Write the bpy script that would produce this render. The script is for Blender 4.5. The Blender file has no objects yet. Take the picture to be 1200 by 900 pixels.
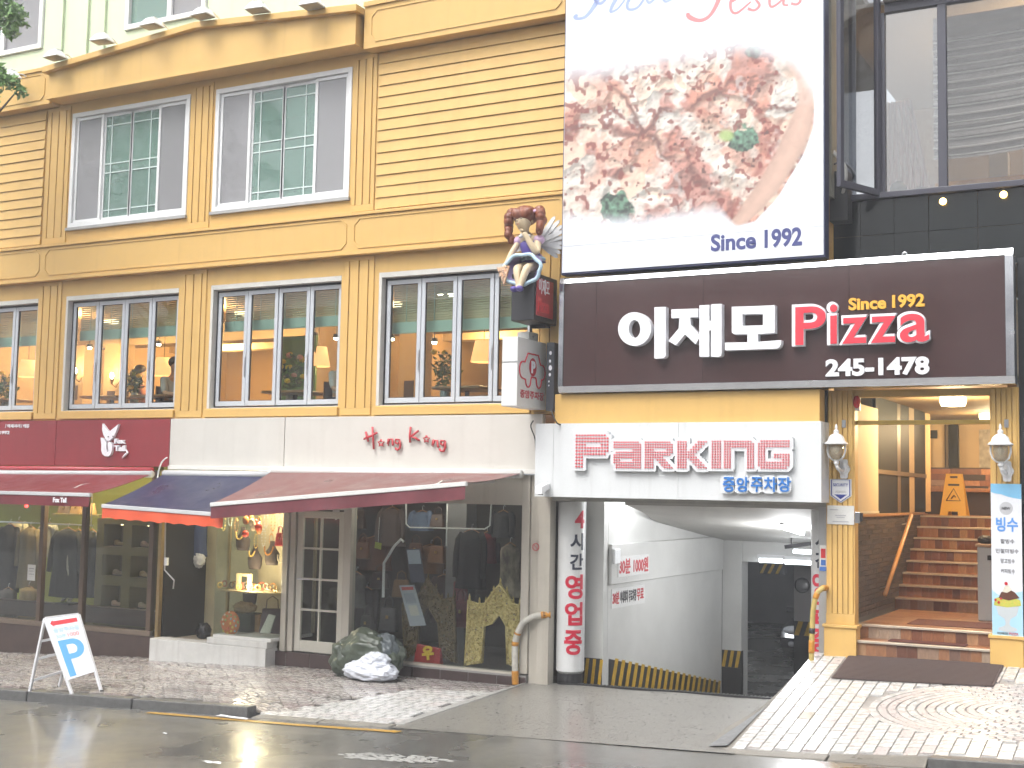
import bpy, bmesh, math, random
import numpy as np
from math import sin, cos, pi, radians
from mathutils import Vector, Matrix
random.seed(7); rng = np.random.default_rng(7)
scene = bpy.context.scene
COL = scene.collection
# ------------------------------------------------------------------ camera
CAMD, CAMH, FPX = 15.14875, 2.3, 1500.0
_y, _p, _r = radians(28.24321), radians(4.73122), radians(1.09043)
FW = Vector((-sin(_y)*cos(_p), cos(_y)*cos(_p), sin(_p)))
RT0 = Vector((cos(_y), sin(_y), 0)); UP0 = RT0.cross(FW)
RT = RT0*cos(_r) + UP0*sin(_r); UPV = -RT0*sin(_r) + UP0*cos(_r)
CP = Vector((0, -CAMD, CAMH))
cam = bpy.data.cameras.new('camera'); camo = bpy.data.objects.new('camera', cam); COL.objects.link(camo)
cam.sensor_width = 36; cam.lens = 36*FPX/1200; cam.clip_start = .1; cam.clip_end = 600
M = Matrix.Identity(4)
for i in range(3):
    M[i][0], M[i][1], M[i][2], M[i][3] = RT[i], UPV[i], -FW[i], CP[i]
camo.matrix_world = M
scene.camera = camo
# ------------------------------------------------------------------ overcast sky, weak sun
SUN_EL, SUN_AZ = radians(58), radians(200)       # azimuth: where the light comes from (0 = +Y, clockwise)
world = bpy.data.worlds.new('World'); scene.world = world; world.use_nodes = True
nt = world.node_tree; nt.nodes.clear()
sky = nt.nodes.new('ShaderNodeTexSky'); sky.sky_type = 'NISHITA'; sky.sun_disc = False
sky.sun_elevation = SUN_EL; sky.sun_rotation = SUN_AZ; sky.air_density = 1.2; sky.dust_density = 6; sky.ozone_density = 1
hs = nt.nodes.new('ShaderNodeHueSaturation'); hs.inputs['Saturation'].default_value = .18
bg = nt.nodes.new('ShaderNodeBackground'); bg.inputs['Strength'].default_value = .15
wo = nt.nodes.new('ShaderNodeOutputWorld')
nt.links.new(sky.outputs[0], hs.inputs['Color']); nt.links.new(hs.outputs[0], bg.inputs['Color']); nt.links.new(bg.outputs[0], wo.inputs['Surface'])
sun = bpy.data.lights.new('sun', 'SUN'); sun.energy = .8; sun.angle = radians(40); sun.color = (1, .97, .92)
suno = bpy.data.objects.new('sun', sun); COL.objects.link(suno)
sd = Vector((sin(SUN_AZ)*cos(SUN_EL), cos(SUN_AZ)*cos(SUN_EL), sin(SUN_EL)))
suno.rotation_euler = sd.to_track_quat('Z', 'Y').to_euler(); suno.location = (0, -20, 40)
vs = scene.view_settings
vs.view_transform = 'Standard'; vs.look = 'None'; vs.gamma = 1; vs.use_curve_mapping = False
vs.exposure = .98
scene.cycles.max_bounces = 5; scene.cycles.diffuse_bounces = 2; scene.cycles.glossy_bounces = 2; scene.cycles.transparent_max_bounces = 10
scene.cycles.caustics_reflective = False; scene.cycles.caustics_refractive = False
scene.cycles.sample_clamp_indirect = 4
scene.cycles.use_adaptive_sampling = True; scene.cycles.adaptive_threshold = .06
# ------------------------------------------------------------------ helpers
def _ray(x, y): return FW + RT*((x-600)/FPX) - UPV*((y-450)/FPX)
def at(x, y, Y=0.0):
    d = _ray(x, y); return CP + d*((Y-CP.y)/d.y)
def atX(x, y, X):
    d = _ray(x, y); return CP + d*((X-CP.x)/d.x)
def atZ(x, y, Z):
    d = _ray(x, y); return CP + d*((Z-CP.z)/d.z)

MATS = {}
def mat(name, col, rough=.6, var=.0, vscale=3., bump=0., bscale=40., metal=0., spec=.5, stretch=(1,1,1), col2=None, emit=None, estr=0., rvar=0., coat=0., alpha=1., streak=0., coatr=.06):
    if name in MATS: return MATS[name]
    m = bpy.data.materials.new(name); m.use_nodes = True; MATS[name] = m
    n = m.node_tree.nodes; l = m.node_tree.links; b = n['Principled BSDF']
    c = tuple(col)+(1,)
    b.inputs['Base Color'].default_value = c; b.inputs['Roughness'].default_value = rough
    b.inputs['Metallic'].default_value = metal; b.inputs['Specular IOR Level'].default_value = spec
    b.inputs['Coat Weight'].default_value = coat; b.inputs['Coat Roughness'].default_value = coatr; b.inputs['Alpha'].default_value = alpha
    if emit is not None:
        b.inputs['Emission Color'].default_value = tuple(emit)+(1,); b.inputs['Emission Strength'].default_value = estr
    if var or bump or rvar or streak:
        tc = n.new('ShaderNodeTexCoord'); mp = n.new('ShaderNodeMapping'); mp.inputs['Scale'].default_value = stretch
        l.new(tc.outputs['Object'], mp.inputs['Vector'])
        nz = n.new('ShaderNodeTexNoise'); nz.inputs['Scale'].default_value = vscale; nz.inputs['Detail'].default_value = 4; nz.inputs['Roughness'].default_value = .62
        l.new(mp.outputs[0], nz.inputs['Vector'])
        src = None
        if var:
            cr = n.new('ShaderNodeValToRGB'); d = tuple(col2) if col2 else tuple(max(0, v*(1-var)) for v in col)
            cr.color_ramp.elements[0].position = .3; cr.color_ramp.elements[1].position = .68
            cr.color_ramp.elements[0].color = d+(1,); cr.color_ramp.elements[1].color = c
            l.new(nz.outputs['Fac'], cr.inputs[0]); src = cr.outputs[0]
        if streak:
            mp2 = n.new('ShaderNodeMapping'); mp2.inputs['Scale'].default_value = (9, 9, .35); l.new(tc.outputs['Object'], mp2.inputs['Vector'])
            n2 = n.new('ShaderNodeTexNoise'); n2.inputs['Scale'].default_value = 1.0; n2.inputs['Detail'].default_value = 3; l.new(mp2.outputs[0], n2.inputs['Vector'])
            r2 = n.new('ShaderNodeMapRange'); r2.inputs['From Min'].default_value = .52; r2.inputs['From Max'].default_value = .78; r2.inputs['To Max'].default_value = streak
            l.new(n2.outputs['Fac'], r2.inputs['Value'])
            mx = n.new('ShaderNodeMix'); mx.data_type = 'RGBA'; mx.blend_type = 'MULTIPLY'; l.new(r2.outputs[0], mx.inputs['Factor'])
            if src: l.new(src, mx.inputs['A'])
            else: mx.inputs['A'].default_value = c
            mx.inputs['B'].default_value = (.45, .4, .36, 1); src = mx.outputs['Result']
        if src: l.new(src, b.inputs['Base Color'])
        if rvar:
            rm = n.new('ShaderNodeMapRange'); rm.inputs['From Min'].default_value = .3; rm.inputs['From Max'].default_value = .7
            rm.inputs['To Min'].default_value = max(.02, rough-rvar); rm.inputs['To Max'].default_value = min(1, rough+rvar)
            l.new(nz.outputs['Fac'], rm.inputs['Value']); l.new(rm.outputs[0], b.inputs['Roughness'])
        if bump:
            nb = n.new('ShaderNodeTexNoise'); nb.inputs['Scale'].default_value = bscale; nb.inputs['Detail'].default_value = 2
            l.new(mp.outputs[0], nb.inputs['Vector'])
            bp = n.new('ShaderNodeBump'); bp.inputs['Strength'].default_value = bump; bp.inputs['Distance'].default_value = .02
            l.new(nb.outputs['Fac'], bp.inputs['Height']); l.new(bp.outputs[0], b.inputs['Normal'])
    return m
def glass(name, tint=(.9, .95, .93), ior=1.5, haze=.0, hcol=(.5, .5, .52), rough=.0):
    if name in MATS: return MATS[name]
    m = bpy.data.materials.new(name); m.use_nodes = True; MATS[name] = m
    n = m.node_tree.nodes; l = m.node_tree.links; n.clear()
    o = n.new('ShaderNodeOutputMaterial'); t = n.new('ShaderNodeBsdfTransparent'); t.inputs[0].default_value = tuple(tint)+(1,)
    g = n.new('ShaderNodeBsdfGlossy'); g.inputs['Roughness'].default_value = rough; g.inputs['Color'].default_value = (1, 1, 1, 1)
    lw = n.new('ShaderNodeLayerWeight'); lw.inputs['Blend'].default_value = .5
    pw = n.new('ShaderNodeMath'); pw.operation = 'POWER'; pw.inputs[1].default_value = 5; l.new(lw.outputs['Facing'], pw.inputs[0])
    f0 = ((ior-1)/(ior+1))**2; f = n.new('ShaderNodeMapRange'); f.inputs['To Min'].default_value = f0; f.inputs['To Max'].default_value = 1; l.new(pw.outputs[0], f.inputs['Value'])
    base = t.outputs[0]
    if haze:
        d = n.new('ShaderNodeBsdfDiffuse'); d.inputs['Color'].default_value = tuple(hcol)+(1,)
        mh = n.new('ShaderNodeMixShader'); mh.inputs[0].default_value = haze; l.new(base, mh.inputs[1]); l.new(d.outputs[0], mh.inputs[2]); base = mh.outputs[0]
    mx = n.new('ShaderNodeMixShader'); l.new(f.outputs[0], mx.inputs[0]); l.new(base, mx.inputs[1]); l.new(g.outputs[0], mx.inputs[2]); l.new(mx.outputs[0], o.inputs['Surface'])
    return m
def attrmat(name, rough=.5):
    if name in MATS: return MATS[name]
    m = bpy.data.materials.new(name); m.use_nodes = True; MATS[name] = m
    n = m.node_tree.nodes; a = n.new('ShaderNodeAttribute'); a.attribute_name = 'print'
    b = n['Principled BSDF']; b.inputs['Roughness'].default_value = rough
    m.node_tree.links.new(a.outputs['Color'], b.inputs['Base Color'])
    return m

OFF = {}
def thing(name, label, cat, loc=(0, 0, 0), group=None, local=False, rotz=0):
    o = bpy.data.objects.new(name, None); o.empty_display_size = .2; COL.objects.link(o)
    o.location = loc; o.rotation_euler = (0, 0, rotz); o['label'] = label; o['category'] = cat
    if group: o['group'] = group
    OFF[o.name] = Vector((0, 0, 0)) if local else Vector(loc)
    return o
def tag(o, label, cat, group=None):
    o['label'] = label; o['category'] = cat
    if group: o['group'] = group
    return o
def copy_tree(o, parent=None):
    c = o.copy(); COL.objects.link(c); c.parent = parent
    for ch in list(o.children): copy_tree(ch, c)
    return c

class G:
    def __init__(s): s.v = []; s.f = []; s.m = []; s.cur = 0
    def add(s, vs, fs):
        b = len(s.v); s.v += [Vector(q) for q in vs]; s.f += [tuple(b+i for i in f) for f in fs]; s.m += [s.cur]*len(fs); return s
    def box(s, x0, x1, y0, y1, z0, z1):
        x0, x1 = sorted((x0, x1)); y0, y1 = sorted((y0, y1)); z0, z1 = sorted((z0, z1))
        return s.add([(x0,y0,z0),(x1,y0,z0),(x1,y1,z0),(x0,y1,z0),(x0,y0,z1),(x1,y0,z1),(x1,y1,z1),(x0,y1,z1)],
                     [(0,3,2,1),(4,5,6,7),(0,1,5,4),(1,2,6,5),(2,3,7,6),(3,0,4,7)])
    def hexa(s, p):   # 8 points: bottom ring of 4 then top ring of 4 (any frustum)
        return s.add(p, [(0,3,2,1),(4,5,6,7),(0,1,5,4),(1,2,6,5),(2,3,7,6),(3,0,4,7)])
    def beam(s, a, b, w, h, up=(0, 0, 1)):
        a, b = Vector(a), Vector(b); d = (b-a).normalized(); sx = d.cross(Vector(up))
        if sx.length < 1e-4: sx = d.cross(Vector((0, 1, 0)))
        sx.normalize(); sy = sx.cross(d); q = []
        for c in (a, b):
            for i, j in ((-1,-1),(1,-1),(1,1),(-1,1)): q.append(c+sx*(i*w/2)+sy*(j*h/2))
        return s.hexa(q)
    def prism(s, pts, f0, f1):      # pts: list of 2-D points; f0/f1 map (a,b)->3-D for the two caps
        n = len(pts); vs = [f0(*p) for p in pts]+[f1(*p) for p in pts]
        fs = [tuple(range(n)), tuple(range(2*n-1, n-1, -1))]+[(i, n+i, n+(i+1) % n, (i+1) % n) for i in range(n)]
        return s.add(vs, fs)
    def plate(s, pts, y0, y1):      # XZ polygon extruded in Y
        return s.prism(pts, lambda a, b: (a, y0, b), lambda a, b: (a, y1, b))
    def tube(s, path, r, n=8, cap=True):
        P = [Vector(p) for p in path]; k = len(P); rr = r if isinstance(r, (list, tuple)) else [r]*k
        vs = []; prev = None
        for i, p in enumerate(P):
            d = (P[min(i+1, k-1)]-P[max(i-1, 0)]).normalized()
            if prev is None:
                a = d.cross(Vector((0, 0, 1)))
                if a.length < 1e-3: a = d.cross(Vector((1, 0, 0)))
            else: a = prev-d*prev.dot(d)
            a.normalize(); prev = a; b = d.cross(a)
            for j in range(n):
                t = 2*pi*j/n; vs.append(p+(a*cos(t)+b*sin(t))*rr[i])
        fs = [(i*n+j, i*n+(j+1) % n, (i+1)*n+(j+1) % n, (i+1)*n+j) for i in range(k-1) for j in range(n)]
        if cap: fs += [tuple(range(n-1, -1, -1)), tuple(range((k-1)*n, k*n))]
        return s.add(vs, fs)
    def lathe(s, prof, c=(0, 0, 0), n=20, sy=1.0):
        c = Vector(c); vs = [c+Vector((r*cos(2*pi*j/n), sy*r*sin(2*pi*j/n), z)) for r, z in prof for j in range(n)]; k = len(prof)
        fs = [(i*n+j, i*n+(j+1) % n, (i+1)*n+(j+1) % n, (i+1)*n+j) for i in range(k-1) for j in range(n)]
        fs += [tuple(range(n-1, -1, -1)), tuple(range((k-1)*n, k*n))]
        return s.add(vs, fs)
    def ell(s, c, r, nu=12, nv=8, rot=None):
        c = Vector(c); vs = []; r = (r, r, r) if isinstance(r, (int, float)) else r
        for i in range(1, nv):
            t = pi*i/nv
            for j in range(nu):
                u = 2*pi*j/nu; q = Vector((r[0]*sin(t)*cos(u), r[1]*sin(t)*sin(u), r[2]*cos(t)))
                vs.append(c+(rot @ q if rot else q))
        q = Vector((0, 0, r[2])); q2 = -q
        if rot: q = rot @ q; q2 = rot @ q2
        top = len(vs); vs += [c+q, c+q2]
        fs = [(i*nu+j, (i+1)*nu+j, (i+1)*nu+(j+1) % nu, i*nu+(j+1) % nu) for i in range(nv-2) for j in range(nu)]
        fs += [(top, j, (j+1) % nu) for j in range(nu)]+[(top+1, (nv-2)*nu+(j+1) % nu, (nv-2)*nu+j) for j in range(nu)]
        return s.add(vs, fs)
    def grid(s, nx, ny, fn, closed=False):
        vs = [fn(i/nx, j/ny) for j in range(ny+1) for i in range(nx+1)]
        return s.add(vs, [(j*(nx+1)+i, j*(nx+1)+i+1, (j+1)*(nx+1)+i+1, (j+1)*(nx+1)+i) for j in range(ny) for i in range(nx)])
    def solid_grid(s, nx, ny, fn, th, nrm):   # sheet with thickness th along nrm
        nrm = Vector(nrm); A = [Vector(fn(i/nx, j/ny)) for j in range(ny+1) for i in range(nx+1)]; N = len(A); w = nx+1
        vs = A+[a+nrm*th for a in A]
        fs = []
        for j in range(ny):
            for i in range(nx):
                q = (j*w+i, j*w+i+1, (j+1)*w+i+1, (j+1)*w+i); fs += [q, tuple(N+k for k in reversed(q))]
        def edge(a, b): fs.append((a, b, N+b, N+a))
        for i in range(nx): edge(i+1, i); edge(ny*w+i, ny*w+i+1)
        for j in range(ny): edge(j*w, (j+1)*w); edge((j+1)*w+nx, j*w+nx)
        return s.add(vs, fs)
    def mesh(s, name, off=Vector((0, 0, 0)), smooth=False, mats=()):
        me = bpy.data.meshes.new(name); me.from_pydata([v-off for v in s.v], [], s.f)
        for m in mats: me.materials.append(m)
        if len(mats) > 1: me.polygons.foreach_set('material_index', s.m)
        if smooth: me.polygons.foreach_set('use_smooth', [True]*len(me.polygons))
        me.update(); return me
    def build(s, name, m, parent=None, smooth=False, bevel=0, auto=0, local=False):
        off = OFF.get(parent.name, Vector((0, 0, 0))) if (parent and not local) else Vector((0, 0, 0))
        mats = m if isinstance(m, (list, tuple)) else [m]
        o = bpy.data.objects.new(name, s.mesh(name, off, smooth, mats)); COL.objects.link(o)
        if parent: o.parent = parent
        OFF[o.name] = off
        bm = bmesh.new(); bm.from_mesh(o.data); bmesh.ops.recalc_face_normals(bm, faces=bm.faces); bm.to_mesh(o.data); bm.free()
        if bevel:
            b = o.modifiers.new('bevel', 'BEVEL'); b.width = bevel; b.segments = 2; b.limit_method = 'ANGLE'
        if auto and smooth:
            o.data.set_sharp_from_angle(angle=radians(auto))
        return o
def B(x0, x1, y0, y1, z0, z1): return G().box(x0, x1, y0, y1, z0, z1)
def struct(o): o['kind'] = 'structure'; return o
def stuff(o): o['kind'] = 'stuff'; return o

_TC = {}
def glyphs(body, bold=0.0, shear=0.0, ext=.02, res=4):
    k = (body, bold, shear, ext, res)
    if k in _TC: return _TC[k]
    c = bpy.data.curves.new('txt', 'FONT'); c.body = body; c.size = 1; c.offset = bold; c.shear = shear; c.extrude = ext/2; c.resolution_u = res
    o = bpy.data.objects.new('txt', c); me = bpy.data.meshes.new_from_object(o)
    V_ = [v.co.copy() for v in me.vertices]; F_ = [tuple(p.vertices) for p in me.polygons]
    bpy.data.objects.remove(o); bpy.data.curves.remove(c); bpy.data.meshes.remove(me)
    x0 = min(v.x for v in V_); x1 = max(v.x for v in V_); y0 = min(v.y for v in V_); y1 = max(v.y for v in V_)
    V_ = [((v.x-x0)/max(x1-x0, 1e-6), (v.y-y0)/max(y1-y0, 1e-6), v.z/ext+.5) for v in V_]
    _TC[k] = (V_, F_); return _TC[k]
def text3(body, O, R, U, N, depth, bold=0., shear=0., res=4):
    # text box: O lower-left corner, R and U full-size edge vectors, depth along unit N
    V_, F_ = glyphs(body, bold, shear, .02, res); O, R, U, N = Vector(O), Vector(R), Vector(U), Vector(N).normalized()
    return G().add([O+R*a+U*b+N*(c*depth) for a, b, c in V_], F_)
def boxpx(x0, y0, x1, y1, Y):      # wall rectangle on plane Y; y0,y1 read at its middle column, x0,x1 at its middle row
    xm, ym = (x0+x1)/2, (y0+y1)/2
    return at(x0, ym, Y).x, at(x1, ym, Y).x, at(xm, y1, Y).z, at(xm, y0, Y).z
def text_px(body, x0, y0, x1, y1, Y, depth=.01, bold=0., shear=0., res=4):
    a, b, c, d = boxpx(x0, y0, x1, y1, Y)
    return text3(body, (a, Y, c), (b-a, 0, 0), (0, 0, d-c), (0, -1, 0), depth, bold, shear, res)
# ------------------------------------------------------------------ materials
M_YEL = mat('yellow_paint', (.66, .42, .135), .55, .07, 1.3, .05, 60, streak=.16)
M_YEL2 = mat('yellow_trim', (.655, .415, .132), .5, .05, 2, .04, 60, streak=.12)
M_WHT = mat('white_upvc', (.78, .79, .80), .35, .05, 4)
M_GREYF = mat('grey_window_frame', (.50, .53, .57), .35, .06, 5)
M_REV = mat('white_reveal', (.62, .61, .57), .6, .12, 5)
M_RUB = mat('black_rubber', (.02, .02, .022), .6)
M_GL = glass('window_glass', (.86, .92, .9), 1.52)
M_GLC = glass('clear_shop_glass', (.9, .93, .92), 1.4)
M_GLG = glass('green_tinted_glass', (.62, .80, .74), 1.55, .28, (.46, .64, .58))
M_GLS = glass('screened_glass', (.66, .66, .67), 1.5, .46, (.50, .50, .52))
M_ALU = mat('brushed_aluminium', (.62, .63, .65), .3, .08, 6, metal=1.)
M_CHROME = mat('polished_steel', (.68, .69, .72), .2, .12, 3, metal=1., rvar=.08)
M_BLK = mat('black_metal', (.018, .018, .02), .4)
M_CREAM = mat('cream_panel', (.60, .58, .535), .5, .06, 2, streak=.10)
M_CREAMF = mat('cream_frame', (.50, .465, .40), .5, .1, 4, streak=.3)
M_ASPH = mat('wet_asphalt', (.15, .147, .136), .30, .35, .7, .10, 160, rvar=.2, spec=.5, coat=.55, coatr=.13)
M_CONC = mat('wet_concrete', (.27, .255, .225), .42, .45, 1.6, .9, 120, rvar=.2, col2=(.17, .16, .14))
M_KERB = mat('kerb_granite', (.12, .12, .118), .3, .4, 12, .3, 150)
# ------------------------------------------------------------------ ground
def Zr(X): return -0.01 + .04*X
def zwallL(X): return float(np.interp(X, [-40, -18, -14.44, -12.15, -7.8], [-1.6, -.58, -.40, -.31, -.26]))
def ZL(X, Y):
    t = min(max(-Y/3, 0), 1); h = float(np.interp(X, [-10.3, -9.65], [.12, .012]))
    zk = Zr(X)+.12; zk2 = Zr(X)+h; w = t*t*(3-2*t)
    return zwallL(X)*(1-t)+(zk*(1-w)+zk2*w)*t
def ZR(X, Y):
    t = min(max(-Y/3, 0), 1); zw = .45+.015*(X+4); h = float(np.interp(X, [-4.1, -3.2, -1.9], [.015, .03, .10]))
    return zw*(1-t)+(Zr(X)+h)*t
def ZD(X, Y):
    t = min(max(-Y/3, 0), 1); zb = float(np.interp(X, [-7.85, -3.9], [-.21, -.12])); return zb*(1-t)+(Zr(X)+.012)*t
g = G()
ys = [-90, -60, -40, -30, -22]+[-18+.5*i for i in range(30)]+[-3.18]
xs = [-90, -70, -50, -40, -30]+[-24+.5*i for i in range(60)]+[8, 14, 25, 45, 70]
vv = [(x, y, Zr(x)+.006*sin(x*1.3+y*.7)+.005*sin(y*2.1-x*.4)-(.02*max(0, -y-9) if y > -16 else .14)) for y in ys for x in xs]
w = len(xs); g.add(vv, [(j*w+i, j*w+i+1, (j+1)*w+i+1, (j+1)*w+i) for j in range(len(ys)-1) for i in range(w-1)])
struct(g.build('road', M_ASPH, smooth=True))
# painted yellow edge line, worn white marking
M_YLINE = mat('worn_yellow_paint', (.55, .30, .03), .4, .5, 25, .3, 90, col2=(.22, .15, .05))
def strip(name, x0, x1, y0, y1, m, n=24, wob=.0, dz=.004):
    q = G().grid(n, 2, lambda u, v: (x0+(x1-x0)*u, y0+(y1-y0)*v+wob*sin(u*37+v*5), Zr(x0+(x1-x0)*u)+.006*sin((x0+(x1-x0)*u)*1.3+(y0+(y1-y0)*v)*.7)+.005*sin((y0+(y1-y0)*v)*2.1-(x0+(x1-x0)*u)*.4)+dz+.004))
    return struct(q.build(name, m))
strip('road_edge_line', -11.2, -7.6, -3.44, -3.33, M_YLINE, wob=.006)
strip('road_edge_line', -2.4, 8, -3.50, -3.38, M_YLINE, wob=.006)
def worn_marking(name, x0, x1, y0, y1, seed):
    r = random.Random(seed); q = G()
    for i in range(230):
        u, v = r.random(), r.random()
        if abs(v-.5) > .5*min(1, 5*u, 4*(1-u))+.05*r.random(): continue
        X = x0+(x1-x0)*u; Y = y0+(y1-y0)*v+.10*u; a = .012+.03*r.random(); n = 7; ph = r.random()*6
        z = Zr(X)+.006*sin(X*1.3+Y*.7)+.005*sin(Y*2.1-X*.4)+.0045+.0006*i/420
        q.add([(X+a*(1+.4*r.random())*cos(ph+2*pi*k/n), Y+.7*a*sin(ph+2*pi*k/n), z) for k in range(n)], [tuple(range(n))])
    return q
a = atZ(460, 886, Zr(-6.2)); M_WMARK = mat('worn_white_paint', (.42, .42, .40), .35, .3, 30)
o = worn_marking('worn', a.x-.62, a.x+.62, a.y-.16, a.y+.14, 3).build('worn_road_marking', M_WMARK); struct(o)
# left pavement bed, setts, tiles and kerb
M_BED = mat('dark_mortar_joint', (.07, .064, .06), .5, .4, 6, .3, 90, rvar=.25)
pl = struct(G().grid(60, 12, lambda u, v: (-30+(30-7.87)*u, -3+3.4*v, ZL(-30+(30-7.87)*u, -3+3.4*v)-.010)).build('pavement', M_BED, smooth=True))
SETT = [mat('sett_%d' % i, c, .25, .25, 14, .12, 80, rvar=.12, coat=.35, coatr=.12) for i, c in enumerate([(.38, .345, .325), (.34, .315, .30), (.40, .37, .35), (.32, .27, .26), (.30, .285, .275), (.43, .405, .385)])]
WT = [mat('white_paver_%d' % i, c, .28, .10, 10, .1, 70, rvar=.12, coat=.2, coatr=.12) for i, c in enumerate([(.53, .52, .51), (.51, .50, .485), (.53, .50, .485), (.50, .495, .48), (.55, .545, .535)])]
DT = [mat('grey_paver', (.20, .19, .18), .35, .3, 12, .3, 70, rvar=.15), mat('sand_paver', (.33, .29, .22), .4, .3, 12, .3, 70)]
PT = [mat('pink_paver_%d' % i, c, .35, .2, 12, .3, 70, rvar=.15) for i, c in enumerate([(.48, .435, .425), (.50, .455, .445), (.475, .44, .43)])]
_pm = {}
def paver_mesh(nm, lx, ly, m):
    k = (nm, round(lx, 3), round(ly, 3), m.name)
    if k not in _pm:
        q = G(); b = .004; h = .012
        q.hexa([(-lx/2, -ly/2, -.02), (lx/2, -ly/2, -.02), (lx/2, ly/2, -.02), (-lx/2, ly/2, -.02), (-lx/2+b, -ly/2+b, h), (lx/2-b, -ly/2+b, h), (lx/2-b, ly/2-b, h), (-lx/2+b, ly/2-b, h)])
        _pm[k] = q.mesh(nm, mats=[m])
    return _pm[k]
def lay(parent, name, items, zf, limit=295):
    # items: (x, y, rot, lx, ly, material); nearest ones single objects, rest one joined part per material
    items.sort(key=lambda t: (t[0])**2+(t[1]+CAMD)**2)
    rest = {}
    for i, (x, y, a, lx, ly, m) in enumerate(items):
        e = .05; nx = (zf(x-e, y)-zf(x+e, y))/(2*e); ny = (zf(x, y-e)-zf(x, y+e))/(2*e)
        N = Vector((nx, ny, 1)).normalized(); q = Vector((0, 0, 1)).rotation_difference(N); z = zf(x, y)-.006+random.uniform(-.001, .0015)
        q = q @ Matrix.Rotation(a, 3, 'Z').to_quaternion()
        me = paver_mesh(name, lx, ly, m)
        if i < limit:
            o = bpy.data.objects.new(name, me); COL.objects.link(o); o.parent = parent; o.location = (x, y, z); o.rotation_mode = 'QUATERNION'; o.rotation_quaternion = q
        else:
            r = rest.setdefault(m.name, (G(), m)); r[0].add([q @ v.co + Vector((x, y, z)) for v in me.vertices], [tuple(p.vertices) for p in me.polygons])
    for k, (q, m) in rest.items():
        stuff(q.build(name+'_field', m, parent))
def in_patch(x, y):   # white tile patch beside the driveway
    return x > -9.75+(y+3)*.42 and x < -7.93 and y < -.75-(x+7.9)*-.25 and y > -3
items = []
Rf, brl, brw = 1.25, .20, .125
fans = [(-30.2+1.9*i+(.95 if j % 2 else 0), -4.4+.62*j, j) for j in range(8) for i in range(13)]
for fx, fy, fj in fans:
    k = 0; r = .1
    while r < Rf:
        n = max(3, int(pi*2*r/brl))
        for q in range(n):
            a = 2*pi*(q+.5*(k % 2))/n; x = fx+r*cos(a); y = fy+r*sin(a)
            if not (-20 < x < -7.93 and -2.95 < y < -.06) or in_patch(x, y): continue
            own = None
            for gx, gy, gj in fans:
                if (x-gx)**2+(y-gy)**2 < Rf*Rf and (own is None or gy < own[1] or (gy == own[1] and abs(x-gx) < abs(x-own[0]))): own = (gx, gy)
            if own != (fx, fy): continue
            items.append((x, y, a+pi/2, 2*pi*r/n-.010 if r > .15 else .08, brw-.018, SETT[(3, 0, 2, 5, 0, 1)[k % 6] if random.random() < .8 else random.randrange(6)]))
        r += brw; k += 1
y = -2.94
while y < -.4:
    x = -10.2+.1*(int(round(y*10)) % 2)
    while x < -7.93:
        if in_patch(x, y): items.append((x, y, 0, .192, .142, random.choice(WT)))
        x += .2
    y += .15
lay(pl, 'sett', [it for it in items if it[5] in SETT], ZL, 290)
lay(pl, 'paver', [it for it in items if it[5] in WT], ZL, 290)
kx = [-9.85, -11.68, -13.52, -15.36, -17.2, -19.04, -20.9]
for i in range(len(kx)-1):
    x1, x0 = kx[i]-.012, kx[i+1]+.012; zt0, zt1 = Zr(x0)+.118, Zr(x1)+.118
    G().hexa([(x0, -3.18, Zr(x0)-.1), (x1, -3.18, Zr(x1)-.1), (x1, -3.0, Zr(x1)-.1), (x0, -3.0, Zr(x0)-.1), (x0, -3.165, zt0), (x1, -3.165, zt1), (x1, -3.0, zt1), (x0, -3.0, zt0)]).build('kerb_stone', M_KERB, pl, bevel=.012)
# flush edging of the dropped kerb
for x0, x1 in ((-9.8, -8.86), (-8.84, -7.9)):
    G().hexa([(x0, -3.18, Zr(x0)-.1), (x1, -3.18, Zr(x1)-.1), (x1, -3.0, Zr(x1)-.1), (x0, -3.0, Zr(x0)-.1), (x0, -3.17, Zr(x0)+.008), (x1, -3.17, Zr(x1)+.008), (x1, -3.0, Zr(x1)+.018), (x0, -3.0, Zr(x0)+.018)]).build('edging_stone', M_CONC, pl, bevel=.008)
# driveway
struct(G().grid(30, 24, lambda u, v: (-7.86+3.9*u, -3.19+3.3*v, ZD(-7.86+3.9*u, -3.19+3.3*v)+.006*sin(u*19+v*7)*sin(v*11))).build('driveway', mat('pebbled_concrete', (.255, .245, .22), .38, .6, 26, .5, 110, rvar=.15, coat=.3, coatr=.15, col2=(.11, .105, .095)), smooth=True))
for i in range(3):
    y0 = -3.0+i*.98; y1 = y0+.965
    G().hexa([(-7.92, y0, ZL(-7.9, y0)-.06), (-7.80, y0, ZL(-7.9, y0)-.06), (-7.80, y1, ZL(-7.9, y1)-.06), (-7.92, y1, ZL(-7.9, y1)-.06),
              (-7.92, y0, ZL(-7.9, y0)+.012), (-7.80, y0, ZD(-7.8, y0)+.014), (-7.80, y1, ZD(-7.8, y1)+.014), (-7.92, y1, ZL(-7.9, y1)+.012)]).build('edging_stone', mat('pale_edging', (.36, .355, .34), .3, .2, 9, .2, 80), pl, bevel=.006)
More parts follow.
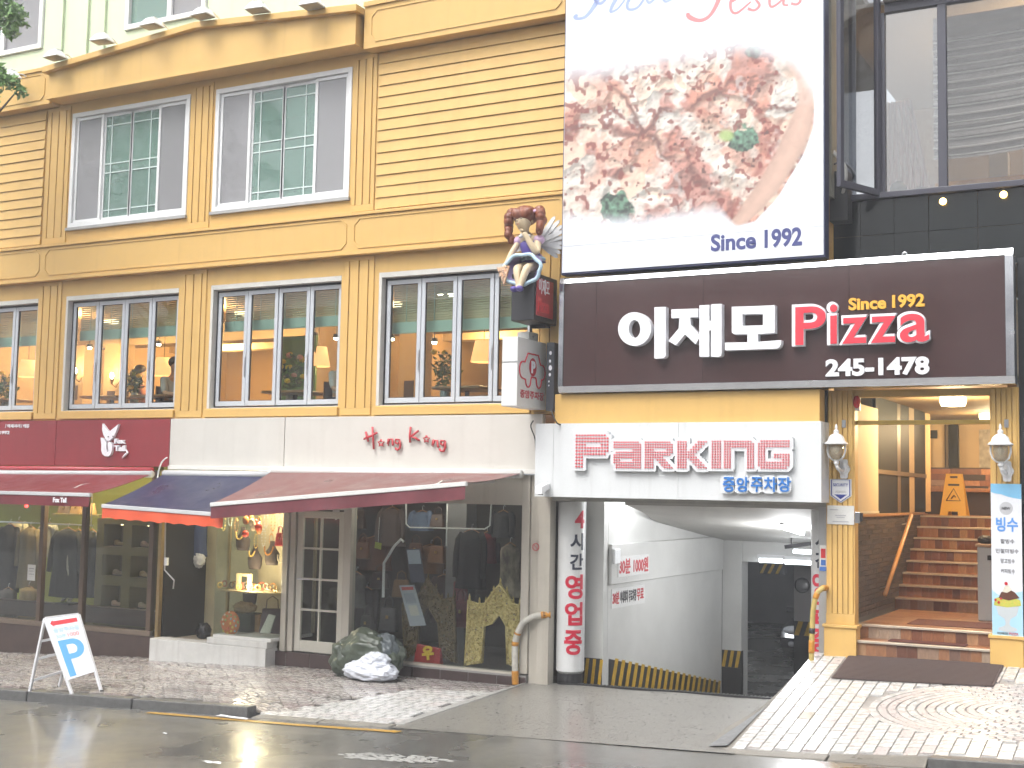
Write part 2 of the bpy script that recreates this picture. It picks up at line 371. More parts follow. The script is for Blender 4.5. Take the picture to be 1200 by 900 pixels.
# right pavement: steep tiled apron in front of the steps
pr_ = struct(G().grid(60, 24, lambda u, v: (-4.05+13*u, -3+3.0*v, ZR(-4.05+13*u, -3+3.0*v)-.010)).build('pavement', mat('pale_mortar_joint', (.33, .32, .31), .5, .4, 6, .3, 90, rvar=.25), smooth=True))
fc = at(1165, 850, -1.72); fcx, fcy = fc.x+.35, -1.62
items = []
def in_fan(x, y): return ((x-fcx)/1.62)**2+((y-fcy)/.96)**2 < 1
c = 0; x = -3.98
while x < 1.2:
    y = -2.97+(.07 if c % 2 else 0)
    while y < -.04:
        if not in_fan(x, y):
            rr = random.random(); m = random.choice(WT)
            if rr < .010: m = random.choice(DT)
            elif rr < .09: m = random.choice(PT)
            items.append((x, y+.068, 0, .1275, .203, m))
        y += .206
    x += .1345; c += 1
k = 0; r = .10
while r < 1.6:
    n = max(5, int(2*pi*r/.16))
    for q in range(n):
        a = 2*pi*(q+.5*(k % 2))/n; x = fcx+r*cos(a); y = fcy+.585*r*sin(a)
        items.append((x, y, math.atan2(.585*cos(a), -sin(a)), 2*pi*r/n*.93-.008, .088*(.60+.40*abs(cos(a)))-.008, random.choice(PT) if k % 4 in (1, 2) else random.choice(WT[1:4])))
    r += .095; k += 1
lay(pr_, 'paver', items, ZR, 295)
for x0, x1 in ((-4.05, -3.1), (-3.08, -2.2)):
    G().hexa([(x0, -3.16, Zr(x0)-.1), (x1, -3.16, Zr(x1)-.1), (x1, -3.0, Zr(x1)-.1), (x0, -3.0, Zr(x0)-.1), (x0, -3.16, Zr(x0)+.008), (x1, -3.16, Zr(x1)+.012), (x1, -3.0, ZR(x1, -3)+.004), (x0, -3.0, ZR(x0, -3)+.004)]).build('edging_stone', M_CONC, pr_, bevel=.008)
for x0, x1 in ((-2.18, -.4), (-.38, 1.4)):
    G().hexa([(x0, -3.18, Zr(x0)-.1), (x1, -3.18, Zr(x1)-.1), (x1, -3.0, Zr(x1)-.1), (x0, -3.0, Zr(x0)-.1), (x0, -3.165, Zr(x0)+.10), (x1, -3.165, Zr(x1)+.11), (x1, -3.0, Zr(x1)+.11), (x0, -3.0, Zr(x0)+.10)]).build('kerb_stone', M_KERB, pr_, bevel=.012)
# concrete skirt that falls from the raised pavement to the driveway
q = G().grid(5, 20, lambda u, v: (-4.05-(.20+.30*(1-v)*v*2.6+.04)*u, -3+3.05*v, (1-u)*(ZR(-4.05, -3+3.05*v)-.004)+u*(ZD(-4.3, -3+3.05*v)-.01)+.03*sin(u*pi)*sin(v*9)*(.3+.7*v)))
q.build('concrete_skirt', mat('rough_wet_concrete', (.27, .255, .225), .5, .4, 4, .8, 50, rvar=.2), pr_, smooth=True)
g0 = atZ(880, 868, -.14)
q = G(); e0 = Vector((-4.06, -2.9, ZR(-4.05, -2.9))); 
q.add([(-4.30, -2.95, ZD(-4.3, -2.95)+.01), (-4.10, -2.95, ZR(-4.05, -2.95)+.012), (-4.08, -1.75, ZR(-4.05, -1.75)-.02), (-4.30, -1.75, ZD(-4.3, -1.75)+.035)], [(0, 1, 2, 3)])
q.build('checker_plate', mat('galvanised_plate', (.36, .37, .38), .4, .25, 12, .3, 60, metal=.6), pr_)
# back ground so nothing is open behind the building
struct(G().add([(-90, 20, -3), (70, 20, -3), (70, 140, -3), (-90, 140, -3)], [(0, 1, 2, 3)]).build('ground', M_CONC))
# ------------------------------------------------------------------ yellow building
bld = thing('yellow_building', 'yellow rendered building with fluted pilasters, siding boards and white windows above shops', 'building', (-12, 0, 0))
W1 = [(-19.76, -17.28), (-16.62, -14.14), (-13.48, -11.0), (-10.34, -7.86)]; Z1a, Z1b = 3.46, 5.38
W2 = [(-16.66, -14.05), (-13.52, -10.91)]; Z2a, Z2b = 6.54, 8.50
g = G(); XL, XR = -21, -1.72
g.box(XL, -3.86, 0, .24, 3.31, Z1a)
xx = XL
for a, b in W1: g.box(xx, a, 0, .24, Z1a, Z1b); xx = b
g.box(xx, -3.86, 0, .24, Z1a, Z1b); g.box(XL, -3.86, 0, .24, Z1b, Z2a); xx = XL
for a, b in W2: g.box(xx, a, 0, .24, Z2a, Z2b); xx = b
g.box(xx, -3.86, 0, .24, Z2a, Z2b); g.box(XL, -3.86, 0, .24, Z2b, 9.2)
g.build('wall', M_YEL, bld)
def pilaster(x0, x1, z0, z1, Y=0.0, n=3):
    q = G(); wg = .020; p = .022; ins = (x1-x0)*.16; k0, k1 = x0+ins, x1-ins; ws = (k1-k0-n*wg)/(n-1) if n > 1 else 0
    q.box(x0, x1, Y-p, Y-.001, z0, z0+.10); q.box(x0, x1, Y-p, Y-.001, z1-.06, z1)
    edges = [x0]+[k for i in range(n) for k in (k0+i*(wg+ws), k0+i*(wg+ws)+wg)]+[x1]
    for i in range(0, len(edges), 2): q.box(edges[i], edges[i+1], Y-p, Y-.001, z0+.10, z1-.06)
    return q.build('pilaster', M_YEL2, bld, bevel=.005)
for a, b in ((-17.24, -16.70), (-14.00, -13.57), (-10.86, -10.46)): pilaster(a, b, 6.30, 8.64)
for a, b in ((-17.24, -16.72), (-14.08, -13.56), (-10.94, -10.42), (-7.80, -7.34)): pilaster(a, b, 3.33, 5.64)
g = G()
for a, b in W1: g.box(a-.02, b+.02, -.05, -.001, 3.325, 3.445)
g.build('sill_band', M_YEL2, bld, bevel=.006)
# siding boards, each one proud at its lower edge
def siding(x0, x1, z0, z1, n):
    h = (z1-z0)/n
    for i in range(n):
        za = z0+i*h; d = random.uniform(-.002, .002)
        G().hexa([(x0, -.040+d, za+.008), (x1, -.040-d, za+.008), (x1, -.002, za+.008), (x0, -.002, za+.008), (x0, -.022+d, za+h), (x1, -.022-d, za+h), (x1, -.002, za+h), (x0, -.002, za+h)]).build('siding_board', M_YEL, bld)
siding(-10.42, -7.36, 6.30, 8.62, 14); siding(-20.9, -17.28, 6.30, 8.62, 14)
B(-7.36, -7.30, -.06, -.001, 6.22, 8.66).build('corner_trim', M_YEL2, bld)
# belt between the storeys with chamfered panel mouldings
g = G().box(XL, -7.22, -.10, -.002, 5.70, 6.22).box(XL, -7.2, -.13, -.002, 6.225, 6.27).box(XL, -7.2, -.14, -.003, 5.645, 5.695)
g.build('belt_course', M_YEL, bld, bevel=.006)
def moulding(x0, x1, z0, z1, Y, c=.09, t=.018):
    P = [(x0+c, z0), (x1-c, z0), (x1, z0+c), (x1, z1-c), (x1-c, z1), (x0+c, z1), (x0, z1-c), (x0, z0+c)]; q = G()
    cx, cz = (x0+x1)/2, (z0+z1)/2
    I = []
    for x, z in P:
        I.append((x-t if x > cx else x+t, z-t if z > cz else z+t))
    n = 8
    vs = [(x, Y-.012, z) for x, z in P]+[(x, Y-.012, z) for x, z in I]+[(x, Y+.004, z) for x, z in P]+[(x, Y+.004, z) for x, z in I]
    fs = []
    for i in range(n):
        j = (i+1) % n; fs += [(i, j, n+j, n+i), (2*n+i, 2*n+j, j, i), (n+i, n+j, 3*n+j, 3*n+i)]
    q.add(vs, fs); return q.build('panel_moulding', M_YEL2, bld)
moulding(XL-1, -17.18, 5.74, 6.19, -.10); moulding(-17.06, -10.86, 5.74, 6.19, -.10); moulding(-10.74, -7.32, 5.74, 6.19, -.10)
# top fascia: pedimented middle, flat wings
g = G().plate([(-16.90, 8.72), (-10.64, 8.72), (-10.64, 9.16), (-13.64, 9.38), (-16.90, 9.14)], -.34, -.003)
g.build('fascia', M_YEL, bld)
g = G()
for (xa, za), (xb, zb) in (((-16.97, 9.13), (-13.64, 9.375)), ((-13.64, 9.375), (-10.57, 9.15))):
    g.hexa([(xa, -.44, za), (xb, -.44, zb), (xb, -.002, zb), (xa, -.002, za), (xa, -.44, za+.10), (xb, -.44, zb+.10), (xb, -.002, zb+.10), (xa, -.002, za+.10)])
g.box(-16.92, -10.62, -.37, -.004, 8.68, 8.715)
g.build('cornice', M_YEL2, bld, bevel=.006)
B(XL, -16.98, -.24, -.003, 8.66, 9.24).box(XL, -16.98, -.27, -.003, 9.245, 9.30).build('fascia', M_YEL, bld)
B(-10.56, -3.9, -.24, -.003, 8.64, 9.26).box(-10.56, -3.9, -.27, -.003, 9.265, 9.33).build('fascia', M_YEL, bld)
moulding(XL-1, -17.10, 8.74, 9.20, -.24); moulding(-10.44, -7.36, 8.72, 9.2, -.24)
B(XL, -3.9, .26, 6, 9.05, 9.15).build('roof', M_CONC, bld)
# ---- second-floor windows
def win2(x0, x1, kind):
    f = G(); t = .075; Y0, Y1 = -.02, .12
    f.box(x0, x1, Y0, Y1, Z2a, Z2a+t).box(x0, x1, Y0, Y1, Z2b-t, Z2b).box(x0, x0+t, Y0, Y1, Z2a+t, Z2b-t).box(x1-t, x1, Y0, Y1, Z2a+t, Z2b-t)
    wd = f.build('window', M_WHT, bld, bevel=.006)
    B(x0-.02, x1+.02, -.05, -.003, Z2a-.05, Z2a-.004).build('window_sill', mat('grey_sill', (.42, .42, .42), .5, .2, 8), wd)
    n = 4; a, b = x0+t+.004, x1-t-.004; w_ = (b-a)/n
    for i in range(n):
        p0, p1 = a+i*w_, a+(i+1)*w_; side = i in (0, 3); Yc = .02 if side else .055; s = .05
        ov = .02; p0 -= ov if (i and not side) else 0; p1 += ov if (i < 3 and not side) else 0
        za, zb = Z2a+t+.004, Z2b-t-.004
        G().box(p0, p1, Yc, Yc+.035, za, za+s).box(p0, p1, Yc, Yc+.035, zb-s, zb).box(p0, p0+s, Yc, Yc+.035, za+s, zb-s).box(p1-s, p1, Yc, Yc+.035, za+s, zb-s).build('sash', M_WHT, wd, bevel=.004)
        B(p0+s, p1-s, Yc+.014, Yc+.02, za+s, zb-s).build('pane', M_GLS if side else M_GLG, wd)
        if side and kind == 'B': continue
        mu = mat('muntin_white', (.62, .72, .70), .4) if not side else mat('muntin_behind_screen', (.46, .47, .48), .5)
        vx = p0+s+(.13 if i < 2 else (w_-2*s)-.13)
        ys_ = (Yc+.004, Yc+.012) if not side else (Yc+.022, Yc+.03)
        B(vx-.009, vx+.009, *ys_, za+s, zb-s).build('muntin', mu, wd)
        for fz in (.09, .47, .56, .93):
            zc = zb-s-(zb-za-2*s)*fz; B(p0+s, p1-s, ys_[0]+.001, ys_[1]+.001, zc-.009, zc+.009).build('muntin', mu, wd)
    return wd
wa, wb = win2(*W2[0], 'A'), win2(*W2[1], 'B')
# blinds inside the second-floor windows
M_BLG = mat('sage_blind', (.30, .36, .29), .7, .15, 3)
for x0, x1, zl, wd in ((-16.2, -14.5, 7.62, wa), (-13.4, -11.0, 8.05, wb)):
    z = 8.4; q = G()
    while z > zl: q.hexa([(x0, .30, z-.10), (x1, .30, z-.10), (x1, .315, z-.10), (x0, .315, z-.10), (x0, .27, z), (x1, .27, z), (x1, .285, z), (x0, .285, z)]); z -= .105
    q.build('blind', M_BLG, wd)
room = mat('dim_room_wall', (.34, .32, .29), .8, .1, 2)
g = G().box(XL, -7.5, 4.0, 4.1, 6.3, 9.0).box(XL, -7.5, .25, 4, 6.28, 6.4).box(-21, -20.9, .25, 4, 6.4, 9).box(-7.6, -7.5, .25, 4, 6.4, 9).box(-13.95, -13.6, .25, 3.9, 6.4, 9)
g.build('interior_wall', room, bld)
# ---- first-floor restaurant windows: four folding leaves each
def win1(x0, x1, i):
    q = G(); t = .05
    q.box(x0, x0+t, -.002, .20, Z1a, Z1b).box(x0+t, x1-.002, -.002, .20, Z1b-.075, Z1b).box(x0+t, x1-.002, .03, .20, Z1a, Z1a+.012)
    fr = q.build('window', M_REV, bld, bevel=.004)
    a, b, za, zb = x0+t+.015, x1-.012, Z1a+.016, Z1b-.085
    G().box(a-.012, b, .10, .19, za-.003, za+.022).box(a-.012, b, .10, .19, zb-.022, zb+.006).box(a-.012, a+.016, .10, .19, za+.02, zb-.02).box(b-.022, b-.001, .10, .19, za+.02, zb-.02).build('track', M_RUB, fr)
    a += .018; b -= .024; za += .026; zb -= .026; w_ = (b-a)/4; s = .062
    for k in range(4):
        p0, p1 = a+k*w_+.006, a+(k+1)*w_-.006; yj = random.uniform(-.006, .006); Y0, Y1 = .085+yj, .135+yj
        G().box(p0, p1, Y0, Y1, za, za+s+.01).box(p0, p1, Y0, Y1, zb-s, zb).box(p0, p0+s, Y0, Y1, za+s+.01, zb-s).box(p1-s, p1, Y0, Y1, za+s+.01, zb-s).build('leaf_frame', M_GREYF, fr, bevel=.005)
        G().box(p0+s-.004, p1-s+.004, Y0+.012, Y0+.032, za+s+.006, za+s+.018).box(p0+s-.004, p1-s+.004, Y0+.012, Y0+.032, zb-s-.008, zb-s+.004).box(p0+s-.004, p0+s+.008, Y0+.012, Y0+.032, za+s+.018, zb-s-.008).box(p1-s-.008, p1-s+.004, Y0+.012, Y0+.032, za+s+.018, zb-s-.008).build('gasket', M_RUB, fr)
        B(p0+s, p1-s, Y0+.02, Y0+.026, za+s+.012, zb-s-.002).build('pane', M_GL, fr)
        if k in (0, 2): G().tube([(p1-.012, Y0-.008, za+.45), (p1-.012, Y0-.008, za+.75)], .008, 6).build('handle', M_ALU, fr)
    # venetian blind: slats one above the other, bottom rail
    zl = (4.62, 4.66, 4.68, 4.52)[i]
    q = G(); z = zb-.03
    while z > zl+.16:
        q.add([(a, .255, z-.016), (b, .255, z-.016), (b, .275, z+.016), (a, .275, z+.016)], [(0, 1, 2, 3)]); z -= .034
    q.build('blind', mat('wooden_slat_blind', (.40, .39, .25), .5, .15, 4), fr)
    B(a, b, .25, .29, zl, zl+.16).build('blind_valance', mat('mint_valance', (.36, .46, .39), .7, .1, 3), fr)
    for k in range(5):
        xk = a+(b-a)*(k+.5)/5; B(xk-.006, xk+.006, .246, .250, zl+.16, zb-.02).build('blind_tape', mat('blind_tape', (.28, .40, .34), .7), fr)
    return fr
wins1 = [win1(a, b, i) for i, (a, b) in enumerate(W1)]
# ---- restaurant interior
M_RW = mat('warm_plaster', (.46, .33, .20), .7, .15, 1.5)
M_RC = mat('restaurant_ceiling', (.34, .23, .13), .7, .1, 2)
RY = 9.0
B(XL, -7.45, RY, RY+.1, 3.0, 5.75).box(-21, -20.9, .25, RY, 3.0, 5.75).box(-7.45, -7.35, .25, RY, 3.0, 5.75).build('interior_wall', M_RW, bld)
B(XL, -7.35, .25, RY, 5.52, 5.64).build('interior_ceiling', M_RC, bld)
B(XL, -7.35, 4.6, 4.9, 5.25, 5.515).box(XL, -7.46, 4.5, 5.0, 5.16, 5.25).box(XL, -7.46, 7.0, 7.3, 5.3, 5.515).build('ceiling_beam', mat('ceiling_moulding', (.56, .47, .35), .6), bld)
B(XL, -7.35, .25, RY, 2.95, 3.05).build('interior_floor', mat('dark_wood_floor', (.10, .06, .035), .4, .3, 3), bld)
B(-20.85, -14.6, RY-.04, RY-.003, 3.05, 4.0).build('wainscot', mat('honey_wood', (.42, .26, .10), .45, .3, 5, stretch=(1, 1, 8)), bld)
B(-13.62, -13.52, 2.6, RY-.05, 3.05, 5.51).build('partition', M_RW, bld)
for px_a, py_a in ((88, 438), (131, 444), (26, 428), (345, 430), (480, 430)):
    pa = at(px_a, py_a, 4.12); B(pa.x-.24, pa.x+.24, 4.12, 4.5, 3.06, 5.159).build('column', mat('plaster_column', (.54, .40, .25), .6, .1, 2), bld, bevel=.01); B(pa.x-.10, pa.x+.10, 4.10, 4.119, pa.z-.55, pa.z-.25).build('picture_frame', mat('dark_frame', (.06, .035, .02), .4), bld)
B(-10.5, -7.46, RY-4.5, RY-4.0, 3.06, 3.95).build('counter', mat('dark_counter', (.12, .08, .06), .4), bld)
# green painted panel seen through the third window
B(-13.42, -12.6, 1.55, 1.6, 3.06, 4.75).build('screen_panel', mat('lime_panel', (.16, .36, .10), .5, .2, 2), bld)
WARM = (1, .66, .32)
M_SHADE = mat('glowing_lampshade', (.75, .50, .32), .7, emit=(1, .40, .15), estr=1.0)
M_BULB = mat('warm_bulb', (1, .9, .7), .4, emit=(1, .78, .5), estr=30.)
M_SPOT = mat('ceiling_spot', (1, 1, 1), .4, emit=(1, .86, .66), estr=20.)
def plight(parent, loc, e, r=.12, col=WARM):
    L = bpy.data.lights.new('lamp_or_fill_light', 'POINT'); L.energy = e; L.shadow_soft_size = r; L.color = col
    o = bpy.data.objects.new('lamp_or_fill_light', L); COL.objects.link(o); o.parent = parent; o.location = Vector(loc)-OFF[parent.name]; return o
def pendant(x, y, Y, label):
    p = at(x, y, Y); t = thing('pendant_lamp', label, 'lamp', (p.x, p.y, p.z), 'pendant lamps in the first-floor restaurant')
    G().lathe([(.20, -.16), (.135, .16), (.128, .16), (.193, -.16)], p, 24).build('lamp_shade', M_SHADE, t, smooth=True)
    G().tube([p+Vector((0, 0, .16)), (p.x, p.y, 5.51)], .006, 6).build('cord', M_BLK, t)
    G().ell(p+Vector((0, 0, -.02)), .045, 10, 6).build('bulb', M_BULB, t)
    plight(t, p+Vector((0, 0, -.22)), 26); return t
pendant(192, 430, 1.7, 'glowing pleated pendant lamp behind the window above the red fascia')
pendant(373, 418, 1.7, 'glowing orange pendant lamp beside the yellow flowers upstairs')
pendant(567, 412, 1.5, 'glowing pendant lamp in the window next to the fairy figure')
pendant(33, 432, 1.7, 'glowing pendant lamp at the far left first-floor window')
def sconce(x, y, Y, label):
    p = at(x, y, Y); t = thing('wall_sconce', label, 'lamp', (p.x, p.y, p.z), 'candle sconces in the restaurant')
    G().ell(p+Vector((0, 0, .06)), (.035, .035, .075), 10, 8).build('bulb', M_BULB, t, smooth=True)
    G().lathe([(.03, -.02), (.05, 0), (.04, -.03), (.015, -.12)], p, 10).build('holder', mat('brass', (.5, .32, .1), .35, metal=1), t)
    G().tube([p+Vector((0, 0, -.1)), p+Vector((0, .12, -.16)), (p.x, p.y+.2, p.z-.05)], .012, 6).build('arm', mat('brass', (.5, .32, .1), .35, metal=1), t)
    plight(t, p+Vector((0, -.05, .16)), 9, .05)
sconce(88, 438, 3.9, 'lit candle sconce at the left of the window above the fox sign'); sconce(131, 444, 3.9, 'lit candle sconce in the middle of the window above the fox sign'); sconce(26, 428, 3.9, 'lit candle sconce in the leftmost first-floor window')
for i, (x, y, Y) in enumerate([(105, 409, 2.0), (186, 405, 2.0), (369, 396, 2.0), (394, 398, 2.0), (472, 390, 1.8), (459, 399, 1.8), (527, 388, 1.8), (509, 403, 1.8), (516, 347, 1.2), (528, 347, 1.2)]):
    p = at(x, y, Y); t = thing('ceiling_spotlight', 'ceiling spotlight in the restaurant, '+('left in the fox sign window', 'right in the fox sign window', 'middle window, left one', 'middle window, right one', 'fairy side window, upper left', 'fairy side window, lower left', 'fairy side window, centre high', 'fairy side window, centre low', 'fairy side window, left of the top pair', 'fairy side window, right of the top pair')[i], 'lamp', p, 'ceiling spotlights in the restaurant')
    G().lathe([(.035, 0), (.035, .02), (.045, .05), (.045, .09)], p, 12).build('bulb', M_SPOT, t)
    G().lathe([(.05, .09), (.055, .04), (.05, .03), (.036, .085)], p, 12).build('housing', M_BLK, t)
    if p.z+.09 < 5.5: G().tube([p+Vector((0, 0, .09)), (p.x, p.y, 5.515)], .008, 6).build('stem', M_BLK, t)
# warm ceiling lights added in each bay to brighten the room
for i, x in enumerate((-19, -15.6, -12.3, -9.2)):
    t = thing('room_ceiling_light', 'added round ceiling light brightening the restaurant, bay %s' % ('far left', 'above the fox sign', 'above the cream panel', 'beside the fairy')[i], 'lamp', (x, 3.3, 5.5))
    G().lathe([(.16, -.06), (.17, -.02), (.17, .0)], (x, 3.3, 5.51), 20).build('diffuser', mat('lamp_diffuser', (1, .9, .75), .5, emit=(1, .75, .45), estr=4), t)
    plight(t, (x, 2.6, 5.25), (150, 165, 44, 34)[i], .2, (1, .54, .2)); plight(t, (x, 6.6, 5.2), (180, 200, 80, 66)[i], .2, (1, .54, .2))
# ------------------------------------------------------------------ things seen inside the upper windows
M_LEAF = [mat('leaf_%d' % i, c, .5) for i, c in enumerate([(.05, .11, .02), (.09, .16, .03), (.03, .07, .02)])]
def leaf_cloud(n, c, r, size, seed, flat=False):
    R = random.Random(seed); q = G()
    for i in range(n):
        d = Vector((R.gauss(0, 1), R.gauss(0, 1), R.gauss(0, 1))).normalized()*(R.random()**.4)
        p = Vector(c)+Vector((d.x*r[0], d.y*r[1], d.z*r[2])); q.cur = R.randrange(3)
        a = Vector((R.gauss(0, 1), R.gauss(0, 1), R.gauss(0, .7))).normalized(); b = a.cross(Vector((R.gauss(0, 1), R.gauss(0, 1), R.gauss(0, 1)))).normalized(); s = size*R.uniform(.6, 1.3)
        q.add([p-a*s, p-b*s*.42+a*s*.1, p+a*s, p+b*s*.42+a*s*.1], [(0, 1, 2), (0, 2, 3)])
    return q
def bouquet(x, y, Y, h, label, flowers, seed):
    p = at(x, y, Y); t = thing('potted_plant', label, 'plant', p)
    G().lathe([(.05, 0), (.075, .03), (.07, .16), (.06, .2), (.052, .2)], p, 14).build('vase', mat('pale_blue_vase', (.35, .45, .5), .3), t, smooth=True)
    leaf_cloud(170, p+Vector((0, 0, .2+h*.45)), (h*.42, h*.3, h*.48), .055, seed).build('foliage', M_LEAF, t)
    q = G(); R = random.Random(seed)
    for k in range(8): q.tube([p+Vector((0, 0, .12)), p+Vector((R.uniform(-.3, .3)*h, R.uniform(-.2, .2)*h, .2+h*R.uniform(.4, .9)))], .005, 4)
    q.build('stem', M_LEAF[1], t)
    for i, (col, n) in enumerate(flowers):
        for k in range(n):
            c = p+Vector((R.uniform(-.4, .4)*h, R.uniform(-.3, .1)*h, .2+h*R.uniform(.2, .95))); G().ell(c, (.05, .05, .04), 7, 5).build('flower', mat('flower_'+col, {'yellow': (.7, .5, .03), 'pink': (.7, .35, .25), 'white': (.7, .65, .55)}[col], .6), t)
bouquet(157, 474, 1.1, .42, 'leafy plant with yellow flowers in the window above the fox sign', [('yellow', 5), ('white', 3)], 1)
bouquet(340, 472, .9, .62, 'tall vase of yellow and pink flowers in the middle restaurant window', [('yellow', 9), ('pink', 5)], 2)
bouquet(521, 470, .9, .60, 'bushy green potted plant in the window beside the fairy figure', [('yellow', 3)], 3)
bouquet(8, 480, 1.0, .5, 'plant with yellow flowers in the leftmost restaurant window', [('yellow', 6)], 4)
bouquet(138, 228, .8, .45, 'dark leafy plant with a white bloom in the left second-floor window', [('white', 3)], 5)
def skin_body(name, J, E, parent, m, sub=2):
    # J: joint -> (pos, radius); E: edges; one continuous skinned surface
    ks = list(J); me = bpy.data.meshes.new(name); me.from_pydata([J[k][0] for k in ks], [(ks.index(a), ks.index(b)) for a, b in E], [])
    o = bpy.data.objects.new(name, me); COL.objects.link(o)
    s = o.modifiers.new('skin', 'SKIN'); s.use_smooth_shade = True
    u = o.modifiers.new('sub', 'SUBSURF'); u.levels = sub; u.render_levels = sub
    for i, k in enumerate(ks):
        r = J[k][1]; r = (r, r) if isinstance(r, (int, float)) else r; me.skin_vertices[0].data[i].radius = r
    me.skin_vertices[0].data[0].use_root = True
    dg = bpy.context.evaluated_depsgraph_get(); m2 = bpy.data.meshes.new_from_object(o.evaluated_get(dg)); bpy.data.objects.remove(o)
    m2.materials.clear(); m2.materials.append(m); o = bpy.data.objects.new(name, m2); COL.objects.link(o); o.parent = parent; OFF[o.name] = Vector((0, 0, 0))
    m2.polygons.foreach_set('use_smooth', [True]*len(m2.polygons))
    return o
M_SKIN = mat('skin', (.50, .30, .20), .55); M_HAIRB = mat('black_hair', (.012, .01, .009), .45)
def sitter(loc, rot, label, shirt, trouser=(.05, .05, .07), hair_long=False, lean=0.):
    # seated figure, local origin at the seat centre; faces local -Y
    t = thing('person', label, 'person', loc, local=True, rotz=rot)
    V = Vector; l = lean
    T = {'pel': (V((0, 0, .10)), (.16, .12)), 'abd': (V((0, -l*.3, .28)), (.145, .11)), 'che': (V((0, -l*.7, .45)), (.165, .115)), 'nk0': (V((0, -l, .58)), (.075, .07)), 'nk': (V((0, -l-.01, .64)), .052),
         'hd0': (V((0, -l-.03, .70)), (.072, .082)), 'hd1': (V((0, -l-.035, .78)), (.082, .098)), 'hd2': (V((0, -l-.02, .86)), (.066, .08))}
    E = [('pel', 'abd'), ('abd', 'che'), ('che', 'nk0'), ('nk0', 'nk'), ('nk', 'hd0'), ('hd0', 'hd1'), ('hd1', 'hd2')]
    for s, n in ((-1, 'l'), (1, 'r')):
        T['sh'+n] = (V((s*.19, -l, .52)), .06); T['el'+n] = (V((s*.23, -.12-l, .28)), .045); T['wr'+n] = (V((s*.12, -.34-l, .26)), .032); T['ha'+n] = (V((s*.08, -.43-l, .27)), .03)
        T['hp'+n] = (V((s*.09, -.05, .06)), .09); T['kn'+n] = (V((s*.11, -.45, .06)), .065); T['an'+n] = (V((s*.11, -.46, -.36)), .042); T['to'+n] = (V((s*.11, -.60, -.41)), .035)
        E += [('che', 'sh'+n), ('sh'+n, 'el'+n), ('el'+n, 'wr'+n), ('wr'+n, 'ha'+n), ('pel', 'hp'+n), ('hp'+n, 'kn'+n), ('kn'+n, 'an'+n), ('an'+n, 'to'+n)]
    b = skin_body('body', T, E, t, M_SKIN)
    q = G().ell((0, -l-.125, .775), (.014, .02, .02), 8, 6); q.build('nose', M_SKIN, t, smooth=True)
    S = {k: (p, (r if isinstance(r, float) else r[0]) + .014) for k, (p, r) in T.items() if k in ('abd', 'che', 'shl', 'ell', 'shr', 'elr', 'pel')}
    S = {k: (T[k][0], tuple(np.array(T[k][1] if isinstance(T[k][1], tuple) else (T[k][1],)*2)+.016)) for k in ('pel', 'abd', 'che', 'shl', 'ell', 'shr', 'elr')}
    skin_body('shirt', S, [('pel', 'abd'), ('abd', 'che'), ('che', 'shl'), ('shl', 'ell'), ('che', 'shr'), ('shr', 'elr')], t, mat('shirt_%d' % int(1000*sum(shirt)), shirt, .8, .15, 6))
    P = {k: (T[k][0]+V((0, 0, 0)), tuple(np.array(T[k][1] if isinstance(T[k][1], tuple) else (T[k][1],)*2)+.012)) for k in ('pel', 'hpl', 'knl', 'anl', 'hpr', 'knr', 'anr')}
    skin_body('trousers', P, [('pel', 'hpl'), ('hpl', 'knl'), ('knl', 'anl'), ('pel', 'hpr'), ('hpr', 'knr'), ('knr', 'anr')], t, mat('dark_trousers', trouser, .8))
    q = G().ell((0, -l+.002, .83), (.10, .112, .095), 16, 10)
    if hair_long: q.ell((0, -l+.06, .72), (.10, .065, .17), 14, 8)
    q.build('hair', M_HAIRB, t, smooth=True); return t
def chair_in(loc, rot, label):
    t = thing('dining_chair', label, 'chair', loc, local=True, rotz=rot, group='restaurant dining chairs'); m = mat('dark_chair_wood', (.07, .04, .025), .45)
    B(-.21, .21, -.2, .2, -.035, -.005).build('seat', m, t, local=True); B(-.2, .2, .19, .22, .1, .42).build('backrest', m, t, local=True)
    for sx in (-1, 1):
        for sy in (-1, 1): B(sx*.18-.02, sx*.18+.02, sy*.17-.02, sy*.17+.02, -.45, -.037 if sy < 0 else .12).build('leg', m, t, local=True)
for (x, y, Y, rot, lab, sh, lg) in [(164, 442, 1.9, 2.4, 'dark haired diner behind the plant in the window above the fox sign', (.30, .12, .08), True), (203, 458, 1.0, 1.3, 'diner in a pale grey shirt at the right of the window above the fox sign', (.42, .45, .48), False),
                                  (401, 458, 1.0, 1.2, 'diner in a pale shirt at the right edge of the middle restaurant window', (.45, .46, .46), False)]:
    p = at(x, y, Y); loc = (p.x, Y, 3.50); sitter(loc, rot, lab, sh, hair_long=lg); chair_in((p.x, Y, 3.50), rot, 'dark wooden chair under the '+' '.join(lab.split()[:10]))
def rtable(x, Y, label):
    t = thing('dining_table', label, 'table', (x, Y, 3.05)); m = mat('table_wood', (.30, .17, .08), .35, .2, 4)
    G().box(x-.4, x+.4, Y-.35, Y+.35, 3.72, 3.76).build('table_top', m, t, bevel=.01); G().lathe([(.22, 0), (.2, .03), (.04, .06), (.035, .66)], (x, Y, 3.05), 14).build('pedestal', M_BLK, t)
for x, Y, l in ((-16.4, .9, 'left of the fox sign window'), (-15.3, .95, 'behind the fox sign window'), (-12.4, .8, 'holding the tall flower vase'), (-9.3, .8, 'holding the bushy plant'), (-19.1, .9, 'in the leftmost window')): rtable(x, Y, 'wooden dining table in the restaurant, '+l)
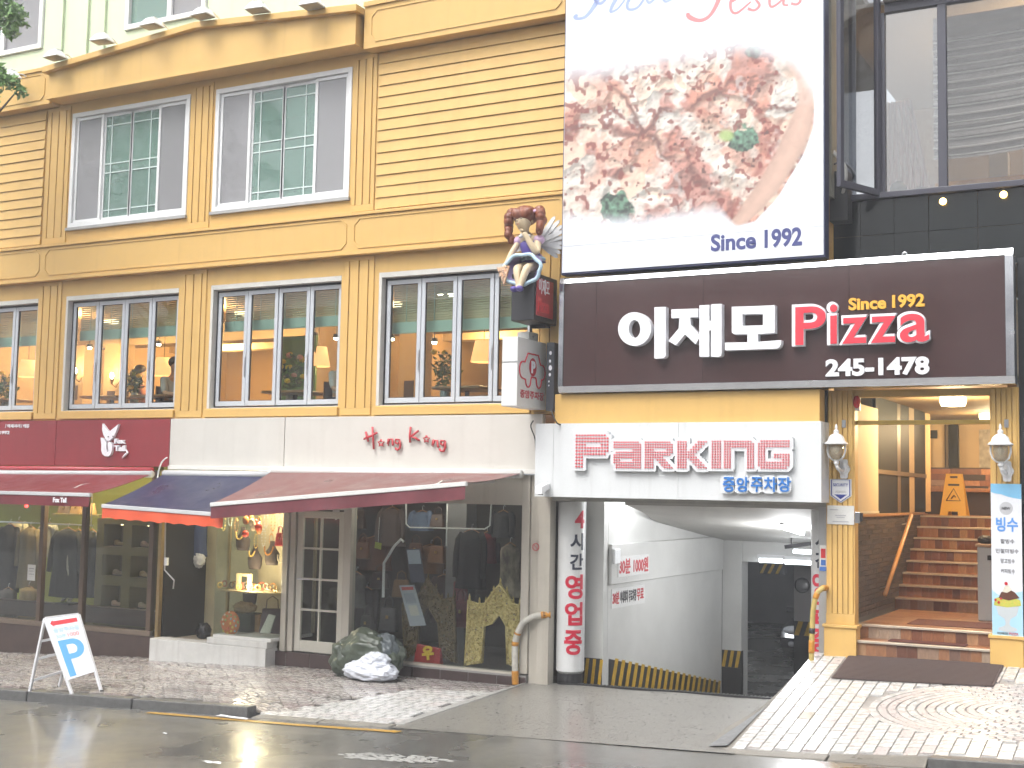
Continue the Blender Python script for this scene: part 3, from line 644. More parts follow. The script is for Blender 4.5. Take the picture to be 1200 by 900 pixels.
# cardboard boxes behind the right second-floor window
M_CARD = mat('cardboard', (.46, .34, .21), .8, .12, 6)
def carton(x0, y0, x1, y1, Y, label, d=.35):
    a, b, c, e = boxpx(x0, y0, x1, y1, Y); t = thing('cardboard_box', label, 'box', ((a+b)/2, Y+d/2, c), 'cartons in the upper window')
    B(a, b, Y, Y+d, c, e).build('carton', M_CARD, t, bevel=.006)
    B((a+b)/2-.03, (a+b)/2+.03, Y-.003, Y+d+.003, e-.02, e+.003).build('tape', mat('packing_tape', (.5, .40, .26), .3), t)
    G().box(a+.08*(b-a), a+.5*(b-a), Y-.004, Y-.001, c+.25*(e-c), c+.4*(e-c)).build('printed_mark', mat('carton_print', (.25, .15, .12), .8), t)
carton(376, 152, 399, 200, .5, 'tall cardboard carton at the right of the right second-floor window')
carton(374, 204, 403, 222, .45, 'flat cardboard carton under the tall one in the second-floor window')
carton(271, 216, 288, 232, .5, 'small cardboard carton low in the left pane of the right second-floor window')
# ------------------------------------------------------------------ pale green upper storey set back
gb = thing('pale_green_building', 'pale green rendered upper storey with white framed windows behind the cornice', 'building', (-15, .9, 9.1))
YG = .9; M_PGR = mat('pale_green_render', (.62, .72, .52), .6, .06, 1.5, streak=.15)
zb_ = at(150, 38, YG).z+.02; wl1 = at(52, 30, YG).x; w2a, w2b = at(148, 20, YG).x, at(243, 12, YG).x
zz1 = at(25, 62, YG).z; Zlow, Ztop = 9.1, 13.0
g = G().box(-23, w2b+9, YG, YG+.25, Zlow, min(zz1, zb_))
zs = min(zz1, zb_); g.box(wl1, w2a, YG, YG+.25, zs, Ztop).box(w2b, w2b+9, YG, YG+.25, zs, Ztop).box(-23, wl1-2.4, YG, YG+.25, zs, Ztop)
g.box(wl1-2.4, wl1, YG, YG+.25, 12, Ztop).box(w2a, w2b, YG, YG+.25, 12, Ztop)
g.build('wall', M_PGR, gb)
g = G()
for xk in (wl1+.32, wl1+.95, (wl1+w2a)/2+.35): g.box(xk, xk+.20, YG-.05, YG-.002, Zlow, Ztop)
g.build('wall_rib', M_PGR, gb)
def gwin(x0, x1, split):
    z0, z1 = zs+.01, 11.98; f = G(); t = .09
    f.box(x0, x1, YG-.05, YG+.1, z0, z0+t).box(x0, x1, YG-.05, YG+.1, z1-t, z1).box(x0, x0+t, YG-.05, YG+.1, z0+t, z1-t).box(x1-t, x1, YG-.05, YG+.1, z0+t, z1-t)
    wd = f.build('window', M_WHT, gb, bevel=.006); xm = x0+(x1-x0)*split
    B(xm-.05, xm+.05, YG-.03, YG+.08, z0+t, z1-t).build('mullion', M_WHT, wd, bevel=.004)
    B(x0+t, xm-.05, YG+.02, YG+.03, z0+t, z1-t).build('pane', M_GLG, wd); B(xm+.05, x1-t, YG+.02, YG+.03, z0+t, z1-t).build('pane', M_GLS, wd)
gwin(wl1-2.38, wl1-.01, .55); gwin(w2a+.01, w2b-.01, .55)
B(-23, w2b+9, 3.5, 3.6, 9.1, 13).build('interior_wall', room, gb); B(-23, w2b+9, YG, 3.6, 13, 13.1).build('roof', M_CONC, gb)
# ------------------------------------------------------------------ floodlights along the cornice
fl0 = None
for i, (x, y) in enumerate([(12, 88), (65, 64), (120, 45), (178, 27), (238, 15), (302, 8), (366, 3)]):
    p = at(x, y, -.55)
    lab = ['white cornice floodlight half hidden by the tree leaves', 'white cornice floodlight above the left end of the pediment, second from left', 'white cornice floodlight, third from left', 'white cornice floodlight just left of the pediment peak', 'white cornice floodlight at the pediment peak', 'white cornice floodlight, second from right', 'white cornice floodlight at the right end of the row'][i]
    if fl0 is None:
        t = thing('floodlight', lab, 'floodlight', p, 'floodlights on the yellow cornice', local=True); fl0 = t
        G().hexa([(-.17, -.13, -.06), (.17, -.13, -.06), (.17, .13, -.06), (-.17, .13, -.06), (-.09, -.07, .06), (.09, -.07, .06), (.09, .07, .06), (-.09, .07, .06)]).build('housing', M_WHT, t, bevel=.01, local=True)
        B(-.15, .15, -.11, .11, -.068, -.061).build('lens', mat('floodlight_lens', (.35, .34, .30), .15), t, local=True)
        G().tube([(0, .05, .05), (0, .25, .08), (0, .5, -.02), (0, .8, -.06)], .012, 6).build('arm', M_WHT, t, local=True)
        q = G()
        for k in range(4): q.box(-.07+.045*k, -.06+.045*k, -.05, .05, .061, .085)
        q.build('cooling_fin', M_WHT, t, local=True)
    else:
        t = copy_tree(fl0); t.location = p; t['label'] = lab
    t.rotation_euler = (0, 0, random.uniform(-.15, .15))
# ------------------------------------------------------------------ dark building at the upper right
YB = .30
db = thing('dark_building', 'dark glazed building front with black polished cladding above the brown sign', 'building', (-2.5, YB, 5.2))
M_BCL = mat('black_polished_cladding', (.012, .015, .016), .08, .35, 2.5, spec=.32, rvar=.05)
M_DF = mat('dark_window_frame', (.055, .055, .075), .4)
zc0, zc1 = 5.0, 5.87
x = -4.0; cols = [-4.0, -3.55, -3.15, -2.75, -2.2, -1.65, -1.1, -.4, .6]
for i in range(len(cols)-1):
    for za, zb in ((zc0, 5.44), (5.446, zc1)): B(cols[i]+.003, cols[i+1]-.003, YB+random.uniform(0, .004), YB+.05, za, zb).build('cladding_panel', M_BCL, db)
B(-3.95, .6, YB-.07, YB+.12, zc1+.004, zc1+.075).build('window_sill', M_DF, db, bevel=.006)
xa, xm, xc = at(1037, 120, YB).x, at(1104, 120, YB).x, at(1012, 120, YB).x
ztop = at(1100, 5, YB).z
G().box(xm-.05, xm+.05, YB, YB+.10, zc1+.075, ztop).box(xa-.07, xa, YB, YB+.10, zc1+.075, ztop).box(xa, .6, YB-.002, YB+.10, ztop, ztop+.12).box(-3.95, -3.80, YB, YB+.12, zc1+.08, 9.6).box(.5, .6, YB, YB+.1, zc1+.08, ztop).build('window_frame', M_DF, db, bevel=.005)
B(xa, .5, YB-.12, YB+.2, ztop+.125, ztop+.42).build('lintel', mat('pale_lintel', (.55, .54, .52), .5, .1, 3), db)
B(xa, xm-.05, YB+.04, YB+.048, zc1+.08, ztop-.002).build('pane', glass('reflective_pane', (.85, .87, .88), 2.1, .02), db)
B(xm+.05, .5, YB+.04, YB+.048, zc1+.08, ztop-.002).build('pane', glass('upper_pane', (.85, .85, .85), 1.7), db)
B(-3.80, xc-.10, YB+.04, YB+.048, zc1+.08, 9.6).build('pane', glass('mirror_pane', (.5, .52, .55), 3.0), db)
B(-4.0, 1.0, YB-.05, YB+.15, ztop+.43, 10.5).build('wall', M_BCL, db)
# casement swung outward
hx = xa-.09; th = radians(66); L = .78
def cz(u, v, w): return (hx-u*cos(th)+v*sin(th), YB-.01-u*sin(th)-v*cos(th), w)
def cbox(u0, u1, v0, v1, w0, w1): return G().hexa([cz(u0, v0, w0), cz(u1, v0, w0), cz(u1, v1, w0), cz(u0, v1, w0), cz(u0, v0, w1), cz(u1, v0, w1), cz(u1, v1, w1), cz(u0, v1, w1)])
q = G()
for a in ((0, .07, 0, .06, 5.9, 8.6), (L-.07, L, 0, .06, 5.9, 8.6), (.07, L-.07, 0, .06, 5.9, 5.98), (.07, L-.07, 0, .06, 8.52, 8.6)):
    c_ = cbox(*a); q.add(c_.v, c_.f)
cas = q.build('casement', M_DF, db, bevel=.006)
cbox(.07, L-.07, .025, .033, 5.98, 8.52).build('pane', glass('upper_pane', (.85, .85, .85), 1.7), cas)
# interior: floor, warm ceiling, swagged fabric
B(-3.95, .9, 5.0, 5.1, 5.3, 9).build('interior_wall', mat('upper_room_wall', (.40, .33, .24), .7, .1, 2), db)
B(-3.95, .9, YB+.13, 5, 5.78, 5.85).build('interior_floor', mat('upper_room_floor', (.35, .22, .1), .5), db)
B(-3.95, .9, YB+.13, 5, ztop+.15, ztop+.2).build('interior_ceiling', mat('upper_room_ceiling', (.42, .40, .37), .7), db)
def swag(u, v):
    x = xm-.20+(1.1-xm)*u; sag = .42*(1-(2*u-.15)**2*.55)
    z0, z1 = ztop+.02, zc1+.85; z = z0+(z1-z0)*v-sag*(.25+.75*v)+.30*.4; k = v*13
    return (x, YB+.55+.05*abs(sin(k*pi))+.06*u, z+.02*abs(sin(k*pi)))
G().grid(24, 130, swag).build('swag_blind', mat('grey_swag_fabric', (.24, .22, .20), .75, .15, 3), db, smooth=True)
for k in range(15):
    P_ = [V_+Vector((0, -.012, 0)) for V_ in (Vector(swag(i/30, .18+.80*k/14)) for i in range(31))]; G().tube(P_, .012, 6).build('swag_cord', mat('pale_cord', (.48, .46, .43), .6), db, smooth=True)
def curtain(u, v):
    x = xa-.25+.62*u*(1-.45*v); return (x, YB+1.2+.035*sin(u*42), zc1+.1+1.45*v)
G().grid(80, 6, curtain).build('curtain', mat('striped_curtain', (.52, .43, .38), .8, .25, 3, stretch=(18, 1, .2), col2=(.38, .18, .16)), db, smooth=True)
B(xm-.3, .8, 1.5, 1.9, 5.86, 6.30).build('counter', mat('amber_counter', (.62, .34, .09), .4, .2, 3), db)
for cx_c in (xm+.35, xm+.75, xm+1.2): B(cx_c, cx_c+.22, 1.55, 1.75, 6.301, 6.62).build('counter_box', mat('counter_box', (.5, .5, .48), .5), db)
for i, (x, y) in enumerate([(1105, 236), (1176, 228), (1262, 220)]):
    p = at(x, y, YB-.05); t = thing('wall_lamp', 'small round warm lamp on the black cladding, ' + ('left one', 'right one', 'beyond the right edge')[i], 'lamp', p, 'round lamps on the black cladding')
    G().ell(p, .042, 12, 8).build('bulb', mat('amber_globe', (1, .8, .4), .4, emit=(1, .62, .18), estr=5), t, smooth=True)
    G().lathe([(.05, 0), (.05, .02)], (p.x, p.y+.05, p.z-.01), 12).build('base', M_BLK, t)
t = thing('room_ceiling_light', 'lamp of the upper right room behind the swagged blind', 'lamp', (-1.6, 2.2, ztop-.1))
G().lathe([(.14, 0), (.15, .04), (.15, .08)], (-1.6, 2.2, ztop), 18).build('diffuser', mat('lamp_diffuser', (1, .9, .75), .5, emit=(1, .75, .45), estr=4), t); plight(t, (-1.6, 2.0, ztop-.4), 60, .2)
for x, y, lab in ((1053, 224, 'person with dark hair sitting behind the upper right window, left one'), (1080, 230, 'person with dark hair sitting behind the upper right window, right one')):
    p = at(x, y, .95); sitter((p.x, .95, p.z-.80), 2.6, lab, (.10, .09, .10)); 
    t = thing('stool', 'dark stool under the '+lab.split(' sitting')[0]+(' on the left' if x < 1060 else ' on the right')+' upstairs', 'stool', (p.x, .95, 5.85)); G().lathe([(.18, p.z-.80-5.85-.04), (.18, p.z-.80-5.85-.005)], (p.x, .95, 5.85), 14).build('seat', M_BLK, t)
    G().tube([(p.x, .95, 5.85), (p.x, .95, p.z-.845)], .03, 8).build('leg', M_BLK, t)
# loose cables by the billboard
def cable(name, pts, r, m, label):
    P = [Vector(p) for p in pts]; out = []
    for i in range(len(P)-1):
        a, b, c, d = P[max(i-1, 0)], P[i], P[i+1], P[min(i+2, len(P)-1)]
        for k in range(6):
            t = k/6; out.append(.5*((2*b)+(c-a)*t+(2*a-5*b+4*c-d)*t*t+(3*b-a-3*c+d)*t**3))
    out.append(P[-1]); return tag(G().tube(out, r, 6).build(name, m), label, 'cable')
cable('cable', [at(972, 172, .1), at(980, 182, .0), at(990, 195, -.05), at(991, 212, -.05), at(985, 235, .15)], .022, mat('white_cable', (.6, .6, .58), .5), 'thick white cable looping beside the billboard')
cable('cable', [at(968, 205, .2), at(976, 193, .05), at(990, 192, 0), at(1000, 205, .05), at(996, 218, .2)], .012, M_BLK, 'thin black cable looping beside the billboard')
B(at(968, 200, .25).x, at(998, 200, .25).x, .05, .28, 5.6, at(985, 205, .25).z).build('junction_ledge', M_BLK, db)
# slim pale reveal right of the billboard
B(-3.86, -3.80, -.1, YB-.002, 5.87, 9.6).build('reveal', mat('pale_reveal', (.40, .39, .33), .6, .2, 3), db)
# ------------------------------------------------------------------ pizza billboard
YP = -.45
bb = thing('billboard', 'tall white pizza billboard reading Since 1992 above the brown sign', 'billboard', (-5.5, YP, 5.1))
B(-7.21, -3.79, YP+.012, YP+.20, 5.08, 9.6).build('frame', mat('navy_frame', (.03, .035, .10), .4), bb)
B(-7.195, -3.805, YP, YP+.011, 5.105, 9.585).build('face', mat('billboard_face', (.74, .775, .83), .45), bb)
# printed picture: colour per grid point
def vnoise(xx, yy, s, seed):
    r = np.random.default_rng(seed); T = r.random((64, 64)); x = xx/s; y = yy/s; xi = np.floor(x).astype(int); yi = np.floor(y).astype(int); fx = x-xi; fy = y-yi; fx = fx*fx*(3-2*fx); fy = fy*fy*(3-2*fy)
    q = lambda a, b: T[a % 64, b % 64]
    return (q(xi, yi)*(1-fx)+q(xi+1, yi)*fx)*(1-fy)+(q(xi, yi+1)*(1-fx)+q(xi+1, yi+1)*fx)*fy
def fbm(xx, yy, s, seed, o=4):
    v = 0; a = .5; tt = 0
    for i in range(o): v = v+a*vnoise(xx, yy, s/2**i, seed+i); tt += a; a *= .55
    return v/tt
def pizza_colors(PX, PY):
    n = PX.shape; A = lambda *c: np.array(c)
    ss = lambda a, b, x: (lambda t: t*t*(3-2*t))(np.clip((x-a)/(b-a), 0, 1))
    mix = lambda c, d, m: c*(1-m[..., None])+d*m[..., None]
    wx = PX+18*(fbm(PX, PY, 30, 11)-.5)*2; wy = PY+18*(fbm(PX, PY, 30, 21)-.5)*2
    def seg(a, b):
        a, b = np.array(a, float), np.array(b, float); t = np.clip(((wx-a[0])*(b[0]-a[0])+(wy-a[1])*(b[1]-a[1]))/((b-a)**2).sum(), 0, 1)
        return np.hypot(wx-a[0]-t*(b[0]-a[0]), wy-a[1]-t*(b[1]-a[1]))
    dc = np.minimum.reduce([seg((655, 150), (748, 152)), seg((700, 76), (750, 148)), seg((750, 148), (838, 112)), seg((838, 112), (932, 128)), seg((748, 152), (722, 210)), seg((756, 152), (800, 185)), seg((800, 185), (862, 256))])
    # cheese mounds
    r = np.random.default_rng(5); K = 150; pts = np.c_[r.uniform(650, 965, K), r.uniform(35, 290, K)]; rad = r.uniform(10, 27, K); asp = r.uniform(.7, 1.5, K); tone = r.random(K)
    best = np.full(n, -9.); idx = np.zeros(n, int)
    for i, (a, b) in enumerate(pts):
        h = 1-(np.hypot((wx-a)*asp[i], (wy-b)*1.2)/rad[i])**2; h = h*(.55+.45*tone[i]); m = h > best; best[m] = h[m]; idx[m] = i
    dome = np.clip(best, -.5, 1); hgt = 5*dome+5*fbm(PX, PY, 18, 31, 2)+1.0*fbm(PX, PY, 6, 41, 2)-3.2*np.exp(-(dc/5)**2)
    gx = np.gradient(hgt, axis=1); gy = np.gradient(hgt, axis=0)*np.sign(PY[0, 0]-PY[-1, 0])*-1
    lum = np.clip(.94-1.1*(gx*.45+gy*.8), .5, 1.2)
    tn = tone[idx]*.6+.4*fbm(PX, PY, 14, 61)
    col = mix(A(.66, .61, .55)+0*PX[..., None], A(.63, .46, .36), ss(.35, .70, tn))
    red = ss(.50, .68, fbm(wx, wy, 30, 71, 3)+.17*np.exp(-(dc/16)**2)-.10*dome+.07*ss(760, 660, PX)); col = mix(col, A(.38, .11, .075), .78*red)
    col = mix(col, A(.56, .25, .17), .7*ss(.58, .72, fbm(wx, wy, 36, 171, 2)))
    col = col*lum[..., None]
    sp = ss(.66, .74, fbm(PX, PY, 6.5, 51, 2)+.30*(fbm(PX, PY, 45, 151, 2)-.5)+.05*red+.04*ss(770, 660, PX)); col = mix(col, A(.20, .035, .025), .85*sp)
    col = mix(col, A(.09, .035, .03), .9*ss(.80, .88, fbm(PX+40, PY, 6.5, 63, 2)+.05*red))
    col = mix(col, A(.14, .05, .04), .9*np.exp(-(dc/3.6)**2)*ss(.25, .6, fbm(PX, PY, 20, 81)))
    col = mix(col, A(.66, .64, .62), .4*ss(.68, .84, fbm(PX, PY, 9, 91, 2)))
    # crust: lower right of the front slice and of the slice behind
    cx_ = np.interp(PY, [110, 130, 150, 180, 215, 250, 275], [948, 942, 937, 924, 903, 876, 852]); dd = PX-cx_; wdt = np.interp(PY, [125, 160, 230, 262], [11, 17, 16, 11])
    m = ss(0, .25, 1-np.abs(dd)/wdt*.95)*((PY > 122) & (PY < 270)); cr = A(.54, .36, .285)*(1.07-.30*np.clip(dd/wdt, -.3, 1)[..., None]**2-.16*np.clip(-dd/wdt, 0, 1)[..., None])*(.90+.2*fbm(PX, PY, 8, 85)[..., None]); col = mix(col, cr, m)
    c2 = np.interp(PY, [48, 70, 95, 120], [900, 928, 943, 946]); m = ss(0, .4, 1-np.abs(PX-c2)/12)*((PY > 46) & (PY < 124)); col = mix(col, A(.56, .39, .32)*(.92+.16*fbm(PX, PY, 8, 86)[..., None]), .85*m)
    inn = np.exp(-((dd+wdt+6)/7)**2)*((PY > 140) & (PY < 258)); col = mix(col, A(.24, .04, .03), .75*inn*ss(.3, .55, fbm(PX, PY, 10, 87)))
    for bx, by, br, sd in ((724, 243, 22, 1), (872, 163, 18, 2), (883, 60, 10, 3)):
        rr = np.hypot(PX-bx, (PY-by)*1.12)/(br*(1+.45*(fbm(PX, PY, 9, 190+sd)-.5)*2)); m = ss(0, .16, 1-rr); f_ = fbm(PX, PY, 4.5, 195+sd, 2)
        gcol = A(.05, .105, .07)*np.clip(4.4*f_-1.2, .15, 2.8)[..., None]*(1.15-.45*np.clip((PY-by)/br, -1, 1)[..., None]); col = mix(col, gcol, m*(1 if br > 11 else .8))
    col = mix(col, A(.33, .46, .15), .9*ss(0, .6, 1-np.hypot(PX-851, (PY-159)*1.3)/12))
    top = np.interp(PX, [650, 700, 780, 830, 880, 930, 960], [72, 66, 50, 40, 36, 52, 96]); bot = np.interp(PX, [650, 720, 790, 845, 862, 885, 910, 935, 960], [268, 274, 268, 258, 268, 262, 236, 195, 150]); rgt = np.interp(PY, [35, 70, 100, 125, 150, 185, 220, 262, 290], [912, 940, 954, 957, 955, 943, 922, 889, 860])
    fade = np.minimum.reduce([np.clip((PY-top)/46, 0, 1), np.clip((bot-PY)/np.interp(PX, [835, 866], [34, 6]), 0, 1), np.clip((rgt-PX)/5, 0, 1)])
    fade = np.clip(fade*1.25-.5*(fbm(PX, PY, 26, 99)-.35)*(1-fade), 0, 1); fade = fade*fade*(3-2*fade)
    col = np.clip(col, 0, .9)*.94+.66*.08
    return mix(A(.74, .775, .83)+0*PX[..., None], col, fade)
nx_, nz_ = 330, 300; X0, X1, ZA, ZB = -7.19, -3.82, 5.45, 8.55
gx_, gz_ = np.meshgrid(np.linspace(X0, X1, nx_+1), np.linspace(ZA, ZB, nz_+1))
V3 = np.stack([gx_-CP.x, np.full_like(gx_, YP-CP.y), gz_-CP.z], -1); zc_ = V3@np.array(FW)
PX = 600+FPX*(V3@np.array(RT))/zc_; PY = 450-FPX*(V3@np.array(UPV))/zc_
cols_ = pizza_colors(PX, PY)
me = bpy.data.meshes.new('pizza_print'); w = nx_+1
ii = (np.arange(nz_)[:, None]*w+np.arange(nx_)[None, :]).ravel(); fcs = np.stack([ii, ii+1, ii+1+w, ii+w], 1)
me.from_pydata(np.stack([gx_, np.full_like(gx_, YP-.003), gz_], -1).reshape(-1, 3)-np.array(OFF[bb.name]), [], fcs.tolist())
ca = me.color_attributes.new('print', 'FLOAT_COLOR', 'POINT'); ca.data.foreach_set('color', np.concatenate([cols_.reshape(-1, 3), np.ones((cols_.shape[0]*cols_.shape[1], 1))], 1).astype('f').ravel())
me.materials.append(attrmat('pizza_print', .45)); o = bpy.data.objects.new('pizza_print', me); COL.objects.link(o); o.parent = bb
M_NAVY = mat('navy_print', (.06, .07, .22), .5)
text_px('Since', 833, 273, 886, 293, YP-.001, .004, .03).build('lettering', M_NAVY, bb); text_px('1992', 896, 267.5, 940, 289.5, YP-.001, .004, .03).build('lettering', M_NAVY, bb)
# script headline, only its lower edge falls inside the photograph
def brush(pts, m, name, Y=YP-.004):
    q = G(); P = []
    for i in range(len(pts)-1):
        a, b, c, d = [np.array(pts[max(0, min(len(pts)-1, j))], float) for j in (i-1, i, i+1, i+2)]
        for k in range(8):
            t = k/8; P.append(.5*((2*b)+(c-a)*t+(2*a-5*b+4*c-d)*t*t+(3*b-a-3*c+d)*t**3))
    P.append(np.array(pts[-1], float)); L_, R_ = [], []
    for i, p in enumerate(P):
        d = P[min(i+1, len(P)-1)]-P[max(i-1, 0)]; d = d[:2]/(np.hypot(*d[:2])+1e-6); n = np.array((-d[1], d[0])); w_ = p[2]/2
        L_.append(at(*(p[:2]+n*w_), Y)); R_.append(at(*(p[:2]-n*w_), Y))
    k = len(P); q.add(L_+R_, [(i, i+1, k+i+1, k+i) for i in range(k-1)]); return q.build(name, m, bb)
MB_, MR_ = mat('periwinkle_print', (.34, .42, .70), .5), mat('coral_print', (.80, .25, .26), .5)
brush([(724, -60, 3), (712, -30, 5), (700, 0, 5), (688, 18, 4), (678, 22, 3.5), (674, 20, 5), (677, 17, 3)], MB_, 'letter'); brush([(690, -8, 2), (702, 4, 3), (712, -4, 3), (722, -20, 3)], MB_, 'letter')
brush([(744, -60, 3), (728, -15, 5), (717, 8, 4), (716, 14, 3), (724, 10, 2.5), (732, 0, 2)], MB_, 'letter'); brush([(750, -18, 3), (736, 2, 3.5), (737, 11, 3.5), (748, 8, 3), (757, -8, 3), (752, -20, 3)], MB_, 'letter')
brush([(762, -20, 3), (758, -2, 3.5), (762, 3, 3), (772, -8, 2.5), (776, -22, 2)], MB_, 'letter'); brush([(780, -8, 2.5), (790, -16, 2.5), (784, -22, 3), (777, -8, 3.5), (780, 2, 3), (796, -6, 2)], MB_, 'letter')
brush([(856, -60, 3), (848, -25, 5), (842, 0, 5), (832, 18, 4), (820, 24, 4.5), (808, 20, 6), (806, 15, 4)], MR_, 'letter')
brush([(858, 2, 2.5), (872, -8, 2.5), (868, -16, 3), (857, 0, 3.5), (857, 12, 3.5), (864, 15, 3), (880, 2, 2)], MR_, 'letter')
brush([(894, -14, 2.5), (886, -2, 3), (890, 6, 3.5), (884, 12, 3), (876, 10, 4)], MR_, 'letter'); brush([(908, -16, 3), (902, -2, 3.5), (904, 8, 3), (916, 0, 2.5), (922, -14, 2.5), (918, 4, 3.2), (924, 6, 2)], MR_, 'letter')
brush([(940, -16, 2.5), (932, -6, 3), (938, 0, 3.2), (934, 5, 3), (927, 4, 3.5)], MR_, 'letter')
# ------------------------------------------------------------------ brown illuminated sign
YS = -.42
bs = thing('shop_sign', 'wide brown gloss sign with white Korean letters and red Pizza lettering in steel frame', 'sign', (-4.5, YS, 3.55))
a, b, c, d = -7.245, -1.735, 3.555, 5.045
M_BRN = mat('brown_gloss_panel', (.068, .036, .035), .07, .15, 2, spec=.9, rvar=.03)
seams = [a+.07, -6.72, -5.29, -3.52, b-.09]
for i in range(4): B(seams[i]+.0015, seams[i+1]-.0015, YS+.015, YS+.2, c+.085, d-.075).build('panel', M_BRN, bs)
G().hexa([(a, YS, d-.078), (b, YS, d-.078), (b, YS+.22, d-.07), (a, YS+.22, d-.07), (a+.0, YS+.03, d), (b, YS+.03, d), (b, YS+.22, d), (a, YS+.22, d)]).hexa([(a, YS+.03, c), (b, YS+.03, c), (b, YS+.22, c), (a, YS+.22, c), (a, YS, c+.082), (b, YS, c+.082), (b, YS+.22, c+.08), (a, YS+.22, c+.08)]).box(a, a+.068, YS, YS+.2, c+.083, d-.079).box(b-.088, b, YS, YS+.2, c+.083, d-.079).build('frame', M_CHROME, bs, bevel=.004)
M_LW = mat('white_channel_letter', (.82, .83, .87), .4); M_LR = mat('red_letter_face', (.72, .045, .07), .4); M_LY = mat('amber_letter', (.80, .42, .05), .4)
K4 = lambda P: [(lambda v: (v.x, v.z))(at(640+x/4, 280+y/4, YS-.095)) for x, y in P]
def hangul(polys): 
    q = G()
    for P in polys: q.plate(K4(P), YS-.095, YS+.012)
    return q.build('letter', M_LW, bs)
def ring4(cx, cy, rx, ry, ix, iy, n=40):
    q = G(); O = [(cx+rx*cos(2*pi*i/n), cy+ry*sin(2*pi*i/n)) for i in range(n)]; I = [(cx+ix*cos(2*pi*i/n), cy+iy*sin(2*pi*i/n)) for i in range(n)]
    O, I = K4(O), K4(I); vs = [(a, YS-.095, b) for a, b in O]+[(a, YS-.095, b) for a, b in I]+[(a, YS+.012, b) for a, b in O]+[(a, YS+.012, b) for a, b in I]
    return q.add(vs, [f for i in range(n) for j in ((i+1) % n,) for f in ((i, j, n+j, n+i), (2*n+i, 2*n+j, j, i), (n+i, n+j, 3*n+j, 3*n+i))])
ring4(414, 422, 77, 79, 27, 42).build('letter_ring', M_LW, bs, smooth=True, auto=40)
hangul([[(507, 320), (560, 318), (560, 545), (556, 553), (545, 559), (507, 560)]])
hangul([[(587, 330), (712, 326), (712, 366), (676, 368), (677, 402), (722, 456), (700, 494), (651, 447), (607, 499), (572, 478), (621, 420), (625, 370), (587, 371)]])
hangul([[(718, 311), (764, 309), (764, 384), (773, 384), (773, 306), (822, 304), (822, 540), (818, 548), (808, 553), (773, 551), (773, 428), (764, 429), (764, 550), (760, 552), (718, 552)]])
hangul([[(870, 318), (992.5, 314), (992.5, 351), (920, 353), (920, 407), (992.5, 405), (992.5, 446), (880, 446), (870, 438)], [(993, 314), (1071, 310), (1071, 440), (993, 446), (993, 405), (1016, 404), (1016, 351), (993, 351)], [(943, 446.5), (992, 446.5), (992, 482), (1101, 474), (1101, 490), (1095, 505), (1082, 514), (838, 522), (838, 486), (943, 484)]])
for ch, x0, y0, x1, y1 in (('P', 930, 357, 970, 406), ('i', 970.5, 354.5, 983.5, 405), ('z', 985, 370, 1018, 404.5), ('z', 1018.5, 368.5, 1052, 403.5), ('a', 1052.5, 365.5, 1091, 403)):
    text_px(ch, x0, y0, x1, y1, YS+.005, .075, .045, res=8).build('letter', M_LW, bs)
    iw = 2.2; text_px(ch, x0+iw, y0+iw, x1-iw, y1-iw, YS-.0715, .012, .012, res=8).build('letter_face', M_LR, bs)
text_px('Since', 995, 348.5, 1039, 363, YS+.014, .03, .035).build('lettering', M_LY, bs); text_px('1992', 1046, 345, 1084, 360.5, YS+.014, .03, .035).build('lettering', M_LY, bs)
text_px('245-1478', 968, 419.5, 1089.5, 440.5, YS+.014, .03, .04).build('lettering', M_LW, bs)
p = at(1058, 295, YS); G().tube([(p.x+.025*cos(t*pi/5), YS+.1, d+.02+.025*sin(t*pi/5)) for t in range(11)], .008, 6).build('hanging_eye', M_ALU, bs)
# ------------------------------------------------------------------ yellow box beam over the car park
B(-7.33, -3.885, -.32, -.002, 3.165, 3.545).build('box_beam', M_YEL2, bld, bevel=.006)
B(-3.883, -3.855, -.10, .1, 3.165, 3.545).build('dark_gap', M_BLK, bld)
# ------------------------------------------------------------------ parking sign
YK = -.40
ps = thing('parking_sign', 'wide white sign box with dotted red Parking letters over the ramp', 'sign', (-5.7, YK, 2.23))
z0, z1 = at(800, 585.5, YK).z, at(800, 495, YK).z
M_PW = mat('white_sign_sheet', (.66, .68, .69), .4, .05, 1.5, streak=.15)
px_ = [-7.565, -7.30, -5.6, -3.845]
for i in range(3): B(px_[i]+.001, px_[i+1]-.001, YK, -.004, z0, z1).build('panel', M_PW, ps, bevel=.003)
PAT = {'P': ["111111111110", "111111111111", "111111111111", "111100000111", "111111111111", "111111111111", "111111111110", "111000000000", "111000000000", "111000000000", "111000000000"],
 'a': ["111111111110", "111111111111", "111111111111", "000000001111", "011111111111", "111111111111", "111111111111", "111000001111", "111111111111", "011111111111", "011111111111"],
 'R': ["111111111110", "111111111111", "111111111111", "111100000111", "111111111111", "111111111110", "111111110000", "111101111000", "111100111100", "111100011110", "111100001111"],
 'K': ["111100001111", "111100011110", "111100111100", "111101111000", "111111110000", "111111100000", "111111110000", "111101111000", "111100111100", "111100011110", "111100001111"],
 'I': ["1111"]*11, 'N': ["111111111110", "111111111111", "111111111111", "111000000111"]+["111000000111"]*7,
 'G': ["011111111111", "111111111111", "111111111111", "111000000000", "111000000000", "111000111111", "111000111111", "111000000111", "111111111111", "111111111111", "011111111110"]}
LET = [('P', 676.5, 508.5, 716, 549), ('a', 721, 517, 754, 549.5), ('R', 757.5, 517, 791, 549.5), ('K', 795.5, 516.5, 831, 549.5), ('I', 835.5, 516, 847.5, 549.5), ('N', 850, 516, 886, 549.5), ('G', 889.5, 515.5, 927.5, 550)]
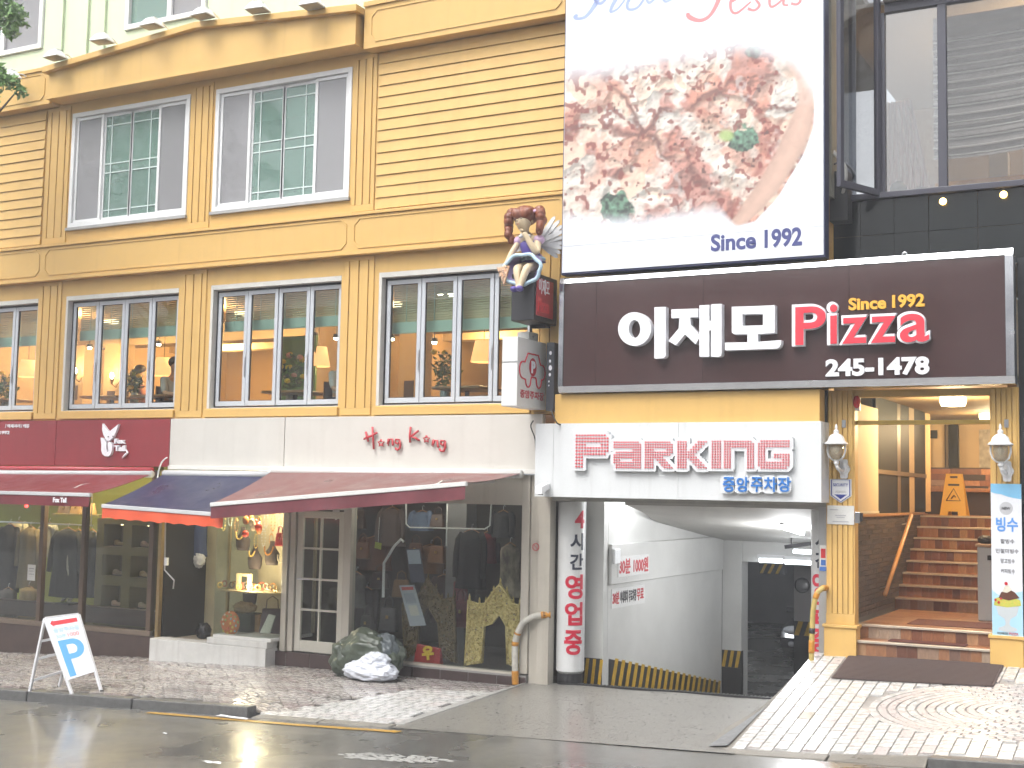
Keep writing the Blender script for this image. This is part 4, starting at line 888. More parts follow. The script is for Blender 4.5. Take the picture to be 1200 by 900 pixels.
# backing plate: dilated outline of the letters on a fine raster, kept as one solid
cell = .012; BX0, BX1 = at(668, 530, YK).x, at(934, 530, YK).x; BZ0, BZ1 = at(800, 560, YK).z, at(800, 500, YK).z
nxr, nzr = int((BX1-BX0)/cell)+1, int((BZ1-BZ0)/cell)+1; ras = np.zeros((nzr, nxr), bool); dots = {}
for n_, (ch, x0, y0, x1, y1) in enumerate(LET):
    A, B_, C_, D_ = boxpx(x0, y0, x1, y1, YK); P_ = PAT[ch]; nc = len(P_[0]); L_ = []
    for r_, row in enumerate(P_):
        for c2, v in enumerate(row):
            if v == '1': L_.append((A+(B_-A)*(c2+.5)/nc, D_-(D_-C_)*(r_+.5)/11, (B_-A)/nc, (D_-C_)/11))
    dots[n_] = L_; m_ = .034
    for (x_, z_, dx, dz) in L_:
        i0, i1 = int((x_-dx*.5-m_-BX0)/cell), int((x_+dx*.5+m_-BX0)/cell)+1; j0, j1 = int((z_-dz*.5-m_-BZ0)/cell), int((z_+dz*.5+m_-BZ0)/cell)+1
        for jj in range(max(0, j0), min(nzr, j1)):
            for kk in range(max(0, i0), min(nxr, i1)):
                if math.hypot(max(0, abs(BX0+(kk+.5)*cell-x_)-dx*.5), max(0, abs(BZ0+(jj+.5)*cell-z_)-dz*.5)) < m_: ras[jj, kk] = True
def raster_solid(ras, X0, Z0, cell, yf, yb):
    q = G(); H, W = ras.shape; vid = {}
    vs, fs = [], []
    def v(i, j, k):
        key = (i, j, k)
        if key not in vid: vid[key] = len(vs); vs.append((X0+i*cell, yf if k else yb, Z0+j*cell))
        return vid[key]
    for j in range(H):
        i = 0
        while i < W:
            if not ras[j, i]: i += 1; continue
            fs.append((v(i, j, 1), v(i+1, j, 1), v(i+1, j+1, 1), v(i, j+1, 1)))
            if i == 0 or not ras[j, i-1]: fs.append((v(i, j, 0), v(i, j, 1), v(i, j+1, 1), v(i, j+1, 0)))
            if i == W-1 or not ras[j, i+1]: fs.append((v(i+1, j, 1), v(i+1, j, 0), v(i+1, j+1, 0), v(i+1, j+1, 1)))
            if j == 0 or not ras[j-1, i]: fs.append((v(i, j, 0), v(i+1, j, 0), v(i+1, j, 1), v(i, j, 1)))
            if j == H-1 or not ras[j+1, i]: fs.append((v(i, j+1, 1), v(i+1, j+1, 1), v(i+1, j+1, 0), v(i, j+1, 0)))
            i += 1
    return q.add(vs, fs)
raster_solid(ras, BX0, BZ0, cell, YK-.06, YK-.0005).build('lettering_plate', mat('white_plate', (.66, .68, .70), .4), ps)
for n_, L_ in dots.items():
    q = G()
    for (x_, z_, dx, dz) in L_:
        r_ = min(dx, dz)*.31; k = 6; q.add([(x_+r_*cos(2*pi*t/k), YK-.075, z_+r_*sin(2*pi*t/k)) for t in range(k)]+[(x_+r_*cos(2*pi*t/k), YK-.0595, z_+r_*sin(2*pi*t/k)) for t in range(k)], [tuple(range(k))]+[(t, (t+1) % k, k+(t+1) % k, k+t) for t in range(k)])
    q.build('letter', mat('red_diode', (.70, .05, .075), .35), ps)
for ch, x0, x1 in zip('중앙주차장', (847, 863, 880, 895, 911.5), (861.5, 878, 894, 911, 927.5)):
    a_, b_, c_, d_ = boxpx(x0-1.2, 557.2, x1+1.2, 578.4, YK); e_ = .05
    G().plate([(a_+e_, c_), (b_-e_, c_), (b_-.012, c_+.02), (b_, c_+e_), (b_, d_-e_), (b_-.012, d_-.02), (b_-e_, d_), (a_+e_, d_), (a_+.012, d_-.02), (a_, d_-e_), (a_, c_+e_), (a_+.012, c_+.02)], YK-.055, YK-.0005).build('letter_plate', mat('white_plate', (.66, .68, .70), .4), ps)
    text_px(ch, x0+.3, 559, x1-.3, 576.5, YK-.0552, .012, .022).build('letter_face', mat('blue_letter', (.03, .17, .50), .4), ps)
p = at(636, 575, YK-.12); t = thing('security_camera', 'small white security camera at the left end of the parking sign', 'camera', p)
G().hexa([p+Vector(v) for v in ((-.05, -.12, -.05), (.05, -.12, -.05), (.05, .1, .02), (-.05, .1, .02), (-.05, -.12, .05), (.05, -.12, .05), (.05, .1, .11), (-.05, .1, .11))]).build('housing', M_WHT, t, bevel=.01); G().tube([p+Vector((0, .05, .03)), p+Vector((0, .13, .06))], .02, 8).build('bracket', M_ALU, t)
G().lathe([(.035, 0), (.03, .012)], p+Vector((0, -.06, -.056)), 12).build('lens', M_BLK, t)
# ------------------------------------------------------------------ projecting signs at the building joint
Xr = -7.42; yf, yb2 = atX(626, 350, Xr).y, -.12
zt = atX(640, 328, Xr).z+.05; zb = atX(640, 377, Xr).z-.02
xl = at(599, 350, yf).x
fs_ = thing('projecting_sign', 'black box sign with red face under the fairy figure', 'sign', (Xr, -.5, zb))
B(xl, Xr, yf, yb2, zb, zt).build('housing', mat('black_sign_box', (.022, .022, .026), .35), fs_, bevel=.012)
B(Xr+.001, Xr+.012, yf+.05, yb2-.14, zb+.07, zt-.06).build('face', mat('red_sign_face', (.42, .035, .045), .3), fs_)
text3('이재모', (Xr+.012, yf+.10, (zb+zt)/2+.05), (0, (yb2-yf)-.36, 0), (0, 0, .20), (1, 0, 0), .006, .008).build('lettering', M_LW, fs_)
text3('Pizza', (Xr+.012, yf+.08, zb+.12), (0, (yb2-yf)-.34, 0), (0, 0, .19), (1, 0, 0), .006, .03).build('lettering', mat('dark_red_letter', (.60, .05, .06), .4), fs_)
B(xl+.1, Xr-.1, yb2+.001, .05, zb+.15, zt-.15).build('bracket', M_BLK, fs_)
# fairy figure seated on the box
fx0 = xl+(Xr-xl)*.47; FZ = zt; FY = yf+.12
fa = thing('fairy_statue', 'painted winged fairy girl statue holding a pizza slice on the black box sign', 'statue', (fx0, FY, FZ), local=True)
V = Vector
J = {'pel': (V((.03, .16, .12)), (.12, .10)), 'abd': (V((.02, .11, .26)), (.095, .075)), 'che': (V((0, .05, .40)), (.11, .085)), 'nk0': (V((-.01, 0, .50)), .05), 'nk': (V((-.015, -.03, .545)), .04),
     'hd0': (V((-.02, -.07, .60)), (.085, .085)), 'hd1': (V((-.02, -.08, .68)), (.125, .125)), 'hd2': (V((-.015, -.04, .78)), (.10, .10)),
     'shl': (V((-.13, .03, .45)), .05), 'ell': (V((-.19, -.07, .28)), .042), 'wrl': (V((-.22, -.15, .13)), .033), 'hal': (V((-.235, -.19, .06)), .03),
     'shr': (V((.13, .04, .45)), .055), 'elr': (V((.19, -.10, .24)), .055), 'wrr': (V((.08, -.15, .44)), .04), 'har': (V((.03, -.17, .52)), .036),
     'hpl': (V((-.06, .06, .09)), .08), 'knl': (V((-.06, -.17, .06)), .06), 'anl': (V((.0, -.21, -.20)), .036), 'fol': (V((-.02, -.30, -.235)), .032),
     'hpr': (V((.10, .06, .09)), .08), 'knr': (V((.09, -.17, .06)), .06), 'anr': (V((.03, -.24, -.20)), .036), 'for': (V((.07, -.32, -.235)), .032)}
E_ = [('pel', 'abd'), ('abd', 'che'), ('che', 'nk0'), ('nk0', 'nk'), ('nk', 'hd0'), ('hd0', 'hd1'), ('hd1', 'hd2'), ('che', 'shl'), ('shl', 'ell'), ('ell', 'wrl'), ('wrl', 'hal'), ('che', 'shr'), ('shr', 'elr'), ('elr', 'wrr'), ('wrr', 'har'), ('pel', 'hpl'), ('hpl', 'knl'), ('knl', 'anl'), ('anl', 'fol'), ('pel', 'hpr'), ('hpr', 'knr'), ('knr', 'anr'), ('anr', 'for')]
M_FSK = mat('painted_skin', (.62, .50, .33), .5, .08, 8); bd = skin_body('body', J, E_, fa, M_FSK)
M_LIL = mat('lilac_paint', (.42, .33, .62), .5, .1, 6); M_PUR = mat('purple_paint', (.13, .10, .36), .5, .1, 6); M_PBL = mat('pale_blue_paint', (.42, .58, .70), .5, .1, 6); M_PNK = mat('pink_paint', (.60, .42, .60), .5)
S = {k: (J[k][0]+V((0, -.01, 0)), tuple(np.array(J[k][1])+.035)) for k in ('abd', 'che')}; S['low'] = (V((.025, .13, .16)), (.14, .12)); S['top'] = (V((0, .02, .47)), (.10, .08))
skin_body('bodice', S, [('low', 'abd'), ('abd', 'che'), ('che', 'top')], fa, M_PUR)
for k, s_ in (('shl', -1), ('shr', 1)):
    G().ell(J[k][0]+V((s_*.02, 0, .0)), (.075, .075, .065), 12, 8).build('sleeve', M_PNK, fa, smooth=True, local=True)
def skirt(u, v):   # open bell over the lap, hem round the knees
    a = 2*pi*u; r = .13+.10*v; c = V((.025, .14, .20)).lerp(V((.02, -.17, .035)), v); sx = r*(1.0+.15*v); sz = r*(.85)
    fl = 1+.05*v*sin(a*7); return c+V((cos(a)*sx*fl, .07*sin(a)*(1-v), sin(a)*sz*fl))
G().grid(36, 8, skirt).build('skirt', M_LIL, fa, smooth=True, local=True)
q = G(); q.tube([skirt(i/36, 1)*1.0 for i in range(37)], .026, 8, False); q.build('hem', M_PBL, fa, smooth=True, local=True)
q = G()
for i in range(14):
    a = 2*pi*i/14; p = V((.025+.125*cos(a), .12+.10*sin(a), .215)); q.ell(p, (.05, .045, .03), 8, 6)
q.build('waist_frill', M_PBL, fa, smooth=True, local=True)
M_FH = mat('auburn_paint', (.27, .09, .045), .4, .5, 14, .5, 30, stretch=(1, 1, .25), col2=(.14, .04, .022))
hc_ = V((-.018, -.045, .715)); q = G()
q.ell(hc_+V((0, .02, .05)), (.172, .158, .135), 22, 14); q.ell(hc_+V((-.06, -.10, .06)), (.105, .06, .07), 12, 8, Matrix.Rotation(.5, 3, 'Y')); q.ell(hc_+V((.065, -.095, .06)), (.10, .06, .07), 12, 8, Matrix.Rotation(-.5, 3, 'Y')); q.build('hair', M_FH, fa, smooth=True, local=True)
for s_ in (-1, 1):
    q = G()
    for k in range(7):
        t_ = k/6; q.ell(hc_+V((s_*(.20+.035*sin(t_*3)+.01*(k % 2)), .0+.02*cos(k*2), .10-.34*t_*(1 if s_ < 0 else .75))), (.078-.026*t_, .072-.022*t_, .07), 10, 8)
    q.build('pigtail', M_FH, fa, smooth=True, local=True)
    G().lathe([(.05, -.02), (.058, 0), (.05, .02)], hc_+V((s_*.168, 0, .085)), 12).build('hair_tie', M_PNK, fa, smooth=True, local=True)
# face
q = G().ell(hc_+V((-.025, -.16, -.045)), (.014, .018, .016), 8, 6); q.build('nose', M_FSK, fa, smooth=True, local=True)
for s_ in (-1, 1):
    G().ell(hc_+V((-.02+s_*.045, -.148, -.02)), (.017, .008, .008), 8, 6).build('eye', mat('painted_lash', (.10, .06, .05), .5), fa, smooth=True, local=True)
    G().ell(hc_+V((s_*.118, -.02, -.04)), (.014, .022, .03), 8, 6).build('ear', M_FSK, fa, smooth=True, local=True)
G().ell(hc_+V((-.022, -.143, -.088)), (.024, .008, .006), 8, 6).build('mouth', mat('painted_lips', (.45, .14, .12), .5), fa, smooth=True, local=True)
q = G()
for i in range(5): q.ell(V((-.06+.03*i, -.075-.02*(i == 2), .505-.01*abs(i-2))), (.03, .025, .022), 8, 6)
q.build('collar', mat('white_paint', (.6, .62, .62), .5), fa, smooth=True, local=True)
# right hand on the chin and left hand on the slice: fingers
def fingers(base, d, side, n, curl, name):
    d = V(d).normalized(); side = V(side).normalized(); dn = V(curl).normalized(); q = G()
    for i in range(4):
        b = base+side*(.017*(i-1.5)); L_ = (.05, .06, .056, .042)[i]; q.tube([b, b+d*L_*.5, b+d*L_*.8+dn*L_*.35, b+d*L_*.85+dn*L_*.7], [.0105, .0105, .0095, .007], 6)
    b = base-side*.035-d*.02; q.tube([b, b+d*.02-side*.015+dn*.01, b+d*.045-side*.01+dn*.02], [.012, .011, .008], 6); q.build(name, M_FSK, fa, smooth=True, local=True)
fingers(J['har'][0], (-.5, -.2, .6), (.3, -.5, .2), 4, (-.5, .5, 0), 'fingers'); fingers(J['hal'][0], (-.1, -.5, -.6), (1, 0, 0), 4, (0, .4, -.5), 'fingers')
for k in ('fol', 'for'): G().ell(J[k][0]+V((0, 0, .0)), (.042, .075, .040), 12, 8).build('shoe', M_PUR, fa, smooth=True, local=True)
# pizza slice in her hand
q = G().prism([(-.095, 0), (.095, .01), (.02, -.24)], lambda a, b: (-.225+a, -.235, .075+b), lambda a, b: (-.225+a, -.205, .075+b)); q.build('pizza_slice', mat('painted_pizza', (.52, .22, .10), .5, .8, 30, .6, 40, col2=(.75, .60, .42)), fa, bevel=.006, local=True)
R_ = random.Random(3); q = G()
for i in range(14):
    b = -R_.random()*.17; q.ell((-.225+R_.uniform(-1, 1)*.075*(1+b/.22), -.238, .07+b), (.016, .01, .013), 7, 5)
q.build('topping', mat('painted_topping', (.62, .42, .30), .5, .4, 40), fa, smooth=True, local=True)
# wings: layered feathers
M_WING = mat('wing_white', (.60, .61, .62), .55, .15, 10)
for s_, n in ((1, 9), (-1, 8)):
    for i in range(n):
        t_ = i/(n-1); ang = radians(62-100*t_) if s_ > 0 else radians(115+80*t_); L_ = .42-.10*t_ if s_ > 0 else .25; b = V((.07*s_, .16, .44)); d_ = V((cos(ang)*.95, .30, sin(ang))).normalized(); n_ = V((-d_.z, 0, d_.x)).normalized()
        P_ = [b-n_*.02, b+n_*.02, b+d_*L_*.55+n_*.034, b+d_*L_*.92+n_*.024, b+d_*L_, b+d_*L_*.92-n_*.024, b+d_*L_*.55-n_*.034]; yo = V((0, .011*(i % 3), 0)); k = len(P_)
        G().add([p+yo for p in P_]+[p+yo+V((0, .014, 0)) for p in P_], [tuple(range(k)), tuple(range(2*k-1, k-1, -1))]+[(j, (j+1) % k, k+(j+1) % k, k+j) for j in range(k)]).build('feather', M_WING, fa, local=True)
# white P sign
Xp = -7.60; pyf, pyb = atX(606.3, 434, Xp).y, -.05
z1_, z0_ = atX(622, 398, Xp).z, atX(622, 478, Xp).z; pxl = at(588, 434, pyf).x
pp = thing('projecting_sign', 'white box sign with red car outline and P badge beside the window', 'sign', (Xp, -.5, z0_))
B(pxl, Xp, pyf, pyb, z0_, z1_).build('housing', mat('white_sign_box', (.72, .73, .72), .4, .05, 3, streak=.1), pp, bevel=.008)
for zz in (z0_+.18*(z1_-z0_)+.4,): B(pxl+.003, Xp-.003, pyf-.004, pyf-.001, zz, zz+.012).build('seam_strip', M_ALU, pp)
def face(u, v, dd=.004): return (Xp+dd, pyf+(pyb-pyf)*u, z0_+(z1_-z0_)*v)
M_CRD = mat('crimson_print', (.50, .03, .05), .45)
def outline(P, r, name, m):
    q = G(); q.tube([face(*p) for p in P], r, 6); return q.build(name, m, pp)
def arc(cx, cy, rx, ry, a0, a1, n=10): return [(cx+rx*cos(radians(a0+(a1-a0)*i/n)), cy+ry*sin(radians(a0+(a1-a0)*i/n))) for i in range(n+1)]
outline([(.24, .655), (.34, .79), (.70, .79), (.78, .655)]+arc(.84, .545, .11, .11, 80, -100)+arc(.73, .42, .09, .115, 0, -180)+[(.62, .45), (.46, .45)]+arc(.36, .40, .09, .105, 0, -180)+arc(.17, .535, .11, .12, -100, -270)+[(.24, .655)], .011, 'car_emblem', M_CRD)
k = 24; G().add([face(.52+.13*cos(2*pi*i/k), .60+.135*sin(2*pi*i/k), .003) for i in range(k)], [tuple(range(k))]).build('badge', M_CRD, pp)
text3('P', face(.46, .51, .004), V(face(.60, .5))-V(face(.46, .5)), (0, 0, .18*(z1_-z0_)), (1, 0, 0), .004, .06).build('lettering', M_LW, pp)
text3('중앙주차장', face(.10, .13, .001), V(face(.92, .1))-V(face(.10, .1)), (0, 0, .12*(z1_-z0_)), (1, 0, 0), .004, .02).build('lettering', M_CRD, pp)
B(Xp-.20, Xp-.08, pyb+.001, -.002, z0_+.3, z0_+.5).build('bracket', M_ALU, pp)
p = V(face(.55, 1)); t = thing('junction_box', 'small grey junction box on top of the white P sign', 'box', (Xp-.1, p.y, z1_)); B(Xp-.2, Xp-.02, p.y-.10, p.y+.16, z1_+.001, z1_+.11).build('case', mat('grey_plastic', (.42, .42, .40), .5, .1, 6), t, bevel=.01); G().tube([(Xp-.02, p.y, z1_+.05), (Xp+.0, p.y, z1_+.05)], .012, 8).build('screw', M_ALU, t)
t = thing('floodlight', 'small black floodlight above the junction box of the P sign', 'floodlight', (Xp-.05, p.y+.1, z1_+.12)); G().tube([(Xp-.1, p.y+.1, z1_+.112), (Xp-.1, p.y+.1, z1_+.22), (Xp-.06, p.y+.12, z1_+.24)], .02, 8).build('stem', M_BLK, t)
G().hexa([(Xp-.09, p.y+.04, z1_+.16), (Xp+.14, p.y+.04, z1_+.16), (Xp+.14, p.y+.2, z1_+.18), (Xp-.09, p.y+.2, z1_+.18), (Xp-.07, p.y+.06, z1_+.24), (Xp+.12, p.y+.06, z1_+.24), (Xp+.12, p.y+.2, z1_+.25), (Xp-.07, p.y+.2, z1_+.25)]).build('housing', M_BLK, t, bevel=.01)
# narrow dark sign behind it
t = thing('projecting_sign', 'narrow dark sign with white marks between the P sign and the brown sign', 'sign', (-7.4, -.25, z0_)); B(-7.475, -7.36, -.30, -.003, z0_-.03, z1_-.02).build('housing', mat('dark_grey_box', (.05, .055, .065), .35), t, bevel=.006)
q = G()
for i, (u, v, r_) in enumerate(((.45, .82, .028), (.4, .70, .022), (.45, .60, .036), (.4, .50, .024), (.3, .40, .014), (.3, .34, .012))): q.ell((-7.475+.115*u+.01, -.303, z0_+(z1_-z0_)*v), (r_*.7, .004, r_), 10, 6)
q.build('mark', M_LW, t)
# ------------------------------------------------------------------ shop fascias
YF = -.10
rf = thing('shop_fascia', 'dark red shop fascia with white fox emblem', 'fascia', (-17, YF, 2.55)); M_RED = mat('red_fascia_paint', (.27, .026, .034), .45, .12, 2, streak=.2)
zt_, zb_f = 3.30, at(100, 546, YF).z
for a, b in ((-21, -19.2), (-19.19, -16.6), (-16.59, -14.115)): B(a, b, YF, -.003, zb_f, zt_).build('panel', M_RED, rf, bevel=.003)
def zpoly(P, Y0, Y1): return G().plate([(at(x, y, YF).x, at(x, y, YF).z) for x, y in P], Y0, Y1)
M_FOX = M_LW
zz = lambda P: [(100+x/9, 480+y/9) for x, y in P]
zpoly(zz([(203, 148), (262, 228), (280, 228), (372, 153), (345, 230), (318, 290), (290, 318), (262, 335), (238, 318), (212, 268), (198, 215)]), YF-.045, YF-.001).build('fox_head', M_FOX, rf)
zpoly(zz([(270, 338), (298, 352), (306, 392), (300, 440), (286, 478), (262, 494), (228, 492), (200, 470), (188, 430), (190, 372), (182, 296), (205, 300), (232, 330), (243, 362), (242, 420), (252, 452), (266, 440), (262, 400), (256, 360)]), YF-.045, YF-.001).build('fox_body', M_FOX, rf)
for ex, ey in ((242, 285), (292, 283)): G().ell(at(100+ex/9, 480+ey/9, YF-.048), (.016, .004, .010), 10, 6).build('fox_eye', M_BLK, rf)
text_px('Fox', 135.2, 514, 148, 520, YF-.001, .03, .05).build('lettering', M_LW, rf); text_px('Tail', 135.2, 521.8, 148.2, 528.8, YF-.001, .03, .05).build('lettering', M_LW, rf)
G().tube([at(148, 527, YF-.02), at(149.3, 530.5, YF-.02), at(147, 533, YF-.02), at(143.5, 536.5, YF-.02)], [.01, .02, .022, .012], 8).build('tail_swash', M_LW, rf)
text_px('악세사리', 9, 497, 24, 501.5, YF-.001, .012, .02).build('lettering', M_LW, rf); text_px('의류', 27.5, 497, 34.5, 501.5, YF-.001, .012, .02).build('lettering', M_LW, rf); text_px('/', 6.5, 497, 7.5, 501.5, YF-.001, .012, .02).build('lettering', M_LW, rf); text_px('/', 25.2, 497, 26.2, 501.5, YF-.001, .012, .02).build('lettering', M_LW, rf); text_px('1992', 0, 505, 11.5, 509, YF-.001, .012, .02).build('lettering', M_LW, rf)
cf = thing('shop_fascia', 'cream shop fascia panels with red handwritten Hong Kong lettering', 'fascia', (-10.9, YF, 2.55)); xs_ = -11.875
B(-14.105, xs_-.004, YF, -.003, 2.56, 3.305).build('panel', M_CREAM, cf, bevel=.004); B(xs_+.004, -7.62, YF+.006, -.003, 2.56, 3.305).build('panel', M_CREAM, cf, bevel=.004)
B(-14.10, -7.66, YF-.035, YF-.0005, 2.515, 2.575).build('bottom_trim', mat('cream_trim', (.66, .65, .62), .45), cf, bevel=.004)
M_HK = mat('red_rod_letter', (.50, .05, .06), .45)
def stroke(P, name='letter', r=.016): return G().tube([at(x, y, YF-.03) for x, y in P], r, 6).build(name, M_HK, cf, smooth=True)
hk = lambda P: [(420+x/3.461, 280+y/3.461) for x, y in P]
stroke(hk([(30, 782), (34, 800), (40, 822)])); stroke(hk([(57, 762), (62, 853)])); stroke(hk([(22, 812), (50, 800), (76, 786)]))
stroke(hk([(118, 832), (120, 812), (121, 836), (126, 812), (138, 812), (139, 832), (142, 838)])); stroke(hk([(166, 815), (152, 813), (150, 826), (160, 832), (168, 818), (170, 836), (168, 850), (158, 856), (150, 849)]))
stroke(hk([(212, 762), (208, 800), (210, 826)])); stroke(hk([(244, 778), (212, 802), (228, 806), (248, 818)]))
stroke(hk([(300, 838), (302, 815), (303, 840), (310, 817), (320, 818), (322, 840), (325, 846)])); stroke(hk([(350, 820), (335, 818), (334, 832), (344, 838), (352, 822), (352, 846), (346, 860), (336, 861), (328, 852)]))
for cx, cy in ((92, 828), (276, 812)):
    P = []
    for i in range(11):
        r_ = 15 if i % 2 == 0 else 7; P.append((cx+r_*.9*cos(pi/2+i*pi/5), cy-r_*sin(pi/2+i*pi/5)))
    stroke(hk(P), 'star', .011)
# ------------------------------------------------------------------ awnings
def awning(name, label, wl, wr, fl, fr, mcan, mval, drop, mbar, wave=.0, loc=None):
    wl, wr, fl, fr = map(V, (wl, wr, fl, fr)); t = thing(name, label, 'awning', ((wl+wr)/2))
    def s(u, v):
        p = wl.lerp(wr, u).lerp(fl.lerp(fr, u), v); p.z -= .03*sin(v*pi)*(1+.35*sin(u*16)); return p
    G().solid_grid(40, 10, s, .006, (0, 0, 1)).build('canopy', mcan, t, smooth=True, auto=40)
    def vl(u, v):
        p = fl.lerp(fr, u); return p+V((0, -.012+.012*sin(u*23)*v, -.03-drop*v+(wave*abs(sin(u*26)) if v > .99 else 0)))
    G().solid_grid(60, 3, vl, .005, (0, 1, 0)).build('valance', mval, t, smooth=True, auto=40)
    G().beam(fl+V((-.01, 0, -.01)), fr+V((.01, 0, -.01)), .05, .055).build('front_bar', mbar, t, bevel=.006)
    G().tube([wl+V((0, -.06, -.02)), wr+V((0, -.06, -.02))], .055, 12).build('roller', mbar if name != 'red' else mcan, t, smooth=True)
    for a, b in ((wl.lerp(wr, .10), fl.lerp(fr, .13)), (wl.lerp(wr, .90), fl.lerp(fr, .87))):
        e = a.lerp(b, .5)+V(((b-a).length*.22*(1 if b.x < (fl.x+fr.x)/2 else -1), 0, -.05)); q = G()
        q.beam(a+V((0, -.05, -.12)), e, .035, .05); arm = q.build('arm', mat('white_arm', (.55, .55, .52), .4), t); G().beam(e+V((0, 0, .002)), b+V((0, .02, -.045)), .03, .042).build('forearm', mat('white_arm', (.55, .55, .52), .4), t)
    return t
M_CRED = mat('red_canvas', (.19, .024, .03), .45, .2, 2.5, .15, 90, rvar=.15); M_CMAR = mat('maroon_canvas', (.20, .085, .078), .4, .25, 2.5, .15, 90, rvar=.15); M_CNAV = mat('navy_canvas', (.022, .026, .075), .4, .3, 2.5, .15, 90, rvar=.15)
M_VMAR = mat('maroon_valance', (.16, .035, .045), .6, .25, 6); M_VORA = mat('orange_valance', (.72, .10, .035), .6, .15, 6); M_VRED = mat('dark_red_valance', (.17, .018, .026), .6, .2, 6); M_BAR = mat('silver_bar', (.55, .56, .57), .35, .1, 5)
awr = awning('awning', 'dark red canvas awning with silver bar over the clothes shop', (-19.5, -.16, 2.42), (-14.33, -.16, 2.46), (-19.5, -1.38, 2.12), (-14.42, -1.38, 2.12), M_CRED, M_VRED, .155, M_BAR)
text3('Fox Tail', (-15.15, -1.4085, 1.985), (.28, 0, 0), (0, 0, .075), (0, -1, 0), .004, .04).build('lettering', M_LW, awr)
G().tube([(-19.5, -.2, 2.50), (-14.35, -.2, 2.50)], .045, 12).build('cover_tube', mat('red_gloss_tube', (.40, .04, .05), .25), awr, smooth=True)
awn = awning('awning', 'navy canvas awning with orange valance between the two red awnings', (-14.08, -.16, 2.47), (-11.95, -.16, 2.47), (-14.13, -1.40, 1.965), (-11.85, -1.40, 1.89), M_CNAV, M_VORA, .165, M_BAR, .02)
awm = awning('awning', 'long sagging maroon canvas awning under the Hong Kong lettering', (-11.98, -.16, 2.53), (-7.85, -.16, 2.53), (-11.97, -1.52, 2.03), (-7.86, -1.65, 2.375), M_CMAR, M_VMAR, .17, mat('white_bar', (.68, .68, .66), .4, .08, 5))
for aw, pts in ((awn, [(-13.6, -.4), (-13.2, -.6), (-12.7, -.35)]), (awm, [(-10.9, -.5), (-9.7, -.4), (-8.9, -.3)])):
    pass
cable('cable', [at(196, 536, -.14), at(190, 541, -.2), at(186, 552, -.22), at(184, 566, -.25)], .013, mat('white_cable', (.6, .6, .58), .5), 'white cable arching down beside the cream fascia above the navy awning')
cable('cable', [at(625, 493, -.12), at(622, 500, -.16), at(627, 515, -.14), at(628, 540, -.13)], .008, M_BLK, 'thin dark cable hanging at the left edge of the parking sign')
cable('cable', [at(646, 481, -.45), at(652, 495, -.48), at(659, 498, -.35)], .010, M_BLK, 'short cable looping under the white P sign')
# ------------------------------------------------------------------ garment and bag builders
from mathutils import noise as mnoise
def blob(c, r, seed, amp=.15, freq=3., nu=40, nv=26, flat=0.):
    q = G().ell((0, 0, 0), 1.0, nu, nv); c = Vector(c); o = Vector((seed*3.1, seed*1.7, seed))
    for i, v in enumerate(q.v):
        n = mnoise.fractal(v*freq+o, 1.0, 2.0, 3)+.45*mnoise.ridged_multi_fractal(Vector((v.x, v.y*1.4, v.z*.8))*freq*1.5+o, .9, 2.1, 4, 1., 2.)-.45
        k = 1+amp*n; p = Vector((v.x*r[0]*k, v.y*r[1]*k, v.z*r[2]*k))
        if flat and p.z < -r[2]*flat: p.z = -r[2]*flat+.01*n
        q.v[i] = c+p
    return q
def garment(x, y0, y1, Y, w, label, col, name='coat', sleeves=True, hanger=True, turn=0., cat=None, col2=None, flare=1.15):
    top = at(x, y0, Y); bot = at(x, y1, Y); H = top.z-bot.z; t = thing(name, label, cat or name, (top.x, Y, bot.z), local=True, rotz=turn); W = w/2
    m = mat('cloth_'+'_'.join('%d' % int(255*v) for v in col), col, .85, .25 if col2 is None else .9, 5, .3, 30, col2=col2, stretch=(1, 1, .5))
    secs = [(0, .30, .35), (.03, .75, .7), (.10, 1.0, 1.0), (.35, .95, 1.0), (.6, .98, .95), (1.0, flare, .95)]
    def sf(u, v):
        k = np.interp(v, [s[0] for s in secs], [s[1] for s in secs]); d = np.interp(v, [s[0] for s in secs], [s[2] for s in secs]); a = 2*pi*u
        fold = 1+.10*v*sin(a*6+x)+.03*sin(a*13); return (W*k*cos(a)*fold, .11*d*sin(a)*fold, H*(1-v))
    G().grid(36, 14, sf).build('fabric', m, t, smooth=True, local=True)
    if sleeves:
        for s in (-1, 1): G().tube([(s*W*.72, 0, H*.955), (s*W*.98, -.02, H*.84), (s*W*1.12, -.035, H*.6), (s*W*1.16, -.05, H*.36), (s*W*1.14, -.055, max(H*.12, H-.66))], [.05, .055, .048, .042, .038], 10).build('sleeve', m, t, smooth=True, local=True)
    if hanger:
        G().tube([(-W*.6, 0, H*.97), (0, 0, H*1.0+.03), (W*.6, 0, H*.97)], .008, 6).build('hanger', mat('hanger_wood', (.35, .16, .06), .4), t, local=True)
        G().tube([(0, 0, H+.03), (0, 0, H+.08), (.02, 0, H+.10), (.03, 0, H+.08)], .004, 5).build('hook', M_ALU, t, local=True)
    return t
